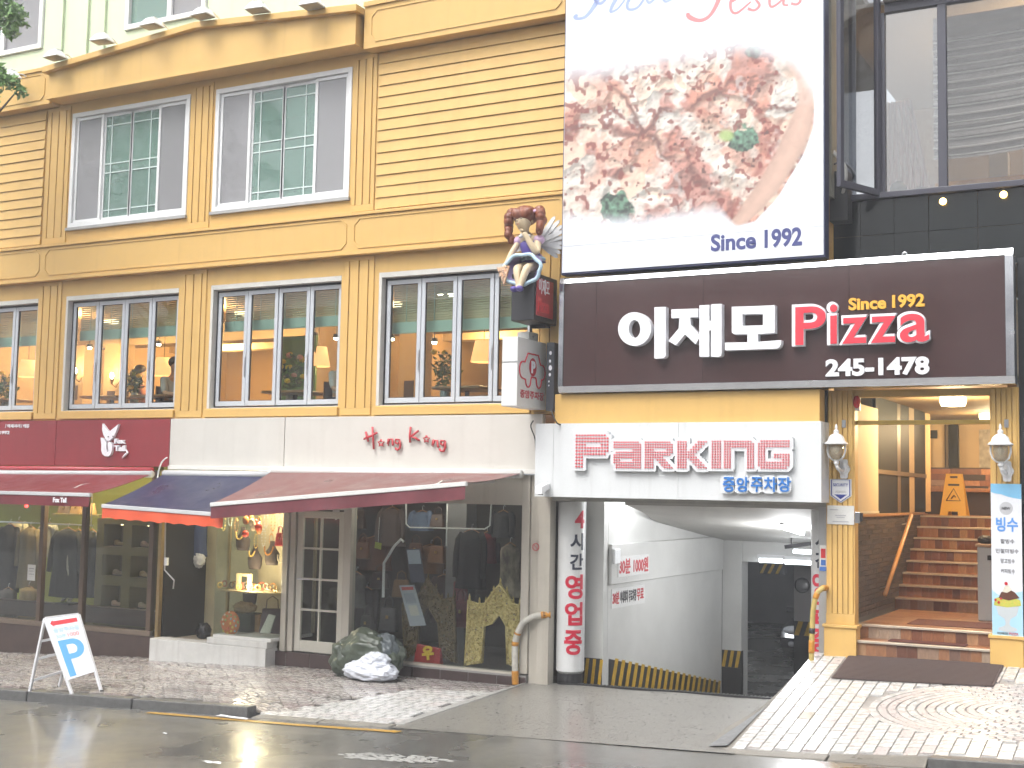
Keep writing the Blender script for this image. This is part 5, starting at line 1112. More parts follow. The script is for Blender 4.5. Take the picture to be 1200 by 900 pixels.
def handbag(p, w, h, d, label, col, group=None, strap=True, turn=0.):
    t = thing('handbag', label, 'handbag', p, group, local=True, rotz=turn); m = mat('leather_'+'_'.join('%d' % int(255*v) for v in col), col, .4, .2, 8)
    G().hexa([(-w/2, -d/2, 0), (w/2, -d/2, 0), (w/2, d/2, 0), (-w/2, d/2, 0), (-w*.40, -d*.2, h), (w*.40, -d*.2, h), (w*.40, d*.2, h), (-w*.40, d*.2, h)]).build('body', m, t, bevel=min(.02, d*.3), local=True)
    if strap: G().tube([(-w*.25, 0, h*.97), (-w*.22, 0, h*1.35), (0, 0, h*1.5), (w*.22, 0, h*1.35), (w*.25, 0, h*.97)], .009, 6).build('handle', m, t, smooth=True, local=True)
    B(-w*.06, w*.06, -d*.45, -d*.30, h*.55, h*.68).build('clasp', mat('brass', (.5, .32, .1), .35, metal=1), t, local=True); return t
# ------------------------------------------------------------------ clothes shop
cs = thing('clothes_shopfront', 'clothes shop front with brown framed glass and lime green wall inside', 'shopfront', (-17, 0, -.5))
M_BFR = mat('brown_frame', (.115, .075, .05), .4, .15, 5); M_PLN = mat('brown_plinth', (.075, .048, .04), .35, .3, 5, .1, 60)
zs_ = at(110, 736, 0).z; xp = [at(x, 660, 0).x for x in (-60, 48, 97, 177)]
G().hexa([(-21, -.02, -1), (-14.16, -.02, -.8), (-14.16, .25, -.8), (-21, .25, -1), (-21, -.02, zs_-.05), (-14.16, -.02, zs_-.05), (-14.16, .25, zs_-.05), (-21, .25, zs_-.05)]).build('plinth', M_PLN, cs, bevel=.006)
B(-21, xp[3]+.06, -.03, .08, zs_-.048, zs_+.03).build('sill', mat('brown_sill', (.16, .12, .09), .35), cs, bevel=.005)
for x_ in xp[1:]: B(x_-.045, x_+.045, -.02, .07, zs_+.032, 2.5).build('post', M_BFR, cs, bevel=.005)
for i in range(3): B(xp[i]+.047, xp[i+1]-.047, .02, .028, zs_+.034, 2.5).build('pane', M_GLC, cs)
M_LIME = mat('lime_wall', (.24, .26, .04), .7, .1, 2)
B(-21, -14.3, 2.2, 2.3, -.6, 2.55).build('interior_wall', M_LIME, cs); B(-14.42, -14.32, .09, 2.2, -.6, 2.55).build('side_wall', M_LIME, cs); B(-21, -14.3, .1, 2.2, -.7, zs_-.06).build('interior_floor', mat('shop_floor', (.10, .08, .065), .4, .2, 4), cs); B(-21, -14.3, .0, 2.3, 2.50, 2.56).build('interior_ceiling', M_LIME, cs)
B(-21, -14.32, .45, .60, zs_+.02, .28+zs_).build('display_step', M_PLN, cs)
# cubby shelf
su = thing('shelf_unit', 'olive cubby shelf with shoes at the right of the clothes shop window', 'shelf', (at(148, 700, .6).x, .6, zs_)); M_OLV = mat('olive_shelf', (.17, .145, .06), .5, .1, 4); Ys = .62
xo = [at(x, 660, Ys).x for x in (112, 120, 143, 153, 173, 181)]; zo = [at(146, y, Ys).z for y in (608, 615, 641, 651, 676, 687, 713, 735)]
q = G()
for a, b in ((0, 1), (2, 3), (4, 5)): q.box(xo[a], xo[b], Ys, Ys+.4, zo[7], zo[0])
for a, b in ((0, 1), (2, 3), (4, 5), (6, 7)):
    for c, d in ((1, 2), (3, 4)): q.box(xo[c]+.0005, xo[d]-.0005, Ys+.001, Ys+.399, zo[b], zo[a])
q.build('board', M_OLV, su); B(xo[0], xo[5], Ys+.4, Ys+.42, zo[7], zo[0]).build('back_panel', mat('olive_dark', (.08, .065, .03), .6), su)
def shoe(p, label, col):
    t = thing('shoe', label, 'shoe', p, 'shoes in the cubby shelf', local=True); G().ell((0, 0, .035), (.13, .05, .035), 12, 8).ell((-.06, 0, .06), (.06, .045, .045), 10, 6).build('upper', mat('shoe_'+'_'.join('%d' % int(255*v) for v in col), col, .4), t, smooth=True, local=True); B(-.12, .12, -.045, .045, 0, .012).build('sole', M_BLK, t, local=True)
k = 0
for r_, (zz_, rn) in enumerate(((zo[2], 'top'), (zo[4], 'middle'), (zo[6], 'bottom'))):
    for c, cn in ((1, 'left'), (3, 'right')):
        shoe(((xo[c]+xo[c+1])/2, Ys+.15, zz_+.003), 'pale shoe in the %s %s cubby of the shelf' % (rn, cn), ((.5, .38, .2), (.55, .4, .3), (.35, .3, .2))[k % 3]); k += 1
        t = thing('shelf_lamp', 'small warm lamp in the %s %s cubby of the shelf' % (rn, cn), 'lamp', ((xo[c]+xo[c+1])/2, Ys+.2, zz_+.25), 'cubby lamps'); G().lathe([(.03, 0), (.03, .012)], ((xo[c]+xo[c+1])/2, Ys+.2, (zo[1], zo[3], zo[5])[r_]-.013), 10).build('lens', mat('cubby_led', (1, .9, .6), .4, emit=(1, .8, .4), estr=7), t)
# rails, coats, mannequin
def rail(x0, x1, y, Y, label):
    a, b = at(x0, y, Y), at(x1, y, Y); t = thing('clothes_rail', label, 'rail', (a.x, Y, a.z)); G().tube([(a.x, Y, a.z), (b.x, Y, a.z)], .014, 8).build('bar', M_ALU, t)
    for q_ in (a.x+.02, b.x-.02): G().tube([(q_, Y, a.z), (q_, Y, 2.49)], .01, 6).build('stay', M_ALU, t)
rail(-10, 108, 611, .75, 'steel clothes rail across the clothes shop window')
garment(80, 620, 700, .55, .62, 'long black coat in the middle of the clothes shop window', (.012, .012, .013))
garment(36, 618, 690, .70, .44, 'khaki jacket on a hanger left of the black coat', (.17, .13, .07), 'jacket')
garment(12, 615, 694, .80, .46, 'dark charcoal coat at the left end of the rail', (.03, .028, .03))
garment(22, 612, 640, .95, .40, 'white blouse with dark hem behind the left coats', (.55, .50, .40), 'blouse')
garment(58, 614, 652, .85, .36, 'light grey cardigan behind the black coat', (.32, .31, .28), 'cardigan')
garment(92, 622, 664, .80, .40, 'brown wool jacket right of the black coat', (.20, .13, .06), 'jacket')
garment(108, 622, 700, .72, .40, 'dark navy coat next to the cubby shelf', (.022, .024, .03))
garment(34, 688, 723, .62, .38, 'beige folded trousers hanging below the khaki jacket', (.42, .31, .17), 'trousers', sleeves=False, flare=.95)
garment(10, 690, 728, .70, .36, 'grey skirt hanging at the left of the clothes shop window', (.16, .14, .14), 'skirt', sleeves=False, flare=1.3)
p = at(80, 700, .55); t = thing('mannequin', 'pale mannequin legs below the long black coat', 'mannequin', (p.x, .55, zs_+.3), local=True); M_MAN = mat('mannequin_cream', (.42, .38, .30), .4); h = p.z-zs_-.30
B(-.16, .16, -.13, .13, -.02, 0).build('base', M_BLK, t, local=True); hh = h+.35
skin_body('body', {'pel': (V((0, 0, hh)), .10), 'che': (V((0, 0, hh+.42)), .12), 'nk': (V((0, 0, hh+.60)), .045), 'kl': (V((-.07, 0, hh*.5)), .055), 'al': (V((-.07, 0, .06)), .035), 'tl': (V((-.07, -.09, .025)), .028), 'kr': (V((.07, 0, hh*.5)), .055), 'ar': (V((.07, 0, .06)), .035), 'tr': (V((.07, -.09, .025)), .028)}, [('pel', 'che'), ('che', 'nk'), ('pel', 'kl'), ('kl', 'al'), ('al', 'tl'), ('pel', 'kr'), ('kr', 'ar'), ('ar', 'tr')], t, M_MAN)
a, b = at(88, 602, .9), at(116, 602, .9); t = thing('wall_shelf', 'high shelf of bags in the clothes shop', 'shelf', (a.x, .9, a.z)); B(at(66, 604, .9).x, b.x+.1, .8, 1.15, a.z-.03, a.z).build('board', M_OLV, t)
for k, (x, w_, col, l) in enumerate(((76, .30, (.10, .06, .035), 'dark brown handbag on the left of the high shelf'), (90, .26, (.25, .15, .06), 'tan handbag in the middle of the high shelf'), (104, .30, (.45, .28, .13), 'camel handbag at the right of the high shelf'))): handbag(at(x, 603, .95), w_, .20, .12, l, col)
p = at(37, 671, .018); t = thing('paper_notice', 'white paper notice on the clothes shop glass', 'notice', p); B(p.x-.09, p.x+.09, .012, .018, p.z-.13, p.z+.13).build('sheet', mat('paper_white', (.62, .62, .60), .7), t); G().box(p.x-.06, p.x+.06, .0095, .0115, p.z+.06, p.z+.075).box(p.x-.06, p.x+.05, .0095, .0115, p.z+.02, p.z+.03).box(p.x-.06, p.x+.06, .0095, .0115, p.z-.03, p.z-.02).build('text_line', mat('grey_ink', (.3, .3, .3), .7), t)
p = at(31, 593, .25); t = thing('indicator_light', 'small red indicator light under the red awning', 'lamp', p); G().ell(p, .03, 10, 8).build('bulb', mat('red_led', (1, .05, .05), .4, emit=(1, .03, .03), estr=6), t); G().tube([p+V((0, 0, .02)), (p.x, p.y, 2.5)], .008, 6).build('wire', M_BLK, t)
for i, (x, y) in enumerate(((60, 588), (118, 583), (145, 585))):
    p = at(x, y, .9); t = thing('ceiling_spotlight', 'warm spotlight inside the clothes shop, ' + ('left', 'middle', 'right')[i] + ' one', 'lamp', (p.x, .9, 2.4)); G().lathe([(.05, 0), (.06, .08)], (p.x, .9, 2.40), 12).build('housing', M_BLK, t); G().lathe([(.04, -.004), (.042, 0)], (p.x, .9, 2.397), 12).build('lens', mat('spot_lens', (1, .9, .7), .4, emit=(1, .8, .5), estr=14), t); plight(t, (p.x, .6, 2.30), 38, .06, (1, .74, .40))
# ------------------------------------------------------------------ entrance recess with dark side wall and pale wall
en = thing('shop_entrance', 'dark narrow shop entrance with brass strip between the two shops', 'entrance', (-13.7, 0, -.2))
x0, x1 = at(187, 680, 0).x, at(248, 680, 0).x; zf = at(215, 747, .3).z
B(x0-.03, x0+.03, -.03, .04, zf, 2.5).build('brass_strip', mat('brass_strip', (.45, .33, .16), .35, .2, 5, metal=.8), en); B(xp[3]+.06, x0-.031, .0, .05, zf-.05, 2.5).build('side_glass', M_GLC, en)
B(-14.315, -14.25, .06, 1.1, -.3, 2.5).build('dark_door', mat('dark_door', (.012, .011, .011), .4, .3, 4, stretch=(8, 1, 1)), en)  # side wall of the recess, given a near-black colour
B(-14.249, -12.3, 1.0, 1.1, -.3, 2.5).build('interior_wall', mat('pale_stained_wall', (.48, .44, .30), .7, .2, 3), en)
B(-14.15, -12.0, .0, 1.0, zf-.16, zf-.002).build('floor', mat('entry_floor', (.38, .33, .26), .5, .3, 3), en)
t = thing('crank_handle', 'white awning crank handle hanging beside the dark entrance', 'handle', at(194, 650, -.05)); G().tube([at(194, 612, -.05), at(193, 668, -.05), at(204, 680, -.10), at(203, 690, -.1)], .012, 6).build('rod', M_ALU, t); B(*(lambda c: (c.x-.03, c.x+.03, c.y-.02, c.y+.02, c.z-.06, c.z+.06))(at(195, 658, -.04))).build('bracket', M_WHT, t)
garment(232, 614, 652, .8, .34, 'navy garment hanging in the narrow shop entrance', (.04, .06, .14), 'shirt', sleeves=False)
t = thing('plastic_bag', 'white plastic bag hanging under the navy garment', 'bag', at(233, 660, .75)); blob(at(233, 656, .75), (.12, .06, .12), 3, .25).build('bag', mat('white_plastic', (.66, .67, .68), .35, .1, 6), t, smooth=True)
p = at(239, 738, .4); blo = blob((p.x, .4, zf+.10), (.12, .10, .13), 8, .25, flat=.75).build('bag', mat('black_plastic', (.015, .015, .017), .3), None, smooth=True); tag(blo, 'small black bag on the floor of the shop entrance', 'bag')
# white ledge in front
xa_, xb_ = at(176, 757, -.28).x, at(312, 767, -.28).x
lg = thing('white_ledge', 'white painted step ledge below the glass display case', 'step', ((xa_+xb_)/2, -.15, -.4)); B(xa_, xb_, -.30, -.021, -.6, at(210, 751, -.30).z).build('slab', mat('white_step_paint', (.60, .60, .58), .5, .15, 4, streak=.3), lg, bevel=.01)
B(at(242, 750, -.27).x, xb_-.004, -.27, -.0215, at(210, 751, -.30).z+.0005, at(280, 750, -.27).z).build('upper_slab', mat('white_step_paint', (.60, .60, .58), .5), lg, bevel=.01)
ztray = at(280, 750, -.27).z
# ------------------------------------------------------------------ glass display case
dc = thing('display_case', 'tall glass display case of jewellery under the maroon awning', 'display case', (-12.6, .3, ztray))
dx0, dx1 = at(252, 680, -.24).x, at(331, 680, -.02).x
B(dx0, dx1, -.245, .75, ztray+.001, ztray+.05).build('tray', mat('white_tray', (.62, .62, .60), .45), dc, bevel=.006)
zc_a, zc_b = ztray+.052, 2.45; xg = at(313, 680, -.24).x
B(dx0, xg, -.24, -.232, zc_a, zc_b).build('front_pane', M_GLC, dc); B(dx0, dx0+.008, -.231, .7, zc_a, zc_b).build('side_pane', M_GLC, dc)
G().add([(xg, -.24, zc_a), (dx1-.02, -.02, zc_a), (dx1-.02, -.012, zc_a), (xg, -.232, zc_a), (xg, -.24, zc_b), (dx1-.02, -.02, zc_b), (dx1-.02, -.012, zc_b), (xg, -.232, zc_b)], [(0, 1, 5, 4), (2, 3, 7, 6), (4, 5, 6, 7)]).build('corner_pane', M_GLC, dc)
B(dx0, dx1, .75, .80, zc_a, zc_b).build('back_panel', mat('display_back', (.42, .36, .24), .7, .2, 3), dc)
zsh = at(285, 691, .1).z; B(dx0+.02, dx1-.05, -.15, .6, zsh-.02, zsh).build('shelf', mat('glass_shelf', (.4, .33, .2), .2, alpha=.8), dc)
B(at(268, 640, .3).x-.02, at(268, 640, .3).x+.02, .3, .34, zc_a, zc_b).build('upright', mat('brass_strip', (.45, .33, .16), .35), dc)
t = thing('case_lamp', 'warm lamp at the top of the jewellery display case', 'lamp', ((dx0+dx1)/2, .2, 2.3)); G().lathe([(.05, 0), (.05, .05)], ((dx0+dx1)/2, .2, 2.36), 12).build('lens', mat('spot_lens', (1, .9, .7), .4), t); plight(t, ((dx0+dx1)/2, .15, 2.2), 60, .08, (1, .82, .52)); plight(t, ((dx0+dx1)/2, -.1, .85), 30, .05, (1, .82, .52))  # second point light is added low in the case to brighten the lower goods
R_ = random.Random(9); GEMC = [(.6, .42, .12), (.5, .1, .05), (.62, .55, .4), (.12, .08, .05), (.55, .25, .05)]
def gem(i): return mat('bead_%d' % (i % 5), GEMC[i % 5], .25, metal=.3)
for i in range(16):
    x = 258+i*4.4; p = at(x, 689, R_.uniform(-.1, .35)); t = thing('bracelet', ('leftmost', 'second', 'third', 'fourth', 'fifth', 'sixth', 'seventh', 'eighth', 'ninth', 'tenth', 'eleventh', 'twelfth', 'thirteenth', 'fourteenth', 'fifteenth', 'rightmost')[i]+' beaded bracelet along the lit shelf of the display case', 'jewellery', (p.x, p.y, zsh), None, local=True, rotz=R_.random()*3); r_ = R_.uniform(.035, .05); q = G()
    for k in range(12): q.ell((r_*cos(k*pi/6), .012, r_+.01+r_*sin(k*pi/6)), .012, 6, 4)
    q.build('beads', gem(i), t, local=True)
def necklace(x, y, Y, label, r_, i, bust=True):
    p = at(x, y, Y); t = thing('necklace', label, 'necklace', p, local=True)
    if bust: G().lathe([(.10, -.22), (.12, -.16), (.13, -.05), (.07, .03), (.045, .08), (.04, .14)], (0, .06, 0), 16, .55).build('bust', mat('velvet_bust', (.05, .035, .03), .9), t, smooth=True, local=True)
    q = G()
    for k in range(18): a_ = pi*k/17; q.ell((r_*cos(a_), -.02-.02*sin(a_), .05-r_*1.4*sin(a_)), .014, 6, 4)
    q.build('beads', gem(i), t, local=True)
necklace(282, 628, .2, 'gold bead necklace on the dark bust at the left of the case', .07, 0); necklace(316, 645, .15, 'coiled gold necklaces on the right of the case', .08, 4); necklace(331, 655, .1, 'pale bead necklace at the right edge of the case', .07, 2, False); necklace(296, 650, .25, 'small dark bust with gold chain in the middle of the case', .05, 0); necklace(290, 692, .3, 'wide dark bust with hoop earrings below the shelf', .06, 2)
p = at(296, 618, .05); t = thing('glass_ornament', 'red and orange glowing glass ornament hanging at the top of the case', 'ornament', p, local=True)
for k in range(9): G().ell((R_.uniform(-.16, .16), R_.uniform(-.05, .05), R_.uniform(-.12, .12)), (R_.uniform(.04, .08), .04, R_.uniform(.05, .09)), 10, 7).build('petal', mat('ornament_%d' % (k % 3), [(.65, .08, .05), (.75, .30, .10), (.8, .6, .4)][k % 3], .25), t, smooth=True, local=True)
for i in range(11):
    x_, y_ = (304, 312, 320, 327, 300, 309, 318, 326, 262, 270, 277)[i], (612, 610, 612, 614, 634, 630, 632, 628, 612, 610, 616)[i]
    p = at(x_, y_, .22+.03*(i % 3)); t = thing('chain', ('gold', 'silver', 'amber', 'pearl')[i % 4]+' chain hanging '+('high', 'low')[4 <= i < 8]+' in the display case, '+('far right', 'right', 'middle', 'left')[i % 4]+(' of the red ornament' if i < 4 else ' above the bracelets' if i < 8 else ' beside the upright'), 'necklace', p, local=True); q = G(); hh_ = .16+.05*(i % 3)
    for k in range(16): a_ = 2*pi*k/16; q.ell((.035*cos(a_), 0, hh_*.5*sin(a_)), .010, 5, 4)
    q.build('beads', mat('chain_%d' % (i % 4), [(.65, .45, .12), (.5, .5, .5), (.6, .25, .05), (.66, .62, .55)][i % 4], .3, metal=.4), t, local=True)
for i, (x_, col, l) in enumerate(((300, (.35, .2, .08), 'brown jewellery box under the shelf, left one'), (322, (.5, .42, .3), 'cream jewellery box under the shelf, right one'))):
    p = at(x_, 735, .35); t = thing('jewellery_box', l, 'box', (p.x, .35, zc_a)); B(p.x-.1, p.x+.1, .3, .45, zc_a, zc_a+.22).build('case', mat('jbox_%d' % i, col, .5, .2, 6), t, bevel=.01); B(p.x-.105, p.x+.105, .295, .455, zc_a+.221, zc_a+.26).build('lid', mat('jbox_%d' % i, col, .5), t, bevel=.01)
handbag(at(328, 640, .12), .16, .2, .08, 'small red hanging bag at the right of the display case', (.42, .03, .03))
t = thing('display_stand', 'pale wooden jewellery stand on the shelf of the display case', 'stand', at(286, 688, .1)); p = at(286, 688, .1); G().box(p.x-.14, p.x-.09, .08, .14, zsh, zsh+.24).box(p.x+.07, p.x+.12, .08, .14, zsh, zsh+.24).box(p.x-.09, p.x+.07, .09, .13, zsh+.20, zsh+.238).build('frame', mat('pale_wood', (.5, .4, .22), .5), t)
p = at(287, 712, .3); o = blob((p.x, .3, p.z), (.20, .12, .09), 4, .2).build('fur_hat', mat('tan_fur', (.42, .30, .16), .9, .4, 20, .8, 60), None, smooth=True); tag(o, 'tan fur hat below the shelf of the display case', 'hat')
B(p.x-.2, p.x+.2, .2, .5, zc_a, p.z-.08).build('pedestal', mat('dark_green_cloth', (.05, .055, .035), .8), dc)
p = at(270, 730, -.08); t = thing('round_bag', 'orange round bag covered in coloured discs at the foot of the display case', 'bag', p, local=True)
G().ell((0, 0, 0), (.175, .06, .18), 24, 12).build('body', mat('orange_cloth', (.55, .17, .04), .7, .3, 14), t, smooth=True, local=True)
for k in range(22):
    a_ = k*2.4; rr = .03+.135*((k+.5)/22)**.5; G().ell((rr*cos(a_), -.058*(1-(rr/.2)**2)-.004, rr*sin(a_)), (.021, .008, .021), 8, 5).build('disc', mat('disc_%d' % (k % 5), [(.6, .5, .1), (.2, .35, .12), (.55, .1, .06), (.25, .4, .45), (.6, .55, .45)][k % 5], .4), t, smooth=True, local=True)
handbag(at(318, 742, -.02), .36, .36, .12, 'dark beaded shoulder bag leaning at the right of the display case', (.05, .02, .02), turn=.5); t = thing('white_clutch', 'pale clutch bag leaning on the dark beaded bag', 'bag', at(309, 742, -.12), local=True, rotz=.3); G().hexa([(-.06, -.02, 0), (.10, -.02, 0), (.10, .02, 0), (-.06, .02, 0), (.07, -.015, .28), (.18, -.015, .26), (.18, .015, .26), (.07, .015, .28)]).build('body', mat('pale_leather', (.45, .45, .38), .5), t, bevel=.008, local=True)
# ------------------------------------------------------------------ gift shop: cream frame, glazed door, big window
gs = thing('gift_shopfront', 'cream framed gift shop front with glazed door, large window and brown tiled base', 'shopfront', (-9.8, 0, -.3))
X = lambda x: at(x, 690, 0).x
zth = at(370, 766, 0).z; zwin = at(510, 779, 0).z; ztf = 2.5
def post(x0, x1, y0=-.05, y1=.09, z0=None): B(X(x0), X(x1), y0, y1, z0 if z0 is not None else zth+.001, ztf).build('post', M_CREAMF, gs, bevel=.006)
post(332, 338); post(339.5, 345.5, -.03, .08); post(403, 412); post(612, 621, -.05, .12); post(621.5, 631, -.02, .1, -.3); post(631.5, 645.5, -.05, .12, -.3)
B(X(345.5)+.003, X(403)-.003, -.02, .06, at(370, 597, 0).z, ztf).build('door_head', M_CREAMF, gs)
G().box(X(412)+.002, X(612)-.002, -.045, .09, at(510, 589.5, 0).z, ztf).build('window_head', M_CREAMF, gs); B(X(412)+.002, X(612)-.002, -.06, .10, zwin-.045, zwin).build('window_sill', M_CREAMF, gs, bevel=.008)
B(X(412)+.002, X(612)-.002, .02, .028, zwin+.001, at(510, 589.5, 0).z).build('pane', M_GLC, gs)
# brown tiled base
xt = X(313); M_TB = mat('brown_glazed_tile', (.075, .05, .048), .2, .25, 6)
n_ = 10; wt = (X(621)-xt)/n_
for i in range(n_):
    a_, b_ = xt+i*wt+.004, xt+(i+1)*wt-.004; zt_ = zth-.002 if b_ < X(404) else min(zwin-.047, zth+.02)
    if b_ >= X(404): zt_ = zwin-.047
    B(a_, b_, -.075, .02, zwallL(a_)-.1, zt_).build('base_tile', M_TB, gs, bevel=.004)
B(xt, X(621), -.068, .015, -.6, zth-.02).build('grout', mat('grey_grout', (.25, .24, .23), .7), gs)
# glazed door, two by four panes
dx_ = (X(346.5), X(402)); dzb, dzt = zth+.012, at(370, 599, 0).z; dr = G(); st = .10
zrows = [dzb+.16+(dzt-.10-dzb-.16)*i/4 for i in range(5)]; dr.box(dx_[0], dx_[0]+st, 0, .05, dzb, dzt).box(dx_[1]-st, dx_[1], 0, .05, dzb, dzt).box(dx_[0]+st, dx_[1]-st, 0, .05, dzb, zrows[0]).box(dx_[0]+st, dx_[1]-st, 0, .05, zrows[4], dzt)
door = dr.build('door', mat('cream_door', (.56, .54, .47), .45, .06, 4), gs, bevel=.006); xm_ = (dx_[0]+dx_[1])/2
B(xm_-.014, xm_+.014, .005, .045, zrows[0], zrows[4]).build('glazing_bar', mat('cream_door', (.56, .54, .47), .45), door)
for i in range(1, 4):
    for a_, b_ in ((dx_[0]+st, xm_-.0145), (xm_+.0145, dx_[1]-st)): B(a_, b_, .005, .045, zrows[i]-.014, zrows[i]+.014).build('glazing_bar', mat('cream_door', (.56, .54, .47), .45), door)
for i in range(4):
    for a_, b_ in ((dx_[0]+st, xm_-.0145), (xm_+.0145, dx_[1]-st)): B(a_, b_, .022, .028, zrows[i]+.0145*(i > 0), zrows[i+1]-.0145*(i < 3)).build('pane', M_GLC, door)
G().tube([(dx_[0]+.06, -.02, zrows[2]), (dx_[0]+.06, -.055, zrows[2]), (dx_[0]+.28, -.055, zrows[2])], .012, 8).build('handle', M_ALU, door)
p = at(393, 603, .0); t = thing('security_sticker', 'small white shield sticker at the top right pane of the cream door', 'sticker', (p.x, -.01, p.z)); G().plate([(p.x-.06, p.z+.07), (p.x+.06, p.z+.07), (p.x+.06, p.z-.03), (p.x, p.z-.08), (p.x-.06, p.z-.03)], .014, .019).build('sheet', mat('paper_white', (.62, .62, .60), .7), t); G().plate([(p.x-.03, p.z+.0), (p.x+.03, p.z+.0), (p.x, p.z-.045)], .0125, .0138).build('mark', mat('navy_ink', (.08, .1, .3), .6), t)
p = at(628, 641, -.05); t = thing('no_smoking_sticker', 'small round red no smoking sticker on the cream post', 'sticker', p); q = G(); q.tube([(p.x+.045*cos(2*pi*i/20), -.055, p.z+.045*sin(2*pi*i/20)) for i in range(21)], .006, 5); q.tube([(p.x-.03, -.0545, p.z+.03), (p.x+.03, -.0545, p.z-.03)], .005, 5); q.build('ring', M_CRD, t); G().lathe([(.044, 0), (.044, .003)], (0, 0, 0), 20)
# interior of the gift shop
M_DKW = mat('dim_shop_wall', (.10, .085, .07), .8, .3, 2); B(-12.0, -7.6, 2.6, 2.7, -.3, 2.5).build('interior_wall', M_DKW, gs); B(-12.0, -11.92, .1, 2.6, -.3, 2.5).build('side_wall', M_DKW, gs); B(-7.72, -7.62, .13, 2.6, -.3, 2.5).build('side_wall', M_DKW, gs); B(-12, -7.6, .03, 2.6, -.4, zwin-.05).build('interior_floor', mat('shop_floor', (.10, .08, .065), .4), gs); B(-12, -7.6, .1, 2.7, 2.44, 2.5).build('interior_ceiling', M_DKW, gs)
for i, x in enumerate((440, 500, 570)):  # added lights, set close behind the glass to brighten the window goods
    p = at(x, 600, 1.2); t = thing('shop_fill_light', 'dim light added to brighten the gift shop, ' + ('left', 'middle', 'right')[i] + ' one', 'lamp', (p.x, 1.2, 2.4)); G().lathe([(.06, 0), (.06, .04)], (p.x, 1.2, 2.395), 12).build('lens', mat('fill_dim', (1, .9, .7), .4, emit=(1, .85, .65), estr=3), t); plight(t, (p.x, .30, 2.3), 6, .06, (1, .9, .75))
gr = thing('hanging_grid', 'white wire hanging grid at the top of the gift shop window', 'rack', at(500, 615, .35)); 
for pth in ([(476, 590), (476, 614), (480, 618), (568, 620), (574, 616), (576, 590)], [(524, 590), (523, 640)]): G().tube([at(x, y, .35) for x, y in pth], .011, 6).build('rod', M_WHT, gr)
t = thing('grey_column', 'grey column standing inside the gift shop window', 'column', at(535, 690, .9)); B(at(522, 680, .9).x, at(545, 680, .9).x, .9, 1.2, -.3, 2.43).build('shaft', mat('grey_column', (.20, .20, .21), .6, .1, 3), t)
def ornate(P, I, Y, label, m, seed):
    k = lambda L_: [(400+x/4.286, 580+y/4.286) for x, y in L_]; OP = [at(x, y, Y) for x, y in k(P)]; IP = [at(x, y, Y) for x, y in k(I)]
    cx = sum(p.x for p in OP)/len(OP); zb_ = min(p.z for p in OP); t = thing('ornate_frame', label, 'frame', (cx, Y, zb_)); ring = [(p.x, p.z) for p in OP]+[(p.x, p.z) for p in reversed(IP)]
    G().plate(ring, Y, Y+.05).build('panel', m, t)
    R = random.Random(seed); q = G(); n = 0
    from mathutils.geometry import intersect_point_line
    def inside(x, z, Pq):
        c = False; j = len(Pq)-1
        for i in range(len(Pq)):
            if (Pq[i][1] > z) != (Pq[j][1] > z) and x < (Pq[j][0]-Pq[i][0])*(z-Pq[i][1])/(Pq[j][1]-Pq[i][1])+Pq[i][0]: c = not c
            j = i
        return c
    xs2 = [p[0] for p in ring]; zs2 = [p[1] for p in ring]
    while n < 330:
        x, z = R.uniform(min(xs2), max(xs2)), R.uniform(min(zs2), max(zs2))
        if inside(x, z, ring): a_ = R.random()*pi; q.ell((x, Y-.004, z), (R.uniform(.012, .04), .03, R.uniform(.008, .018)), 6, 4, Matrix.Rotation(a_, 3, 'Y')); n += 1
    stuff(q.build('relief_ornament', m, t, smooth=True)); q = G()
    for i in range(46):
        x, z = R.uniform(min(xs2), max(xs2)), R.uniform(min(zs2), max(zs2))
        if inside(x, z, ring): q.ell((x, Y-.016, z), (.011, .008, .014), 6, 4)
    stuff(q.build('inset_stone', mat('teal_mirror_stone', (.22, .38, .36), .1, .6, 40, col2=(.5, .12, .06)), t)); q = G()
    for L_, r_ in ((OP, .016), (IP, .016)): q.tube([p+V((0, -.012, 0)) for p in L_], r_, 6)
    q.build('border_bead', m, t, smooth=True)
    for p in OP[1:-1]: G().lathe([(.012, -.02), (.026, .0), (.012, .03), (.016, .045), (.004, .09)], p+V((0, .02, 0)), 10).build('finial', m, t, smooth=True)
    return t
M_GOLD = mat('gilded_mosaic', (.95, .76, .34), .3, .5, 26, .5, 40, metal=.1, col2=(.52, .36, .11)); M_BRZ = mat('bronze_mosaic', (.26, .18, .08), .35, .5, 26, .5, 40, metal=.35, col2=(.10, .07, .03))
ornate([(622, 858), (632, 700), (640, 530), (690, 548), (722, 546), (762, 490), (795, 450), (828, 492), (860, 545), (893, 552), (893, 880)], [(705, 845), (716, 660), (758, 645), (795, 598), (830, 655), (836, 850)], .14, 'bright gold ornate temple door frame at the right of the gift shop window', M_GOLD, 5)
ornate([(325, 822), (312, 650), (310, 548), (345, 560), (398, 492), (432, 425), (472, 478), (502, 527), (532, 524), (565, 510), (576, 845)], [(382, 800), (388, 640), (434, 552), (490, 645), (500, 815)], .30, 'dark bronze ornate temple door frame in the middle of the gift shop window', M_BRZ, 6)
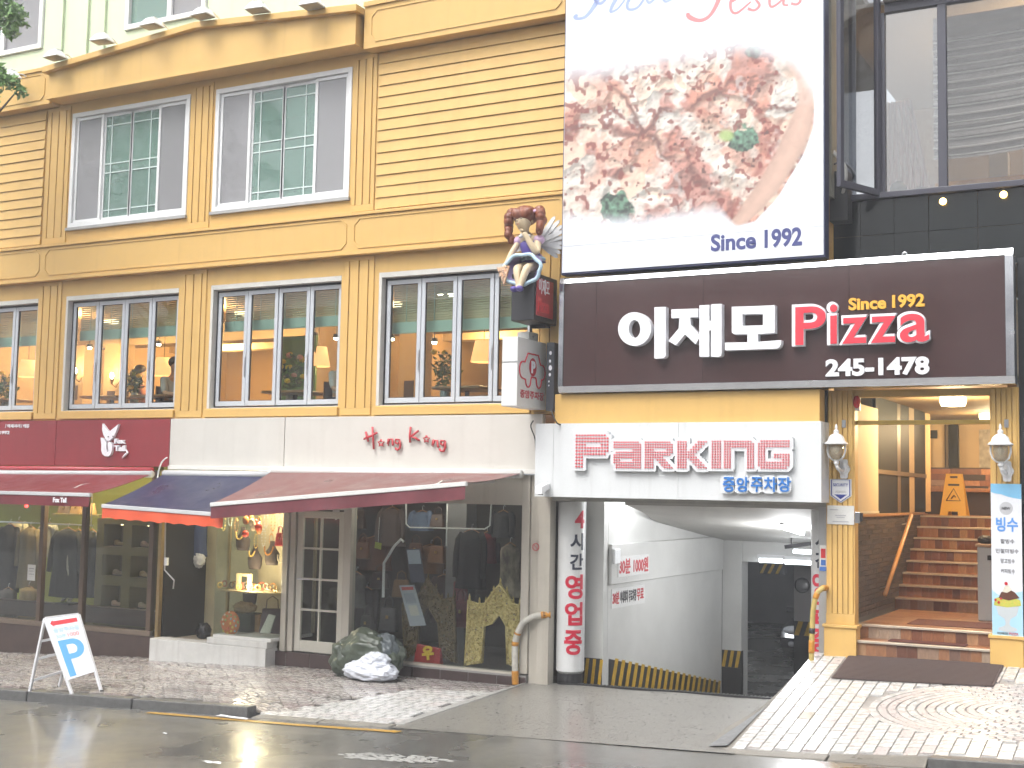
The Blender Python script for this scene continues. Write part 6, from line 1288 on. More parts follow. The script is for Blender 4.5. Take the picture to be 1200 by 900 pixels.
garment(553, 622, 690, .75, .40, 'black embroidered top with white motifs behind the gold frame', (.015, .015, .017), 'top'); garment(571, 625, 660, 1.0, .26, 'dark red scarf hanging behind the gold frame', (.20, .02, .03), 'scarf', sleeves=False); garment(598, 638, 700, .35, .28, 'cream vest with black and orange print at the right of the gift shop window', (.45, .38, .27), 'vest', sleeves=False, col2=(.04, .03, .03)); garment(418, 672, 712, .6, .30, 'black and white checked skirt at the left of the gift shop window', (.16, .16, .16), 'skirt', sleeves=False, col2=(.01, .01, .01)); garment(440, 630, 668, 1.4, .5, 'brown leather jacket deep inside the gift shop', (.14, .06, .03), 'jacket'); garment(505, 640, 672, 1.5, .5, 'tan suede jacket deep inside the gift shop', (.20, .10, .04), 'jacket'); garment(495, 600, 622, 1.2, .32, 'faded blue shirt hanging at the top of the gift shop', (.12, .17, .28), 'shirt'); garment(540, 680, 705, .9, .2, 'pink slip hanging beside the grey column', (.35, .10, .12), 'slip', sleeves=False); garment(460, 596, 640, 1.3, .4, 'dark patterned dress hanging at the top left of the gift shop', (.10, .07, .06), 'dress')
R2 = random.Random(11)
for i, (x, y, Y, w_, h_, col, l) in enumerate([(425, 655, 1.2, .26, .26, (.16, .07, .03), 'brown leather bag hanging high at the left of the gift shop'), (445, 690, .9, .3, .24, (.05, .03, .03), 'black bag hanging behind the bent white rod'), (470, 700, 1.0, .28, .26, (.22, .12, .05), 'tan bag hanging behind the leaflet poster'), (487, 655, 1.3, .26, .24, (.12, .05, .02), 'dark brown bag hanging below the blue shirt'), (512, 660, 1.2, .3, .26, (.20, .09, .03), 'russet bag hanging left of the grey column'), (513, 618, 1.1, .24, .2, (.10, .06, .05), 'small dark bag hanging from the wire grid'), (430, 745, .5, .26, .3, (.03, .03, .035), 'black shopping bag on the floor behind the tarpaulin'), (455, 740, .6, .3, .34, (.10, .09, .10), 'grey bag standing behind the tarpaulin heap'), (540, 735, .6, .26, .36, (.16, .02, .03), 'dark red bag standing between the ornate frames'), (578, 660, 1.1, .24, .3, (.05, .02, .03), 'plum bag hanging right of the embroidered top'), (560, 735, .7, .3, .3, (.03, .03, .03), 'black bag seen through the gold frame'), (420, 620, 1.5, .3, .3, (.08, .05, .03), 'dark bag hanging at the top left of the gift shop')]):
    handbag(at(x, y, Y), w_, h_, .12, l, col, turn=R2.uniform(-.4, .4))
garment(590, 600, 630, 1.0, .3, 'dark grey blouse hanging at the top right of the gift shop', (.05, .05, .055), 'blouse'); garment(430, 690, 735, 1.0, .34, 'long dark dress hanging at the lower left of the gift shop', (.03, .025, .03), 'dress'); garment(520, 675, 730, 1.1, .34, 'dark brown coat hanging in front of the grey column', (.05, .03, .02))
def poster(P, Y, label, base, blocks):
    Q = [at(400+x/4.286, 580+y/4.286, Y+dy) for (x, y), dy in zip(P, (0, 0, -.1, -.1))]; t = thing('poster', label, 'poster', Q[3]); q = G(); off = V((0, .008, 0)); q.hexa([Q[3]+off, Q[2]+off, Q[2], Q[3], Q[0]+off, Q[1]+off, Q[1], Q[0]]); q.build('sheet', base, t)
    for (u0, v0, u1, v1, m) in blocks:
        f = lambda u, v: Q[0].lerp(Q[1], u).lerp(Q[3].lerp(Q[2], u), v)+V((0, -.004, 0)); G().add([f(u0, v1), f(u1, v1), f(u1, v0), f(u0, v0)], [(0, 1, 2, 3)]).build('printed_block', m, t)
M_PBLU = mat('pale_blue_print', (.35, .42, .52), .5); M_DNV = mat('dark_navy_print', (.05, .06, .10), .5)
poster([(325, 272), (395, 270), (420, 440), (350, 440)], .45, 'pale blue poster on dark board leaning behind the bronze frame', M_DNV, [(.05, .03, .95, .45, M_PBLU), (.2, .12, .45, .32, M_DNV), (.55, .12, .8, .32, M_DNV)])
poster([(290, 455), (365, 452), (425, 655), (345, 660)], .22, 'grey leaflet poster with a red header leaning in the gift shop window', mat('grey_print', (.36, .38, .42), .5), [(.12, .04, .9, .12, mat('red_print', (.45, .06, .05), .5)), (.15, .2, .85, .45, mat('leaf_print', (.26, .29, .33), .5)), (.25, .5, .8, .75, mat('pale_print', (.5, .48, .42), .5))])
G().tube([at(449, 700, .3), at(450, 660, .3), at(462, 640, .3), at(470, 632, .3), at(473, 635, .3)], .02, 8).build('x', M_WHT) ; bpy.data.objects['x'].name = 'hook_rod'; tag(bpy.data.objects['hook_rod'], 'white bent rod standing in the gift shop window', 'rod')
p = at(443, 639, .3); t = thing('price_tag', 'yellow green paper price tag inside the gift shop window', 'tag', p); G().hexa([p+V(v) for v in ((-.06, 0, -.04), (.05, 0, -.06), (.05, .004, -.06), (-.06, .004, -.04), (-.05, 0, .05), (.06, 0, .03), (.06, .004, .03), (-.05, .004, .05))]).build('card', mat('lime_card', (.45, .50, .06), .6), t); G().tube([p+V((0, 0, .04)), p+V((0, .02, .4))], .003, 4).build('string', M_WHT, t)
p = at(502, 768, .18); t = thing('red_bag', 'red bag with a yellow printed character on the gift shop window floor', 'bag', (p.x, .18, zwin-.02), local=True); G().hexa([(-.22, -.05, 0), (.22, -.05, 0), (.22, .06, 0), (-.22, .06, 0), (-.18, -.02, .26), (.20, -.02, .22), (.2, .02, .22), (-.18, .02, .26)]).build('body', mat('red_vinyl', (.38, .03, .03), .35), t, bevel=.015, local=True); text3('우', (-.06, -.052, .04), (.19, 0, .03), (-.03, .02, .19), (0, -1, 0), .012, .06).build('lettering', mat('yellow_vinyl', (.75, .5, .05), .4), t, local=True)
# tarp heap and white bag on the pavement
M_TARP = mat('green_tarp', (.085, .105, .075), .28, .4, 4, .3, 16, col2=(.04, .052, .038)); c = at(432, 760, -.35); zg = ZL(c.x, -.4)
t = thing('tarpaulin_heap', 'heap of dark green plastic tarpaulin against the gift shop window', 'tarpaulin', (c.x, -.4, zg))
blob((c.x, -.36, zg+.26), (.54, .26, .37), 5, .20, 1.5, 110, 70, .75).build('tarp', M_TARP, t, smooth=True); blob((c.x-.28, -.40, zg+.22), (.26, .22, .29), 12, .22, 1.6, 80, 50, .8).build('tarp_fold', M_TARP, t, smooth=True); blob((c.x+.30, -.36, zg+.30), (.22, .18, .30), 15, .22, 1.7, 80, 50).build('clear_wrap', mat('dark_clear_wrap', (.10, .12, .13), .2), t, smooth=True)
p = at(436, 778, -.62); zg2 = ZL(p.x, -.65); t = thing('plastic_bag', 'crumpled white plastic bag on the wet pavement in front of the tarpaulin', 'bag', (p.x, -.65, zg2)); M_WPL = mat('white_bag_film', (.62, .65, .72), .3, .12, 5, .3, 14)
blob((p.x, -.64, zg2+.13), (.43, .22, .15), 21, .18, 1.8, 110, 70, .72).build('bag', M_WPL, t, smooth=True); blob((p.x+.05, -.62, zg2+.26), (.20, .13, .12), 24, .22, 2.0, 80, 50).build('bag_top', M_WPL, t, smooth=True)
# ------------------------------------------------------------------ car park entrance
pk = thing('car_park_entrance', 'white walled car park ramp entrance with black and yellow striped base', 'entrance', (-5.6, 1, -.2))
M_PWALL = mat('white_garage_wall', (.60, .60, .58), .6, .14, 1.1, .08, 50); M_PCEIL = mat('garage_ceiling', (.52, .51, .48), .7, .15, 1.2)
def zramp(Y): return -.19-.19*max(0, min(Y, 5.4)-.2)
struct(G().grid(10, 20, lambda u, v: (-7.3+3.5*u, .10+5.4*v, zramp(.10+5.4*v)-.004)).build('ramp', mat('ramp_concrete', (.17, .16, .145), .35, .35, 1.8, .6, 90, rvar=.2), smooth=True))
struct(B(-16, -3.0, 5.5, 20, -1.30, -1.19).build('garage_floor', mat('garage_floor_paint', (.14, .135, .125), .25, .3, 1.2, .1, 60, rvar=.15)))
XW = -7.0
B(XW-.2, XW, .70, 5.36, -1.5, 2.75).build('wall', M_PWALL, pk); B(XW+.001, XW+.05, .705, 5.30, 1.06, 1.60).build('beam', M_PWALL, pk, bevel=.01)
B(-7.45, XW-.201, .62, .9, -.4, 2.75).build('return_wall', M_PWALL, pk); B(-7.42, XW, .55, .699, -.42, 2.75).build('jamb', M_PWALL, pk, bevel=.006)
B(-4.02, -3.92, .25, 5.4, -1.4, 2.4).build('wall', M_PWALL, pk)
B(XW, -6.67, 5.37, 5.72, -1.3, 1.6).build('column', M_PWALL, pk, bevel=.01)
B(-6.669, -3.9, 5.40, 5.62, 1.195, 1.60).build('lintel', M_PWALL, pk, bevel=.008)
# sloping soffit with curved left edge, higher void beside it
q = G(); n = 18; Ls, Rs = [], []
for i in range(n+1):
    y = .12+5.28*i/n; z = 2.14-.115*(y-.1); xl_ = -6.52-.50*min(1, (max(0, y-.12)/2.3))**1.4 if y < 2.42 else XW+.0005
    xl_ = max(xl_, XW+.0005); Ls.append((xl_, y, z)); Rs.append((-3.93, y, z))
q.add(Ls+Rs+[(a, b, c+.18) for a, b, c in Ls]+[(a, b, c+.18) for a, b, c in Rs], [(i, i+1, n+2+i, n+1+i) for i in range(n)]+[(2*n+2+i, 3*n+3+i, 3*n+4+i, 2*n+3+i) for i in range(n)]+[(i, 2*n+2+i, 2*n+3+i, i+1) for i in range(n)]+[(0, n+1, 3*n+3, 2*n+2)])
q.build('soffit', M_PCEIL, pk)
B(-7.45, -3.9, .12, 5.4, 2.76, 2.86).build('ceiling', M_PCEIL, pk); B(-7.55, -3.88, .0, .10, 2.17, 3.15).build('header', mat('header_concrete', (.42, .41, .38), .6, .2, 3, streak=.3), pk)
M_YST = mat('yellow_stripe', (.62, .38, .02), .5, .35, 9); M_BST = mat('black_stripe', (.02, .02, .02), .5, .2, 8)
# striped skirting along the ramp wall (slanted bars)
q = G(); P0 = [(XW+.004, .75, zramp(.75)-.1), (XW+.004, 5.3, zramp(5.3)-.1), (XW+.004, 5.3, zramp(5.3)+.375), (XW+.004, .75, zramp(.75)+.375)]; q.add(P0, [(0, 1, 2, 3)]); q.build('stripe_base', M_BST, pk)
y = .80
while y < 5.15:
    w_ = .115; sl = .02; G().add([(XW+.008, y, zramp(y)-.02), (XW+.008, y+w_, zramp(y+w_)-.02), (XW+.008, y+w_+sl+.14, zramp(y+w_)+.37), (XW+.008, y+sl+.14, zramp(y)+.37)], [(0, 1, 2, 3)]).build('stripe', M_YST, pk); y += .235
B(-7.40, XW-.002, .545, .5505, -.4, .10).build('stripe_base', M_BST, pk)
for i in range(4): x = -7.37+.1*i; G().add([(x, .541, -.3), (x+.045, .541, -.3), (x+.085, .541, .09), (x+.04, .541, .09)], [(0, 1, 2, 3)]).build('stripe', M_YST, pk)
za, zb = at(857, 782, 5.37).z, at(857, 762, 5.37).z
def striped_col(x0, x1, Yf, za, zb, z0, t, n=3):
    B(x0-.004, x1+.004, Yf-.004, Yf+.1, z0, za).build('black_base', M_BST, t); B(x0-.003, x1+.003, Yf-.003, Yf+.1, za+.001, zb).build('stripe_base', M_BST, t); w_ = (x1-x0)/n
    for i in range(n): x = x0+w_*i; G().add([(x, Yf-.006, za+.003), (x+w_*.5, Yf-.006, za+.003), (min(x1, x+w_*.95), Yf-.006, zb-.003), (x+w_*.45, Yf-.006, zb-.003)], [(0, 1, 2, 3)]).build('stripe', M_YST, t)
striped_col(XW, -6.67, 5.37, za, zb, -1.28, pk)
# dark garage behind
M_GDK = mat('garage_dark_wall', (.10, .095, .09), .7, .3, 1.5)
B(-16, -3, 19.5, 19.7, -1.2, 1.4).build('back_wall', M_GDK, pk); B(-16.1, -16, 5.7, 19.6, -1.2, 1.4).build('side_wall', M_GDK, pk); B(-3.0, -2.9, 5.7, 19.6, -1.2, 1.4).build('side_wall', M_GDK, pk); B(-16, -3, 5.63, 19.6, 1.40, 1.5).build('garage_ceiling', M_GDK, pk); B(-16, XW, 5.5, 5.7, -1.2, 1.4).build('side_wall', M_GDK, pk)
Yc = 8.2; cx0, cx1 = at(930.5, 700, Yc).x, at(930.5, 700, Yc).x+.55; gc = thing('garage_column', 'grey garage column with yellow stripes and black base beside the parked car', 'column', (cx0, Yc, -1.19)); B(cx0, cx1, Yc, Yc+.5, -1.19, 1.39).build('shaft', mat('grey_column_paint', (.36, .34, .33), .6, .1, 2), gc)
striped_col(cx0, cx1, Yc, at(938, 745, Yc).z, at(938, 728, Yc).z, -1.185, gc)
p = at(940, 686, Yc-.06); t = thing('round_gauge', 'round grey convex mirror on the garage column', 'mirror', p); G().tube([(p.x+.13*cos(2*pi*i/20), p.y, p.z+.13*sin(2*pi*i/20)) for i in range(21)], .014, 6).build('rim', M_BLK, t); G().ell(p, (.125, .03, .125), 20, 8).build('dish', mat('mirror_dish', (.35, .35, .36), .2, metal=.7), t, smooth=True); G().tube([p, p+V((0, .055, 0))], .03, 8).build('bracket', M_BLK, t)
# wedge kerb of yellow stripes deep in the garage
p = at(903, 668, 17); t = thing('striped_beam', 'faint yellow and black striped beam deep in the garage', 'beam', p); B(p.x-.3, p.x+.35, 17, 17.2, p.z-.10, 1.395).build('beam', M_BST, t)
for i in range(3): x = p.x-.28+.2*i; G().add([(x, 16.995, p.z-.09), (x+.08, 16.995, p.z-.09), (x+.2, 16.995, p.z+.15), (x+.12, 16.995, p.z+.15)], [(0, 1, 2, 3)]).build('stripe', M_YST, t)
# parked car, nose towards the ramp
Yk = 11.5; cxl = at(914, 725, Yk).x; cw = 1.72
car = thing('parked_car', 'black car parked in the dark garage, half hidden by the column', 'car', (cxl+cw/2, Yk, -1.19), local=True); M_CAR = mat('black_car_paint', (.012, .012, .014), .15, coat=1.)
prof = [(0.0, .32), (-.05, .50), (.05, .74), (.35, .84), (1.05, .93), (1.75, 1.42), (2.7, 1.47), (3.5, 1.05), (4.2, .98), (4.3, .55), (4.2, .28), (.2, .22)]
k = len(prof); rows = []
for sx, inset in ((-1, .0), (-.82, 1), (.82, 1), (1, 0)):
    rows.append([(sx*cw/2*(1-.10*max(0, (z-.9))/.5), y, z-(.06 if not inset else 0)*(z > .6)) for y, z in prof])
q = G(); 
for r_ in rows: q.v += [V(p) for p in r_]
for a in range(3):
    for i in range(k): q.f.append((a*k+i, a*k+(i+1) % k, (a+1)*k+(i+1) % k, (a+1)*k+i)); q.m.append(0)
q.f += [tuple(range(k)), tuple(range(4*k-1, 3*k-1, -1))]; q.m += [0, 0]; q.build('body', M_CAR, car, smooth=True, auto=35, bevel=.03, local=True)
M_CGL = mat('car_glass', (.02, .025, .03), .05)
G().add([(-.62, 1.10, 1.0), (.62, 1.10, 1.0), (.55, 1.70, 1.405), (-.55, 1.70, 1.405)], [(0, 1, 2, 3)]).build('windscreen', M_CGL, car, local=True)
for s in (-1, 1):
    G().ell((s*.62, .05, .68), (.19, .14, .09), 14, 8).build('headlight', mat('headlight_glass', (.55, .56, .58), .08), car, smooth=True, local=True); G().ell((s*.60, -.02, .40), (.09, .06, .06), 10, 6).build('fog_lamp', mat('fog_lamp_glass', (.25, .25, .26), .1), car, smooth=True, local=True); G().hexa([V((s*.95, 1.15, 1.0))+V(v) for v in ((-.1, -.05, -.06), (.1, -.05, -.06), (.1, .06, -.06), (-.1, .06, -.06), (-.1, -.03, .07), (.1, -.03, .07), (.1, .05, .07), (-.1, .05, .07))]).build('wing_mirror', M_CAR, car, bevel=.02, local=True)
    for y in (.85, 3.4):
        w_ = G(); w_.tube([(s*(cw/2-.2), y, .31), (s*(cw/2-.005), y, .31)], .31, 24); wo_ = w_.build('wheel', M_RUB, car, smooth=True, auto=40, local=True); G().tube([(s*(cw/2-.05), y, .31), (s*(cw/2+.004), y, .31)], .2, 16).build('rim', M_ALU, wo_, local=True)
G().box(-.4, .4, -.06, -.045, .44, .56).build('grille', M_BLK, car, local=True); B(-.26, .26, -.075, -.062, .34, .44).build('number_plate', mat('plate_white', (.6, .6, .6), .5), car, local=True)
# fluorescent tubes
M_TUBE = mat('fluorescent_tube', (1, 1, 1), .4, emit=(.86, .92, 1), estr=3.5)
def tube_light(x0, x1, y, Y, label, e):
    a, b = at(x0, y, Y), at(x1, y, Y); t = thing('fluorescent_lamp', label, 'lamp', (a.x, Y, a.z)); G().tube([(a.x, Y, a.z), (b.x, Y, a.z)], .035, 10).build('tube', M_TUBE, t, smooth=True); B(a.x-.03, b.x+.03, Y-.03, Y+.05, a.z+.04, a.z+.09).build('batten', M_WHT, t)
    if e: plight(t, ((a.x+b.x)/2, Y-.1, a.z-.15), e, .2, (.93, .96, 1))
tube_light(890, 917, 656.5, 5.3, 'white fluorescent tube under the garage lintel, left one', 0); tube_light(920, 950, 658.5, 5.3, 'white fluorescent tube under the garage lintel, right one', 0)
t = thing('fluorescent_lamp', 'white tube on a black holder below the ramp soffit', 'lamp', at(935, 643, 4.4)); a, b = at(930, 646, 4.4), at(952, 646, 4.4); G().tube([(a.x, 4.4, a.z), (b.x, 4.4, a.z)], .035, 10).build('tube', M_TUBE, t, smooth=True); a, b = at(920, 641, 4.42), at(950, 637, 4.42); G().beam(a, b, .06, .06).build('holder', M_BLK, t); G().tube([a+V((.1, 0, .02)), (a.x+.1, 4.42, 1.66)], .01, 6).build('hanger', M_BLK, t); plight(t, (a.x+.2, 4.2, a.z-.3), 5, .2, (.93, .96, 1))
t = thing('fluorescent_lamp', 'bright lamp in the void at the upper left of the ramp', 'lamp', (-6.85, 1.2, 2.6)); G().tube([(-6.85, .9, 2.68), (-6.85, 1.9, 2.68)], .04, 10).build('tube', M_TUBE, t, smooth=True); B(-6.9, -6.8, .85, 1.95, 2.725, 2.755).build('batten', M_WHT, t); plight(t, (-6.72, 1.1, 2.45), 32, .15, (.95, .97, 1))
t = thing('fluorescent_lamp', 'tube lamp mounted below the soffit inside the ramp', 'lamp', (-5.2, 2.2, 1.8)); G().tube([(-5.0, 2.0, 1.87), (-5.0, 3.0, 1.76)], .03, 10).build('tube', mat('tube_soft', (1, 1, 1), .4, emit=(.86, .92, 1), estr=6), t, smooth=True); G().beam((-5.0, 1.95, 1.915), (-5.0, 3.05, 1.79), .06, .03).build('batten', M_WHT, t); plight(t, (-5.0, 2.4, 1.65), 68, .25, (.97, .98, 1))
for i, (x, y) in enumerate(((-8.5, 9.5), (-7.2, 14))):  # tube lights added to brighten the deep part of the garage
    t = thing('fluorescent_lamp', 'dim tube light added on the dark garage ceiling, ' + ('near', 'far')[i] + ' one', 'lamp', (x, y, 1.3)); G().tube([(x-.5, y, 1.33), (x+.5, y, 1.33)], .025, 8).build('tube', mat('tube_dim', (1, 1, 1), .4, emit=(.86, .92, 1), estr=1.5), t); B(x-.55, x+.55, y-.03, y+.03, 1.362, 1.398).build('batten', M_WHT, t); plight(t, (x, y, 1.1), 60, .2, (.9, .95, 1))
# signs on the ramp wall
def wallsign(px0, py0, px1, py1, X, label, parts, border=None):
    A = atX(px0, (py0+py1)/2, X); Bq = atX(px1, (py0+py1)/2, X); xm = (px0+px1)/2; z1 = atX(xm, py0, X).z; z0 = atX(xm, py1, X).z; t = thing('wall_sign', label, 'sign', (X, A.y, z0)); B(X+.001, X+.008, A.y, Bq.y, z0, z1).build('board', mat('sign_board_white', (.66, .66, .65), .5), t)
    for s, u0, v0, u1, v1, m in parts: text3(s, (X+.008, A.y+(Bq.y-A.y)*u0, z0+(z1-z0)*v0), (0, (Bq.y-A.y)*(u1-u0), 0), (0, 0, (z1-z0)*(v1-v0)), (1, 0, 0), .003, .03).build('lettering', m, t)
M_RP, M_KP = mat('red_paint_letter', (.50, .03, .04), .5), mat('black_paint_letter', (.03, .03, .035), .5)
wallsign(724, 651, 760, 674, XW+.05, 'white parking price sign reading 30 minutes 1000 won on the ramp wall', [('30분', .03, .12, .38, .88, M_RP), ('1000원', .48, .12, .97, .88, M_RP)]); wallsign(716, 688, 755, 710, XW, 'white parking notice with black and red lettering below the price sign', [('30분', .03, .2, .22, .85, M_RP), ('이내회차', .25, .2, .48, .85, M_KP), ('무료차량', .5, .2, .73, .85, M_KP), ('무료', .75, .2, .96, .85, M_RP)])
B(*(lambda c: (XW+.051, XW+.09, c.y-.1, c.y+.1, c.z-.10, c.z+.10))(atX(721, 652, XW+.05))).build('switch_box', M_WHT, pk, bevel=.01)
# drain grate at the threshold
dg_ = thing('drain_grate', 'dark steel drain grate across the top of the ramp', 'drain', (-5.7, .1, -.18)); zf0 = lambda x: ZD(x, 0)-.01
G().hexa([(-7.4, .03, zf0(-7.4)), (-4.0, .03, zf0(-4)), (-4.0, .06, zf0(-4)), (-7.4, .06, zf0(-7.4)), (-7.4, .03, zf0(-7.4)+.03), (-4, .03, zf0(-4)+.03), (-4, .06, zf0(-4)+.03), (-7.4, .06, zf0(-7.4)+.03)]).build('frame', M_BLK, dg_); q = G()
x = -7.36
while x < -4.02: q.box(x, x+.02, .061, .20, zf0(x), zf0(x)+.022); x += .05
q.build('bars', mat('grate_steel', (.10, .10, .10), .35, metal=.8), dg_)
# round lettered pillars
def pillar(cx, cy, r, z0, z1, label, base_ang, ys_px, px_mid):
    t = thing('round_pillar', label, 'pillar', (cx, cy, z0)); G().lathe([(r*.85, .0), (r, .03), (r, z1-z0)], (cx, cy, z0), 40).build('shaft', mat('white_pillar', (.66, .67, .67), .35, .08, 2, streak=.25), t, smooth=True, auto=40); G().lathe([(r*.9, -.25), (r*.9, -.002)], (cx, cy, z0), 24).build('plinth', M_BLK, t)
    for ch, y0, y1, da, wd, m in ys_px:
        zt, zb = at(px_mid, y0, cy-r).z, at(px_mid, y1, cy-r).z; V_, F_ = glyphs(ch, .03, 0, .02, 5); out = []
        bm = bmesh.new(); bv = [bm.verts.new(v) for v in V_]
        for f in F_:
            try: bm.faces.new([bv[i] for i in f])
            except ValueError: pass
        for cut in range(1, 8): bmesh.ops.bisect_plane(bm, geom=bm.verts[:]+bm.edges[:]+bm.faces[:], plane_co=(cut/8, 0, 0), plane_no=(1, 0, 0))
        bm.verts.index_update(); V_ = [v.co.copy() for v in bm.verts]; F_ = [tuple(v.index for v in f.verts) for f in bm.faces]; bm.free()
        for a, b, c in V_:
            th_ = base_ang+da+(a-.5)*wd/r; rr = r+.001+c*.004; out.append((cx+rr*sin(th_), cy-rr*cos(th_), zb+(zt-zb)*b))
        G().add(out, F_).build('lettering', m, t)
M_RPL, M_KPL = mat('red_vinyl_letter', (.55, .02, .05), .4), mat('navy_vinyl_letter', (.02, .025, .05), .4)
seq = [('4', 598, 619, .62, .15, M_RPL), ('시', 624.5, 644.5, .42, .19, M_KPL), ('간', 648.5, 667.5, .42, .19, M_KPL), ('영', 673, 702, .27, .25, M_RPL), ('업', 705.5, 733, .27, .25, M_RPL), ('중', 738.5, 767.5, .25, .25, M_RPL)]
c0 = at(665.5, 690, .12); pillar(c0.x, .22, .185, at(665, 790, .05).z, 2.16, 'round white pillar with red and black Korean opening hours lettering left of the ramp', .42, seq, 665)
c1 = at(964.5, 690, .27); pillar(c1.x, .37, .165, -.1, 2.16, 'round white pillar with the same lettering half hidden right of the ramp', .20, [(s, y0-2, y1-2, d-.55, w_, m) for s, y0, y1, d, w_, m in seq], 955)
# steel jamb plate with stickers
t = thing('jamb_plate', 'brushed steel jamb plate between the ramp and the fluted pilaster', 'plate', at(964, 690, .05)); B(at(959.5, 690, .04).x, -3.902, .04, .06, -.2, 2.16).build('sheet', mat('satin_steel', (.48, .48, .48), .4, .12, 3, metal=.6), t)
p = at(964.5, 654, .03); t = thing('service_sticker', 'white sticker with red and blue lettering on the steel jamb', 'sticker', p); B(p.x-.04, p.x+.045, .03, .036, p.z-.15, p.z+.15).build('sheet', mat('paper_white', (.62, .62, .60), .7), t); B(p.x-.04, p.x+.045, .0265, .0295, p.z-.15, p.z-.10).build('band', mat('blue_band', (.05, .15, .45), .5), t); G().box(p.x-.025, p.x+.03, .027, .0295, p.z+.0, p.z+.11).build('red_mark', M_RP, t); G().box(p.x-.025, p.x+.03, .027, .0295, p.z-.085, p.z-.02).build('blue_mark', mat('blue_band', (.05, .15, .45), .5), t)
# taped guard rails
M_TAPEW, M_TAPEY, M_TAPEO = mat('white_tape', (.60, .58, .52), .5, .3, 12), mat('yellow_pole', (.55, .42, .14), .45, .3, 10), mat('orange_tape', (.58, .26, .03), .5, .3, 10)
def guard(pts, label, bands, base, r):
    t = thing('guard_rail', label, 'rail', pts[0]); P = []
    for i in range(len(pts)-1):
        a, b, c, d = [V(pts[max(0, min(len(pts)-1, j))]) for j in (i-1, i, i+1, i+2)]
        for k_ in range(10): u = k_/10; P.append(.5*((2*b)+(c-a)*u+(2*a-5*b+4*c-d)*u*u+(3*b-a-3*c+d)*u**3))
    P.append(V(pts[-1])); G().tube(P, r, 12).build('pole', base, t, smooth=True)
    for u0, u1, m in bands: i0, i1 = int(u0*(len(P)-1)), max(int(u0*(len(P)-1))+1, int(u1*(len(P)-1))); G().tube(P[i0:i1+1], r+.004, 12).build('tape', m, t, smooth=True)
gp = [at(604, 802, -.12), at(603.5, 778, -.12), at(604, 752, -.12), at(611, 733, -.12), at(622, 724, -.10), at(634, 721, -.06), at(645, 720.5, .0)]
guard(gp, 'curved guard rail wrapped in white tape with orange ends left of the ramp', [(0, .12, M_TAPEO), (.30, .34, M_TAPEO), (.40, .43, M_TAPEO), (.84, 1, M_TAPEO), (.88, .91, M_BLK)], M_TAPEW, .042)
gp = [at(951, 792, -.25), at(951, 770, -.25), at(951.5, 745, -.25), at(953, 715, -.25), at(957, 697, -.25), at(963, 690, -.22), at(968, 689, -.05)]
guard(gp, 'yellow taped guard rail at the edge of the raised pavement right of the ramp', [(.05, .12, M_BLK), (.2, .3, M_TAPEO), (.36, .39, M_BLK), (.62, .70, M_TAPEO), (.86, 1, M_TAPEO)], M_TAPEY, .031)
# ------------------------------------------------------------------ pizza restaurant entrance
def pil2(x0, x1):
    z0 = .40; zc = at(985, 733, 0).z; B(x0-.02, x1+.02, -.07, .14, z0, zc-.02).build('pilaster_base', M_YEL2, bld, bevel=.006); B(x0-.035, x1+.035, -.085, .15, zc-.02, zc+.015).build('pilaster_ledge', M_YEL2, bld, bevel=.004)
    q = G(); q.box(x0, x1, -.025, .14, zc+.015, 3.545); n = 4; wg = .012; ws = (x1-x0-.04-n*wg)/(n+1); x = x0+.02
    for i in range(n+1): q.box(x, x+ws, -.045, -.0255, zc+.14, 3.54); x += ws+wg
    q.box(x0, x1, -.045, -.0255, zc+.016, zc+.139); q.build('pilaster', M_YEL2, bld, bevel=.003)
pil2(-3.885, -3.55); pil2(-2.05, -1.745)
B(-3.549, -2.051, -.02, .12, 3.46, 3.545).build('door_header', M_YEL2, bld, bevel=.005); zt0, zt1 = at(1085, 497.5, .1).z, at(1085, 492.5, .1).z
B(-3.549, -2.051, .06, .13, zt0, zt1).build('transom_bar', mat('gold_transom', (.50, .34, .08), .35, .1, 5, metal=.4), bld, bevel=.004); B(-3.549, -2.051, .09, .098, zt1+.001, 3.459).build('transom_pane', M_GLC, bld)
B(-1.742, -.6, .0, .3, .3, 5.0).build('dark_pier', mat('black_pier', (.02, .021, .024), .35, .2, 3), db)
# staircase
st_ = thing('entrance_stairs', 'flight of stairs with wood effect tiles rising into the pizza restaurant', 'stairs', (-2.8, 1.5, .45))
WOODC = [(.30, .12, .055), (.36, .17, .085), (.22, .085, .045), (.42, .24, .13), (.27, .13, .075), (.16, .07, .045), (.34, .22, .15), (.40, .30, .22), (.20, .12, .09)]
WD = [mat('wood_tile_%d' % i, c, .35, .35, 7, .12, 60, stretch=(6, 6, 1.2)) for i, c in enumerate(WOODC)]
M_NOS = mat('nosing_metal', (.60, .52, .42), .35, .15, 6, metal=.4); M_TRD = mat('tread_tile', (.36, .155, .065), .3, .4, 4, .1, 50, col2=(.26, .10, .04))
XS0, XS1 = -3.66, -1.95
steps = [(0.0, .45, .64, -3.55, -2.05), (.32, .64, .80, -3.60, -2.0)]
for i in range(8): steps.append((2.70+.26*i, .80+.155*i, .80+.155*(i+1), XS0, XS1))
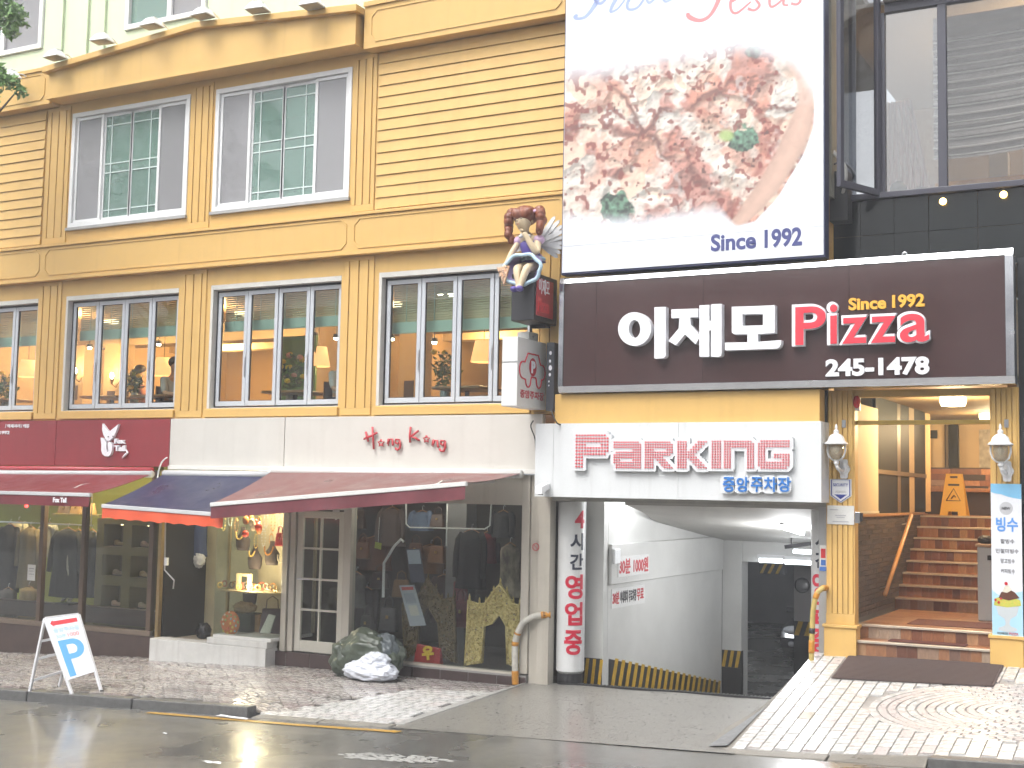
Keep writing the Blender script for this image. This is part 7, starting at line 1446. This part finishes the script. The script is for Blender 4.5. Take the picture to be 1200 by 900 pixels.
for i, (Yr, z0, z1, x0, x1) in enumerate(steps):
    Yn = steps[i+1][0] if i+1 < len(steps) else 7.5
    B(x0, x1, Yr+.012, Yn+.012, z0-.1 if i else .2, z1-.02).build('step_core', mat('step_core', (.2, .18, .16), .8), st_)
    tw = .115 if i < 2 else .1; n = int((x1-x0)/tw); tw = (x1-x0)/n; pal = [0, 1, 2, 3, 4, 5, 6, 7, 8] if i < 3 else [0, 1, 2, 0, 1, 2, 4, 3, 5]
    for k in range(n):
        me = paver_riser = B(-tw/2+.0015, tw/2-.0015, 0, .0115, 0, z1-z0-.026) if (i, 'r') not in _pm else None
        mi = random.choice(pal); key = ('riser', i, mi)
        if key not in _pm: _pm[key] = B(-tw/2+.0015, tw/2-.0015, 0, .0115, 0, z1-z0-.026).mesh('riser_tile', mats=[WD[mi]])
        o = bpy.data.objects.new('riser_tile', _pm[key]); COL.objects.link(o); o.parent = st_; o.location = Vector((x0+tw*(k+.5), Yr+random.uniform(-.001, .001), z0+.001))-OFF[st_.name]
    if i == 1:
        yy = Yr+.05; r_ = 0
        while yy < Yn+.011:
            xq = x0+.001-(.3 if r_ % 2 else 0)
            while xq < x1:
                a_, b_ = max(x0, xq), min(x1, xq+.597)
                if b_-a_ > .02: G().box(a_+.002, b_-.002, yy, min(yy+.147, Yn+.01), z1-.0195, z1+random.uniform(0, .001)).build('floor_tile', random.choice((M_TRD, WD[1], WD[3], WD[0])), st_)
                xq += .6
            yy += .15; r_ += 1
    else: B(x0, x1, Yr+.05, Yn+.011, z1-.0195, z1).build('tread', M_TRD, st_)
    B(x0, x1, Yr-.022, Yr+.049, z1-.024, z1+.003).build('nosing', M_NOS, st_, bevel=.003)
def smat(x0, x1, y0, y1, z, label, col):
    o = B(x0, x1, y0, y1, z+.001, z+.012).build('step_mat', mat('mat_'+str(int(col[0]*999)), col, .8, .3, 30, .6, 120), None, bevel=.003); tag(o, label, 'mat')
smat(-3.2, -2.35, .06, .28, .645, 'dark red mat on the lowest entrance step', (.10, .025, .02)); smat(-3.1, -2.1, .65, 1.35, .80, 'brown mat on the stair landing', (.14, .045, .03))
# big ribbed door mat on the sloping pavement
q = G(); mx0, mx1, my0, my1 = -3.62, -1.93, -.86, -.03
dm = thing('door_mat', 'large brown ribbed door mat on the tiled pavement before the steps', 'mat', (-2.8, -.45, ZR(-2.8, -.45)))
G().solid_grid(20, 10, lambda u, v: (mx0+(mx1-mx0)*u, my0+(my1-my0)*v, ZR(mx0+(mx1-mx0)*u, my0+(my1-my0)*v)+.012), .012, (0, 0, 1)).build('pad', mat('brown_mat', (.085, .06, .055), .8, .3, 20, .5, 140), dm)
y = my0+.02
while y < my1-.02:
    G().beam((mx0+.02, y, ZR(mx0, y)+.026), (mx1-.02, y, ZR(mx1, y)+.026), .018, .008).build('rib', mat('brown_mat_rib', (.10, .07, .062), .8), dm); y += .042
# stair side wall of thin brick tiles
M_BRK = [mat('dark_brick_%d' % i, c, .45, .25, 10, .3, 60) for i, c in enumerate([(.075, .065, .06), (.10, .082, .07), (.06, .052, .05), (.115, .09, .07)])]
bw = thing('stair_side_wall', 'dark thin brick tiled wall along the left of the entrance stairs', 'wall', (-3.7, 1.5, .45)); B(-3.86, -3.672, .13, 4.75, .3, 2.05).build('core', mat('pale_brick_joint', (.26, .24, .21), .8), bw); z = .84; r_ = 0
while z < 2.02:
    y = .14-(.15 if r_ % 2 else 0)
    while y < 4.7:
        a_, b_ = max(.14, y), min(4.72, y+.295); zlo = z; ystair = .0
        if b_-a_ > .03 and (a_ < 2.7 or z+.05 > .80+.155*((a_-2.7)/.26)):
            B(-3.671, -3.655+random.uniform(0, .003), a_+.003, b_-.003, z+.003, z+.055).build('brick', random.choice(M_BRK), bw)
        y += .3
    z += .062; r_ += 1
B(-3.87, -3.63, .12, 4.76, 2.051, 2.085).build('coping', mat('coping_wood', (.40, .22, .10), .4, .2, 5), bw, bevel=.004)
t = thing('roller_blind', 'cream roller blind panel above the brick stair wall', 'blind', (-3.66, .8, 2.09)); B(-3.68, -3.665, .15, 1.75, 2.12, 3.44).build('sheet', mat('cream_blind', (.60, .50, .34), .7, .06, 2), t); B(-3.69, -3.655, .14, 1.76, 2.09, 2.119).build('bottom_bar', mat('cream_bar', (.62, .58, .48), .5), t)
sg = thing('glass_partition', 'dark glazed partition doors along the upper left of the stairs', 'partition', (-3.72, 3, 2.09))
yy_ = [1.77]+[atX(x, 550, -3.72).y for x in (1050, 1054, 1064, 1070, 1083, 1089)]; pm_ = ['d', 'b', 'd', 'c', 'd', 'c']
for i in range(6): B(-3.74, -3.70, yy_[i]+.004, yy_[i+1]-.004, 2.087, 3.61).build({'d': 'dark_door', 'b': 'door_edge', 'c': 'cream_post'}[pm_[i]], {'d': mat('dark_partition_glass', (.02, .022, .022), .5, spec=.15), 'b': mat('bronze_edge', (.14, .10, .06), .4), 'c': mat('hall_cream_post', (.60, .44, .25), .6)}[pm_[i]], sg)
B(-3.697, -3.68, yy_[0], yy_[5], 2.60, 2.66).build('push_rail', mat('bronze_edge', (.14, .10, .06), .4), sg)
P1, P2 = atX(1037, 697, -3.56), atX(1068, 604, -3.56); hr = thing('stair_handrail', 'copper coloured handrail on the left wall of the stairs', 'handrail', P1); P1 = V((-3.56, 2.45, P1.z+.0)); P1 = atX(1037, 697, -3.56); G().tube([P1, P2], .028, 10).build('rail', mat('copper_wood', (.55, .28, .10), .35), hr, smooth=True)
for u in (.1, .9): a_ = P1.lerp(P2, u); G().tube([a_, a_+V((-.10, 0, -.03))], .012, 6).build('bracket', M_ALU, hr)
# upper hall
M_HALL = mat('hall_cream', (.60, .44, .25), .6, .12, 2); YH = 7.4
B(-6, -1.0, YH, YH+.1, 2.0, 4.6).build('hall_wall', M_HALL, bld); B(-1.9, -1.8, .3, YH, 2.0, 4.6).build('hall_wall', M_HALL, bld); B(-6, -5.9, 4.8, YH, 2, 4.6).build('hall_wall', M_HALL, bld); B(-6, -3.7, 4.70, 7.4, 1.9, 2.04).build('hall_floor', M_TRD, bld); B(-6, -1.8, .14, YH, 3.62, 3.72).build('hall_ceiling', mat('hall_ceiling_tan', (.34, .23, .12), .7), bld)
M_DKG = mat('dark_door_glass', (.022, .024, .024), .4, spec=.25); 
for x0, x1 in ((1034, 1050), (1056, 1065), (1070, 1088), (1107, 1123)):
    a_, b_ = at(x0, 520, YH-.1).x, at(x1, 520, YH-.1).x; dd = B(a_, b_, YH-.10, YH-.003, 2.041, 3.6).build('dark_door', M_DKG, bld); B(a_+.02, a_+.06, YH-.13, YH-.101, 2.05, 3.55).build('door_edge', mat('bronze_edge', (.14, .10, .06), .4), dd)
B(at(1035, 560, YH-.15).x, at(1085, 560, YH-.15).x, YH-.16, YH-.131, at(1060, 556, YH-.15).z-.06, at(1060, 556, YH-.15).z).build('door_rail', mat('bronze_edge', (.14, .10, .06), .4), bld)
p = at(1094, 509, YH-.01); B(p.x-.06, p.x+.06, YH-.02, YH-.001, p.z-.07, p.z+.07).build('toilet_sign', M_DKG, bld)
p = at(1155, 528, YH-.02); B(p.x-.10, p.x+.12, YH-.03, YH-.002, p.z-.45, p.z+.35).build('menu_board', mat('menu_board', (.30, .26, .22), .6, .7, 9, col2=(.6, .55, .45)), bld)
# wooden mosaic bench wall
bn = thing('bench_wall', 'wooden mosaic bench wall in the restaurant hall above the stairs', 'bench', (-2.8, 6.4, 2.04)); Yb = 6.3; bx0, bx1 = at(1091, 580, Yb).x, -1.95; zt_ = at(1125, 548, Yb).z; r_ = 0; z = 2.05
PLC = [WD[i] for i in (0, 1, 3, 5, 2, 6)]+[mat('black_plank', (.03, .02, .018), .4)]*3
B(bx0, bx1, Yb+.02, Yb+.2, 2.04, zt_).build('core', mat('dark_core', (.05, .035, .03), .7), bn)
while z < zt_-.05:
    x = bx0-random.uniform(0, .3)
    while x < bx1:
        l_ = random.uniform(.35, .6); a_, b_ = max(bx0, x), min(bx1, x+l_)
        if b_-a_ > .02: B(a_+.002, b_-.002, Yb-random.uniform(0, .012), Yb+.019, z+.002, z+.088).build('plank', random.choice(PLC), bn)
        x += l_
    z += .09
B(bx0, bx1, Yb-.45, Yb-.02, 2.40, 2.46).build('seat', WD[1], bn, bevel=.008); B(bx0+.02, bx1, Yb-.40, Yb-.36, 2.045, 2.399).build('seat_front', mat('dark_core', (.05, .035, .03), .7), bn)
for i, (x, Y, z, e) in enumerate(((-2.8, 5.6, 3.5, 46), (-2.8, 2.2, 3.5, 100), (-4.6, 6.4, 3.5, 16))):
    t = thing('hall_ceiling_lamp', 'round warm ceiling lamp in the restaurant hall, ' + ('over the bench', 'over the stairs', 'by the dark doors')[i], 'lamp', (x, Y, z)); G().lathe([(.15, 0), (.17, .05), (.17, .11)], (x, Y, z), 20).build('diffuser', mat('lamp_diffuser', (1, .9, .75), .5), t); plight(t, (x, Y, z-.12), e, .18, (1, .74, .42))
# yellow wet floor sign
p = atZ(1103, 605, 2.045); wf = thing('wet_floor_sign', 'yellow folding wet floor sign at the top of the stairs', 'sign', (p.x, 4.85, 2.045), local=True); M_WF = mat('yellow_plastic', (.75, .42, .03), .4)
for s in (-1, 1):
    f = lambda a, b, d=0: (a, s*(-.16+.13*b/.62)-d, b)
    ring = [(-.19, 0), (-.07, 0), (-.065, .06), (.065, .06), (.07, 0), (.19, 0), (.115, .62), (-.115, .62)]; G().prism(ring, lambda a, b: f(a, b), lambda a, b: f(a, b, -.02*s)).build('panel', M_WF, wf, local=True)
k_ = mat('black_print', (.03, .025, .02), .5); f = lambda a, b: (a, -.16+.13*b/.62-.004, b)
G().tube([f(-.10, .22), f(.10, .22), f(0, .40), f(-.10, .22)], .007, 5).build('warning_triangle', k_, wf, local=True); G().tube([f(-.03, .25), f(.01, .30), f(.03, .27)], .010, 5).build('falling_figure', k_, wf, local=True); G().add([f(-.08, .44), f(.08, .44), f(.08, .47), f(-.08, .47)], [(0, 1, 2, 3)]).build('printed_line', k_, wf, local=True); G().box(-.05, .05, -.07, .07, .56, .585).build('handle_slot', k_, wf, local=True)
# steel cabinet on the landing
xa_, xb_ = at(1145.5, 680, 1.7).x, -1.96; zt_ = at(1152, 641, 1.7).z; sc_ = thing('steel_cabinet', 'brushed steel bin cabinet on the landing at the right of the stairs', 'cabinet', (xa_, 1.9, .80)); B(xa_, xb_, 1.7, 2.2, .802, zt_).build('case', mat('satin_cabinet', (.50, .51, .50), .35, .1, 3, metal=.3), sc_, bevel=.01); B(xa_-.02, xb_, 1.68, 2.22, zt_+.001, zt_+.035).build('top', mat('tan_top', (.45, .30, .18), .4), sc_, bevel=.005); B(xa_+.12, xb_-.03, 1.690, 1.699, zt_-.16, zt_-.10).build('slot', M_BLK, sc_)
p = at(1156, 638, 1.9); o = blob((p.x, 1.9, zt_+.085), (.10, .08, .05), 31, .25).build('black_cloth', M_BLK, None, smooth=True); tag(o, 'folded black cloth lying on the steel cabinet', 'cloth')
# wall lanterns
lx = at(980, 525, -.26).x; M_LNT = mat('white_cast_iron', (.72, .73, .74), .4, .06, 8)
def zl(y): return at(980, y, -.26).z
ln = thing('wall_lantern', 'white carriage lantern on the left fluted pilaster', 'lantern', (lx, -.05, zl(545)), 'white lanterns beside the stairs'); c = (lx, -.26, 0)
G().lathe([(.006, zl(497)), (.018, zl(501)), (.012, zl(503)), (.032, zl(505)), (.028, zl(508)), (.05, zl(509)), (.085, zl(512)), (.10, zl(517)), (.135, zl(519.5)), (.135, zl(520.5)), (.09, zl(521))], c, 24).build('roof', M_LNT, ln, smooth=True, auto=50)
G().lathe([(.082, zl(521)), (.084, zl(528)), (.068, zl(536)), (.04, zl(538.5)), (.036, zl(538.5)), (.064, zl(535.5)), (.078, zl(528)), (.077, zl(521.2))], c, 24).build('glass_globe', glass('lantern_glass', (.92, .88, .78), 1.45, .3, (.62, .58, .48)), ln, smooth=True); G().ell((lx, -.26, zl(527)), (.032, .032, .05), 12, 8).build('bulb', mat('unlit_bulb', (.7, .7, .66), .3), ln, smooth=True)
for s in (-1, 1): G().tube([(lx+s*.10, -.26, zl(520)), (lx+s*.105, -.26, zl(528)), (lx+s*.085, -.26, zl(535)), (lx+s*.04, -.26, zl(539)), (lx, -.26, zl(540))], .012, 8).build('side_arm', M_LNT, ln, smooth=True)
G().lathe([(.02, zl(545)), (.035, zl(542)), (.02, zl(540)), (.03, zl(538.5))], c, 14).tube([(lx, -.26, zl(544)), (lx+.01, -.24, zl(549)), (lx+.04, -.16, zl(552)), (lx+.04, -.07, zl(549))], .02, 8).build('bracket', M_LNT, ln, smooth=True)
zc_ = zl(549); q = G().plate([(lx+.04+.062*(1+.16*cos(6*t_*pi/15))*cos(t_*pi/15), zc_+.118*(1+.06*cos(6*t_*pi/15))*sin(t_*pi/15)) for t_ in range(30)], -.075, -.046); q.ell((lx+.04, -.078, zc_), (.04, .015, .08), 14, 8); q.build('backplate', M_LNT, ln, smooth=True, auto=40)
B(lx-.0+.015, lx+.06, -.055, -.046, zl(500), zl(491)).build('cable_clip', M_ALU, ln)
l2 = copy_tree(ln); l2.location = (lx+(at(1172.5, 525, -.26).x-lx), -.05, ln.location.z-.01); l2['label'] = 'white carriage lantern on the right fluted pilaster above the ice cream banner'
# notices on the left pilaster
a, b, c, d = boxpx(973, 561.5, 998, 589.5, -.05); t = thing('security_sign', 'white and blue security shield sign on the left pilaster', 'sign', ((a+b)/2, -.05, c)); cx = (a+b)/2; hw = (b-a)/2
def shield(s): return [(cx-hw*s, d-(1-s)*.06), (cx+hw*s, d-(1-s)*.06), (cx+hw*s, c+.085+(1-s)*.03), (cx, c+(1-s)*.10), (cx-hw*s, c+.085+(1-s)*.03)]
M_NVY = mat('shield_navy', (.04, .06, .28), .45); G().plate(shield(1), -.060, -.0462).build('plate', mat('paper_white', (.62, .62, .60), .7), t); G().plate(shield(.90), -.0625, -.0605).build('border', M_NVY, t); G().plate(shield(.80), -.065, -.063).build('field', mat('shield_white', (.66, .67, .69), .5), t); text3('SECURITY', (cx-hw*.7, -.0655, d-.085), (hw*1.4, 0, 0), (0, 0, .035), (0, -1, 0), .002, .02).build('lettering', M_NVY, t); G().plate([(cx-hw*.6, c+.10), (cx+hw*.6, c+.10), (cx, c+.045)], -.067, -.0655).build('blue_tip', M_NVY, t); text3('시큐리티', (cx-hw*.5, -.0655, c+.115), (hw, 0, 0), (0, 0, .03), (0, -1, 0), .002, .0).build('lettering', mat('grey_ink', (.3, .3, .3), .7), t)
a, b, c, d = boxpx(969.5, 592.5, 1001, 614.5, -.05); t = thing('paper_notice', 'white paper notice with small print below the security shield', 'notice', ((a+b)/2, -.05, c)); B(a, b, -.056, -.0462, c, d).build('sheet', mat('paper_white', (.62, .62, .60), .7), t)
for v, u0, u1 in ((.75, .1, .4), (.45, .3, .7), (.35, .35, .65), (.12, .2, .8)): B(a+(b-a)*u0, a+(b-a)*u1, -.0575, -.0565, c+(d-c)*v, c+(d-c)*(v+.05)).build('text_line', mat('pale_grey_ink', (.38, .38, .40), .7), t)
a, b, c, d = boxpx(1002, 600, 1008, 613, -.04); t = thing('keypad', 'small grey keypad at the inner edge of the left pilaster', 'keypad', (a, -.05, c)); B(a, b, -.055, -.026, c, d).build('case', M_ALU, t, bevel=.004); B(b+.001, b+.03, -.05, -.02, c+.02, d-.01).build('cover', M_BLK, t)
p = at(1004, 471, -.03); t = thing('alarm_siren', 'small red alarm siren at the top left of the doorway', 'alarm', p); G().ell(p, (.045, .04, .075), 12, 8).build('dome', mat('red_dome', (.50, .02, .02), .25), t, smooth=True); B(p.x-.05, p.x+.03, p.y+.03, p.y+.06, p.z-.10, p.z+.08).build('base', M_WHT, t)
# ice cream banner on the right pilaster
a, b, c, d = boxpx(1162, 567, 1198, 746, -.055); bn_ = thing('vertical_banner', 'tall white and blue shaved ice banner on the right pilaster', 'banner', ((a+b)/2, -.055, c)); W_, H_ = b-a, d-c; Yb_ = -.06
U_ = lambda u, v: (a+W_*u, c+H_*v)
B(a, b, Yb_, -.0462, c, d).build('sheet', mat('banner_white', (.66, .68, .72), .45), bn_)
def bp(P, m, name, lv=1): return G().plate([U_(*p) for p in P], Yb_-.0012*lv, Yb_-.0012*lv+.001).build(name, m, bn_)
bp([(0, 1), (0, .945), (.15, .935), (.35, .93), (.55, .915), (.8, .905), (1, .90), (1, 1)], mat('banner_sky', (.20, .46, .68), .45), 'printed_wave'); bp([(0, .30), (.2, .27), (.4, .26), (.6, .27), (.8, .29), (1, .30), (1, 0), (0, 0)], mat('banner_pale_blue', (.36, .58, .72), .45), 'printed_wave')
bp([U and (.5+.22*cos(2*pi*i/24), .838+.043*sin(2*pi*i/24)) for i in range(24) for U in (1,)], mat('banner_grey', (.45, .46, .48), .45), 'printed_disc')
text3('NEW', (a+W_*.36, Yb_-.0015, c+H_*.828), (W_*.28, 0, 0), (0, 0, H_*.02), (0, -1, 0), .0015, .03).build('lettering', M_KP, bn_); text3('빙수', (a+W_*.16, Yb_-.0015, c+H_*.685), (W_*.72, 0, 0), (0, 0, H_*.095), (0, -1, 0), .0015, .03).build('lettering', mat('banner_blue', (.10, .28, .66), .45), bn_)
for v, s in ((.607, '팥빙수'), (.543, '인절미빙수'), (.478, '망고빙수'), (.412, '커피빙수')): text3(s, (a+W_*(.3 if len(s) < 5 else .14), Yb_-.0015, c+H_*v), (W_*(.46 if len(s) < 5 else .75), 0, 0), (0, 0, H_*.030), (0, -1, 0), .0015, .015).build('lettering', mat('ink_grey', (.12, .12, .13), .6), bn_)
bp([(.12, .20), (.88, .20), (.80, .14), (.60, .115), (.56, .085), (.60, .07), (.80, .055), (.80, .04), (.5, .028), (.2, .04), (.2, .055), (.40, .07), (.44, .085), (.40, .115), (.20, .14)], mat('glass_print', (.48, .52, .54), .3), 'printed_bowl', 2); bp([(.06, .20), (.10, .245), (.30, .26), (.70, .255), (.92, .24), (.95, .205), (.5, .19)], mat('fruit_print', (.38, .50, .08), .45, .8, 60, col2=(.62, .45, .08)), 'printed_fruit', 3); bp([(.22, .25), (.30, .285), (.50, .315), (.75, .29), (.90, .255), (.55, .235)], mat('choc_print', (.10, .035, .02), .45), 'printed_chocolate', 4); bp([(.34, .29), (.42, .325), (.55, .335), (.66, .305), (.5, .285)], mat('cream_print', (.62, .60, .5), .45), 'printed_cream', 5)
for u, v, r_ in ((.47, .345, .055), (.12, .235, .04), (.22, .22, .045), (.30, .245, .035)): bp([(u+r_*cos(2*pi*i/12), v+r_*.21*sin(2*pi*i/12)) for i in range(12)], mat('cherry_print', (.50, .02, .03), .3), 'printed_cherry', 6)
text3('이재모', (a+W_*.16, Yb_-.0015, c+H_*.012), (W_*.36, 0, 0), (0, 0, H_*.016), (0, -1, 0), .0025, .02).build('lettering', M_KP, bn_); text3('PIZZA', (a+W_*.55, Yb_-.0015, c+H_*.012), (W_*.3, 0, 0), (0, 0, H_*.016), (0, -1, 0), .0025, .02).build('lettering', M_RP, bn_)
# ------------------------------------------------------------------ street things
FL, FR, RL, RR = atZ(88, 823.5, -.512), atZ(119, 811, Zr(-12.4)+.118), atZ(33, 819.5, -.545), atZ(69, 806, Zr(-13.3)+.118)
T1 = at(52.5, 725, (FL.y+RL.y)/2); T2 = at(92, 720, (FR.y+RR.y)/2)
af = thing('a_frame_sign', 'white folding A frame parking sign with blue P standing at the kerb', 'sign', (FL+FR+RL+RR)/4); M_AF = mat('white_tube_frame', (.72, .73, .76), .4, .08, 6); n_ = (FR-FL).cross(T1-FL).normalized(); n_ = n_ if n_.dot(CP-FL) > 0 else -n_
for a_, b_ in ((FL, T1), (FR, T2), (RL, T1), (RR, T2)): G().beam(a_, b_+V((0, 0, .0)), .035, .035).build('leg', M_AF, af, bevel=.004)
G().beam(T1, T2, .04, .04).build('hinge_bar', M_AF, af)
for u in (.28, .50, .77): G().beam(T1.lerp(RL, u), T2.lerp(RR, u), .03, .03).build('cross_bar', M_AF, af)
for k_ in (FL, FR, RL, RR): G().lathe([(.024, 0), (.024, .03)], k_-V((0, 0, .002)), 10).build('foot', M_RUB, af)
def pan(u, v, dd=.02): return T1.lerp(T2, u).lerp(FL.lerp(FR, u), v*.74)+n_*dd
G().hexa([pan(0, 1, .0), pan(1, 1, .0), pan(1, 1, .018), pan(0, 1, .018), pan(0, 0, .0), pan(1, 0, .0), pan(1, 0, .018), pan(0, 0, .018)]).build('panel', mat('sign_panel_white', (.74, .76, .82), .4), af)
def onp(P, m, name, dd=.021): return G().add([pan(*p, dd) for p in P], [tuple(range(len(P)))]).build(name, m, af)
onp([(.10, .10), (.20, .04), (.20, .065), (.92, .055), (.92, .125), (.20, .135), (.20, .16)], mat('arrow_red', (.62, .03, .04), .4), 'arrow')
bl = mat('sky_blue_vinyl', (.10, .36, .74), .4); cx_, cy_ = .55, .52
outer = [(.14, .97), (.14, .385), (.52, .385)]+[(.55+.31*sin(radians(t_)), .545-.16*cos(radians(t_))) for t_ in range(0, 181, 15)]+[(.36, .705), (.36, .97)]; inner = [(.36, .47), (.55, .47)]+[(.55+.12*sin(radians(t_)), .545-.075*cos(radians(t_))) for t_ in range(0, 181, 20)]+[(.36, .62)]
onp([(.14, .97), (.36, .97), (.36, .385), (.14, .385)], bl, 'letter_stem'); q = G(); no = 13
O_ = [(.36, .385)]+[(.55+.33*sin(radians(t_*15)), .545-.16*cos(radians(t_*15))) for t_ in range(13)]+[(.36, .705)]; I_ = [(.36, .470)]+[(.53+.13*sin(radians(t_*15)), .545-.075*cos(radians(t_*15))) for t_ in range(13)]+[(.36, .62)]
k_ = len(O_); q.add([pan(*p, .0212) for p in O_]+[pan(*p, .0212) for p in I_], [(i, i+1, k_+i+1, k_+i) for i in range(k_-1)]); q.build('letter_bowl', bl, af)
def pant(s, u0, v0, u1, v1, m): text3(s, pan(u0, v1, .0205), pan(u1, v1, .0)-pan(u0, v1, .0), pan(u0, v0, .0)-pan(u0, v1, .0), n_, .002, .02).build('lettering', m, af)
pant('중앙주차장', .12, .18, .92, .26, mat('pale_blue_vinyl', (.42, .62, .80), .4)); pant('30분', .14, .285, .46, .35, mat('pale_blue_vinyl', (.42, .62, .80), .4)); pant('1000', .50, .285, .86, .35, mat('pale_red_vinyl', (.70, .30, .30), .4))
# litter
def litter(x, y, w_, l_, label, seed):
    p = atZ(x, y, Zr(atZ(x, y, -.5).x)); R = random.Random(seed); zz = Zr(p.x)+.016
    o = G().solid_grid(6, 4, lambda u, v: (p.x+(u-.5)*l_+.2*w_*sin(v*4), p.y+(v-.5)*w_, zz+.012*R.random()), .002, (0, 0, 1)).build('paper_scrap', mat('wet_paper', (.6, .61, .64), .5), None); tag(o, label, 'litter')
litter(272, 843.5, .09, .42, 'torn wet white paper on the yellow edge line', 1); litter(248, 898, .06, .2, 'white paper scrap at the bottom edge of the road', 2); litter(193, 863, .02, .05, 'tiny white scrap on the road below the dropped kerb', 3); litter(640, 849, .03, .05, 'tiny white scrap on the driveway apron', 5)
# ------------------------------------------------------------------ tree at the far left, only two sprays reach the frame
tr = thing('street_tree', 'leafy green street tree reaching in at the top left corner', 'tree', (-17.0, -2.7, Zr(-17))); M_BARK = mat('bark', (.10, .075, .055), .85, .4, 8, .8, 20)
B0 = V((-17.0, -2.7, Zr(-17)-.1)); G().tube([B0, B0+V((.05, 0, 2)), B0+V((0, .1, 4.5)), B0+V((.1, 0, 7.2)), B0+V((.05, 0, 9.5))], [.17, .14, .12, .09, .04], 10).build('trunk', M_BARK, tr, smooth=True)
c1_, c2_, c3_ = at(8, 20, -2.9), at(-2, 90, -2.9), at(24, 102, -2.9); q = G()
for a_, b_ in ((B0+V((.05, .05, 6.9)), c1_), (B0+V((.05, .05, 6.4)), c3_)):
    m_ = a_.lerp(b_, .55)+V((0, 0, .35)); q.tube([a_, m_, b_], [.05, .03, .008], 6)
for i in range(9): a_ = i*.7; q.tube([B0+V((0, 0, 5.5+.4*i)), B0+V((-.9*abs(cos(a_)), 1.2*sin(a_), 6.4+.4*i))], [.04, .01], 6)
q.build('limb', M_BARK, tr, smooth=True)
M_TL = [mat('tree_leaf_%d' % i, c, .45) for i, c in enumerate([(.16, .29, .09), (.25, .40, .15), (.10, .20, .06)])]
lv = G()
def spray(c, r, n, seed, sz=.055):
    q2 = leaf_cloud(n, c, r, sz, seed); b0 = len(lv.v); lv.v += q2.v; lv.f += [tuple(b0+i for i in f) for f in q2.f]; lv.m += q2.m
spray(at(2, 10, -2.9), (.24, .2, .30), 420, 1); spray(at(18, 18, -2.9), (.20, .15, .17), 200, 2); spray(at(12, 37, -2.9), (.15, .13, .11), 90, 3); spray(at(-4, 90, -2.9), (.18, .15, .18), 230, 4); spray(at(12, 96, -2.9), (.15, .12, .12), 120, 5); spray(at(25, 107, -2.9), (.09, .1, .09), 44, 6); spray(at(30, 30, -2.9), (.06, .06, .05), 14, 8); spray(V((-17.4, -2.9, 8.6)), (1.3, 1.8, 1.7), 3800, 7, .075)
stuff(lv.build('crown', M_TL, tr))
# ------------------------------------------------------------------ building across the street (seen only mirrored in glass and gloss)
ob = thing('opposite_building', 'grey building across the street mirrored in the brown gloss sign', 'building', (-6, -26, 0))
M_OB1, M_OB2 = mat('opposite_render', (.48, .50, .54), .7, .2, .4), mat('opposite_brick', (.14, .06, .05), .7, .2, .6); zb0 = -2
B(-42, 34, -26.3, -26, 4.7, 9.5).build('upper_wall', M_OB1, ob); B(-42, 34, -26.3, -26.0, zb0, 4.699).build('lower_wall', M_OB2, ob)
for i in range(14):
    x = -40+5.2*i; wd = B(x, x+2.4, -25.98, -25.9, 6.0, 8.2).build('window', M_DF, ob); B(x+.1, x+2.3, -25.899, -25.89, 6.1, 8.1).build('pane', mat('opposite_glass', (.03, .035, .04), .08), wd); B(x-.4, x+3.6, -25.98, -25.92, .4, 3.4).build('shop_window', mat('opposite_shop', (.05, .04, .035), .2), ob)
# ------------------------------------------------------------------ rainy air
hz = bpy.data.materials.new('rain_haze'); hz.use_nodes = True; hn = hz.node_tree.nodes; hn.clear()
ho = hn.new('ShaderNodeOutputMaterial'); hv = hn.new('ShaderNodeVolumePrincipled'); hv.inputs['Color'].default_value = (.93, .95, 1, 1); hv.inputs['Density'].default_value = .0042; hv.inputs['Anisotropy'].default_value = .2
hz.node_tree.links.new(hv.outputs[0], ho.inputs['Volume'])
stuff(B(-95, 75, -95, 145, -9, 14.5).build('haze', hz))
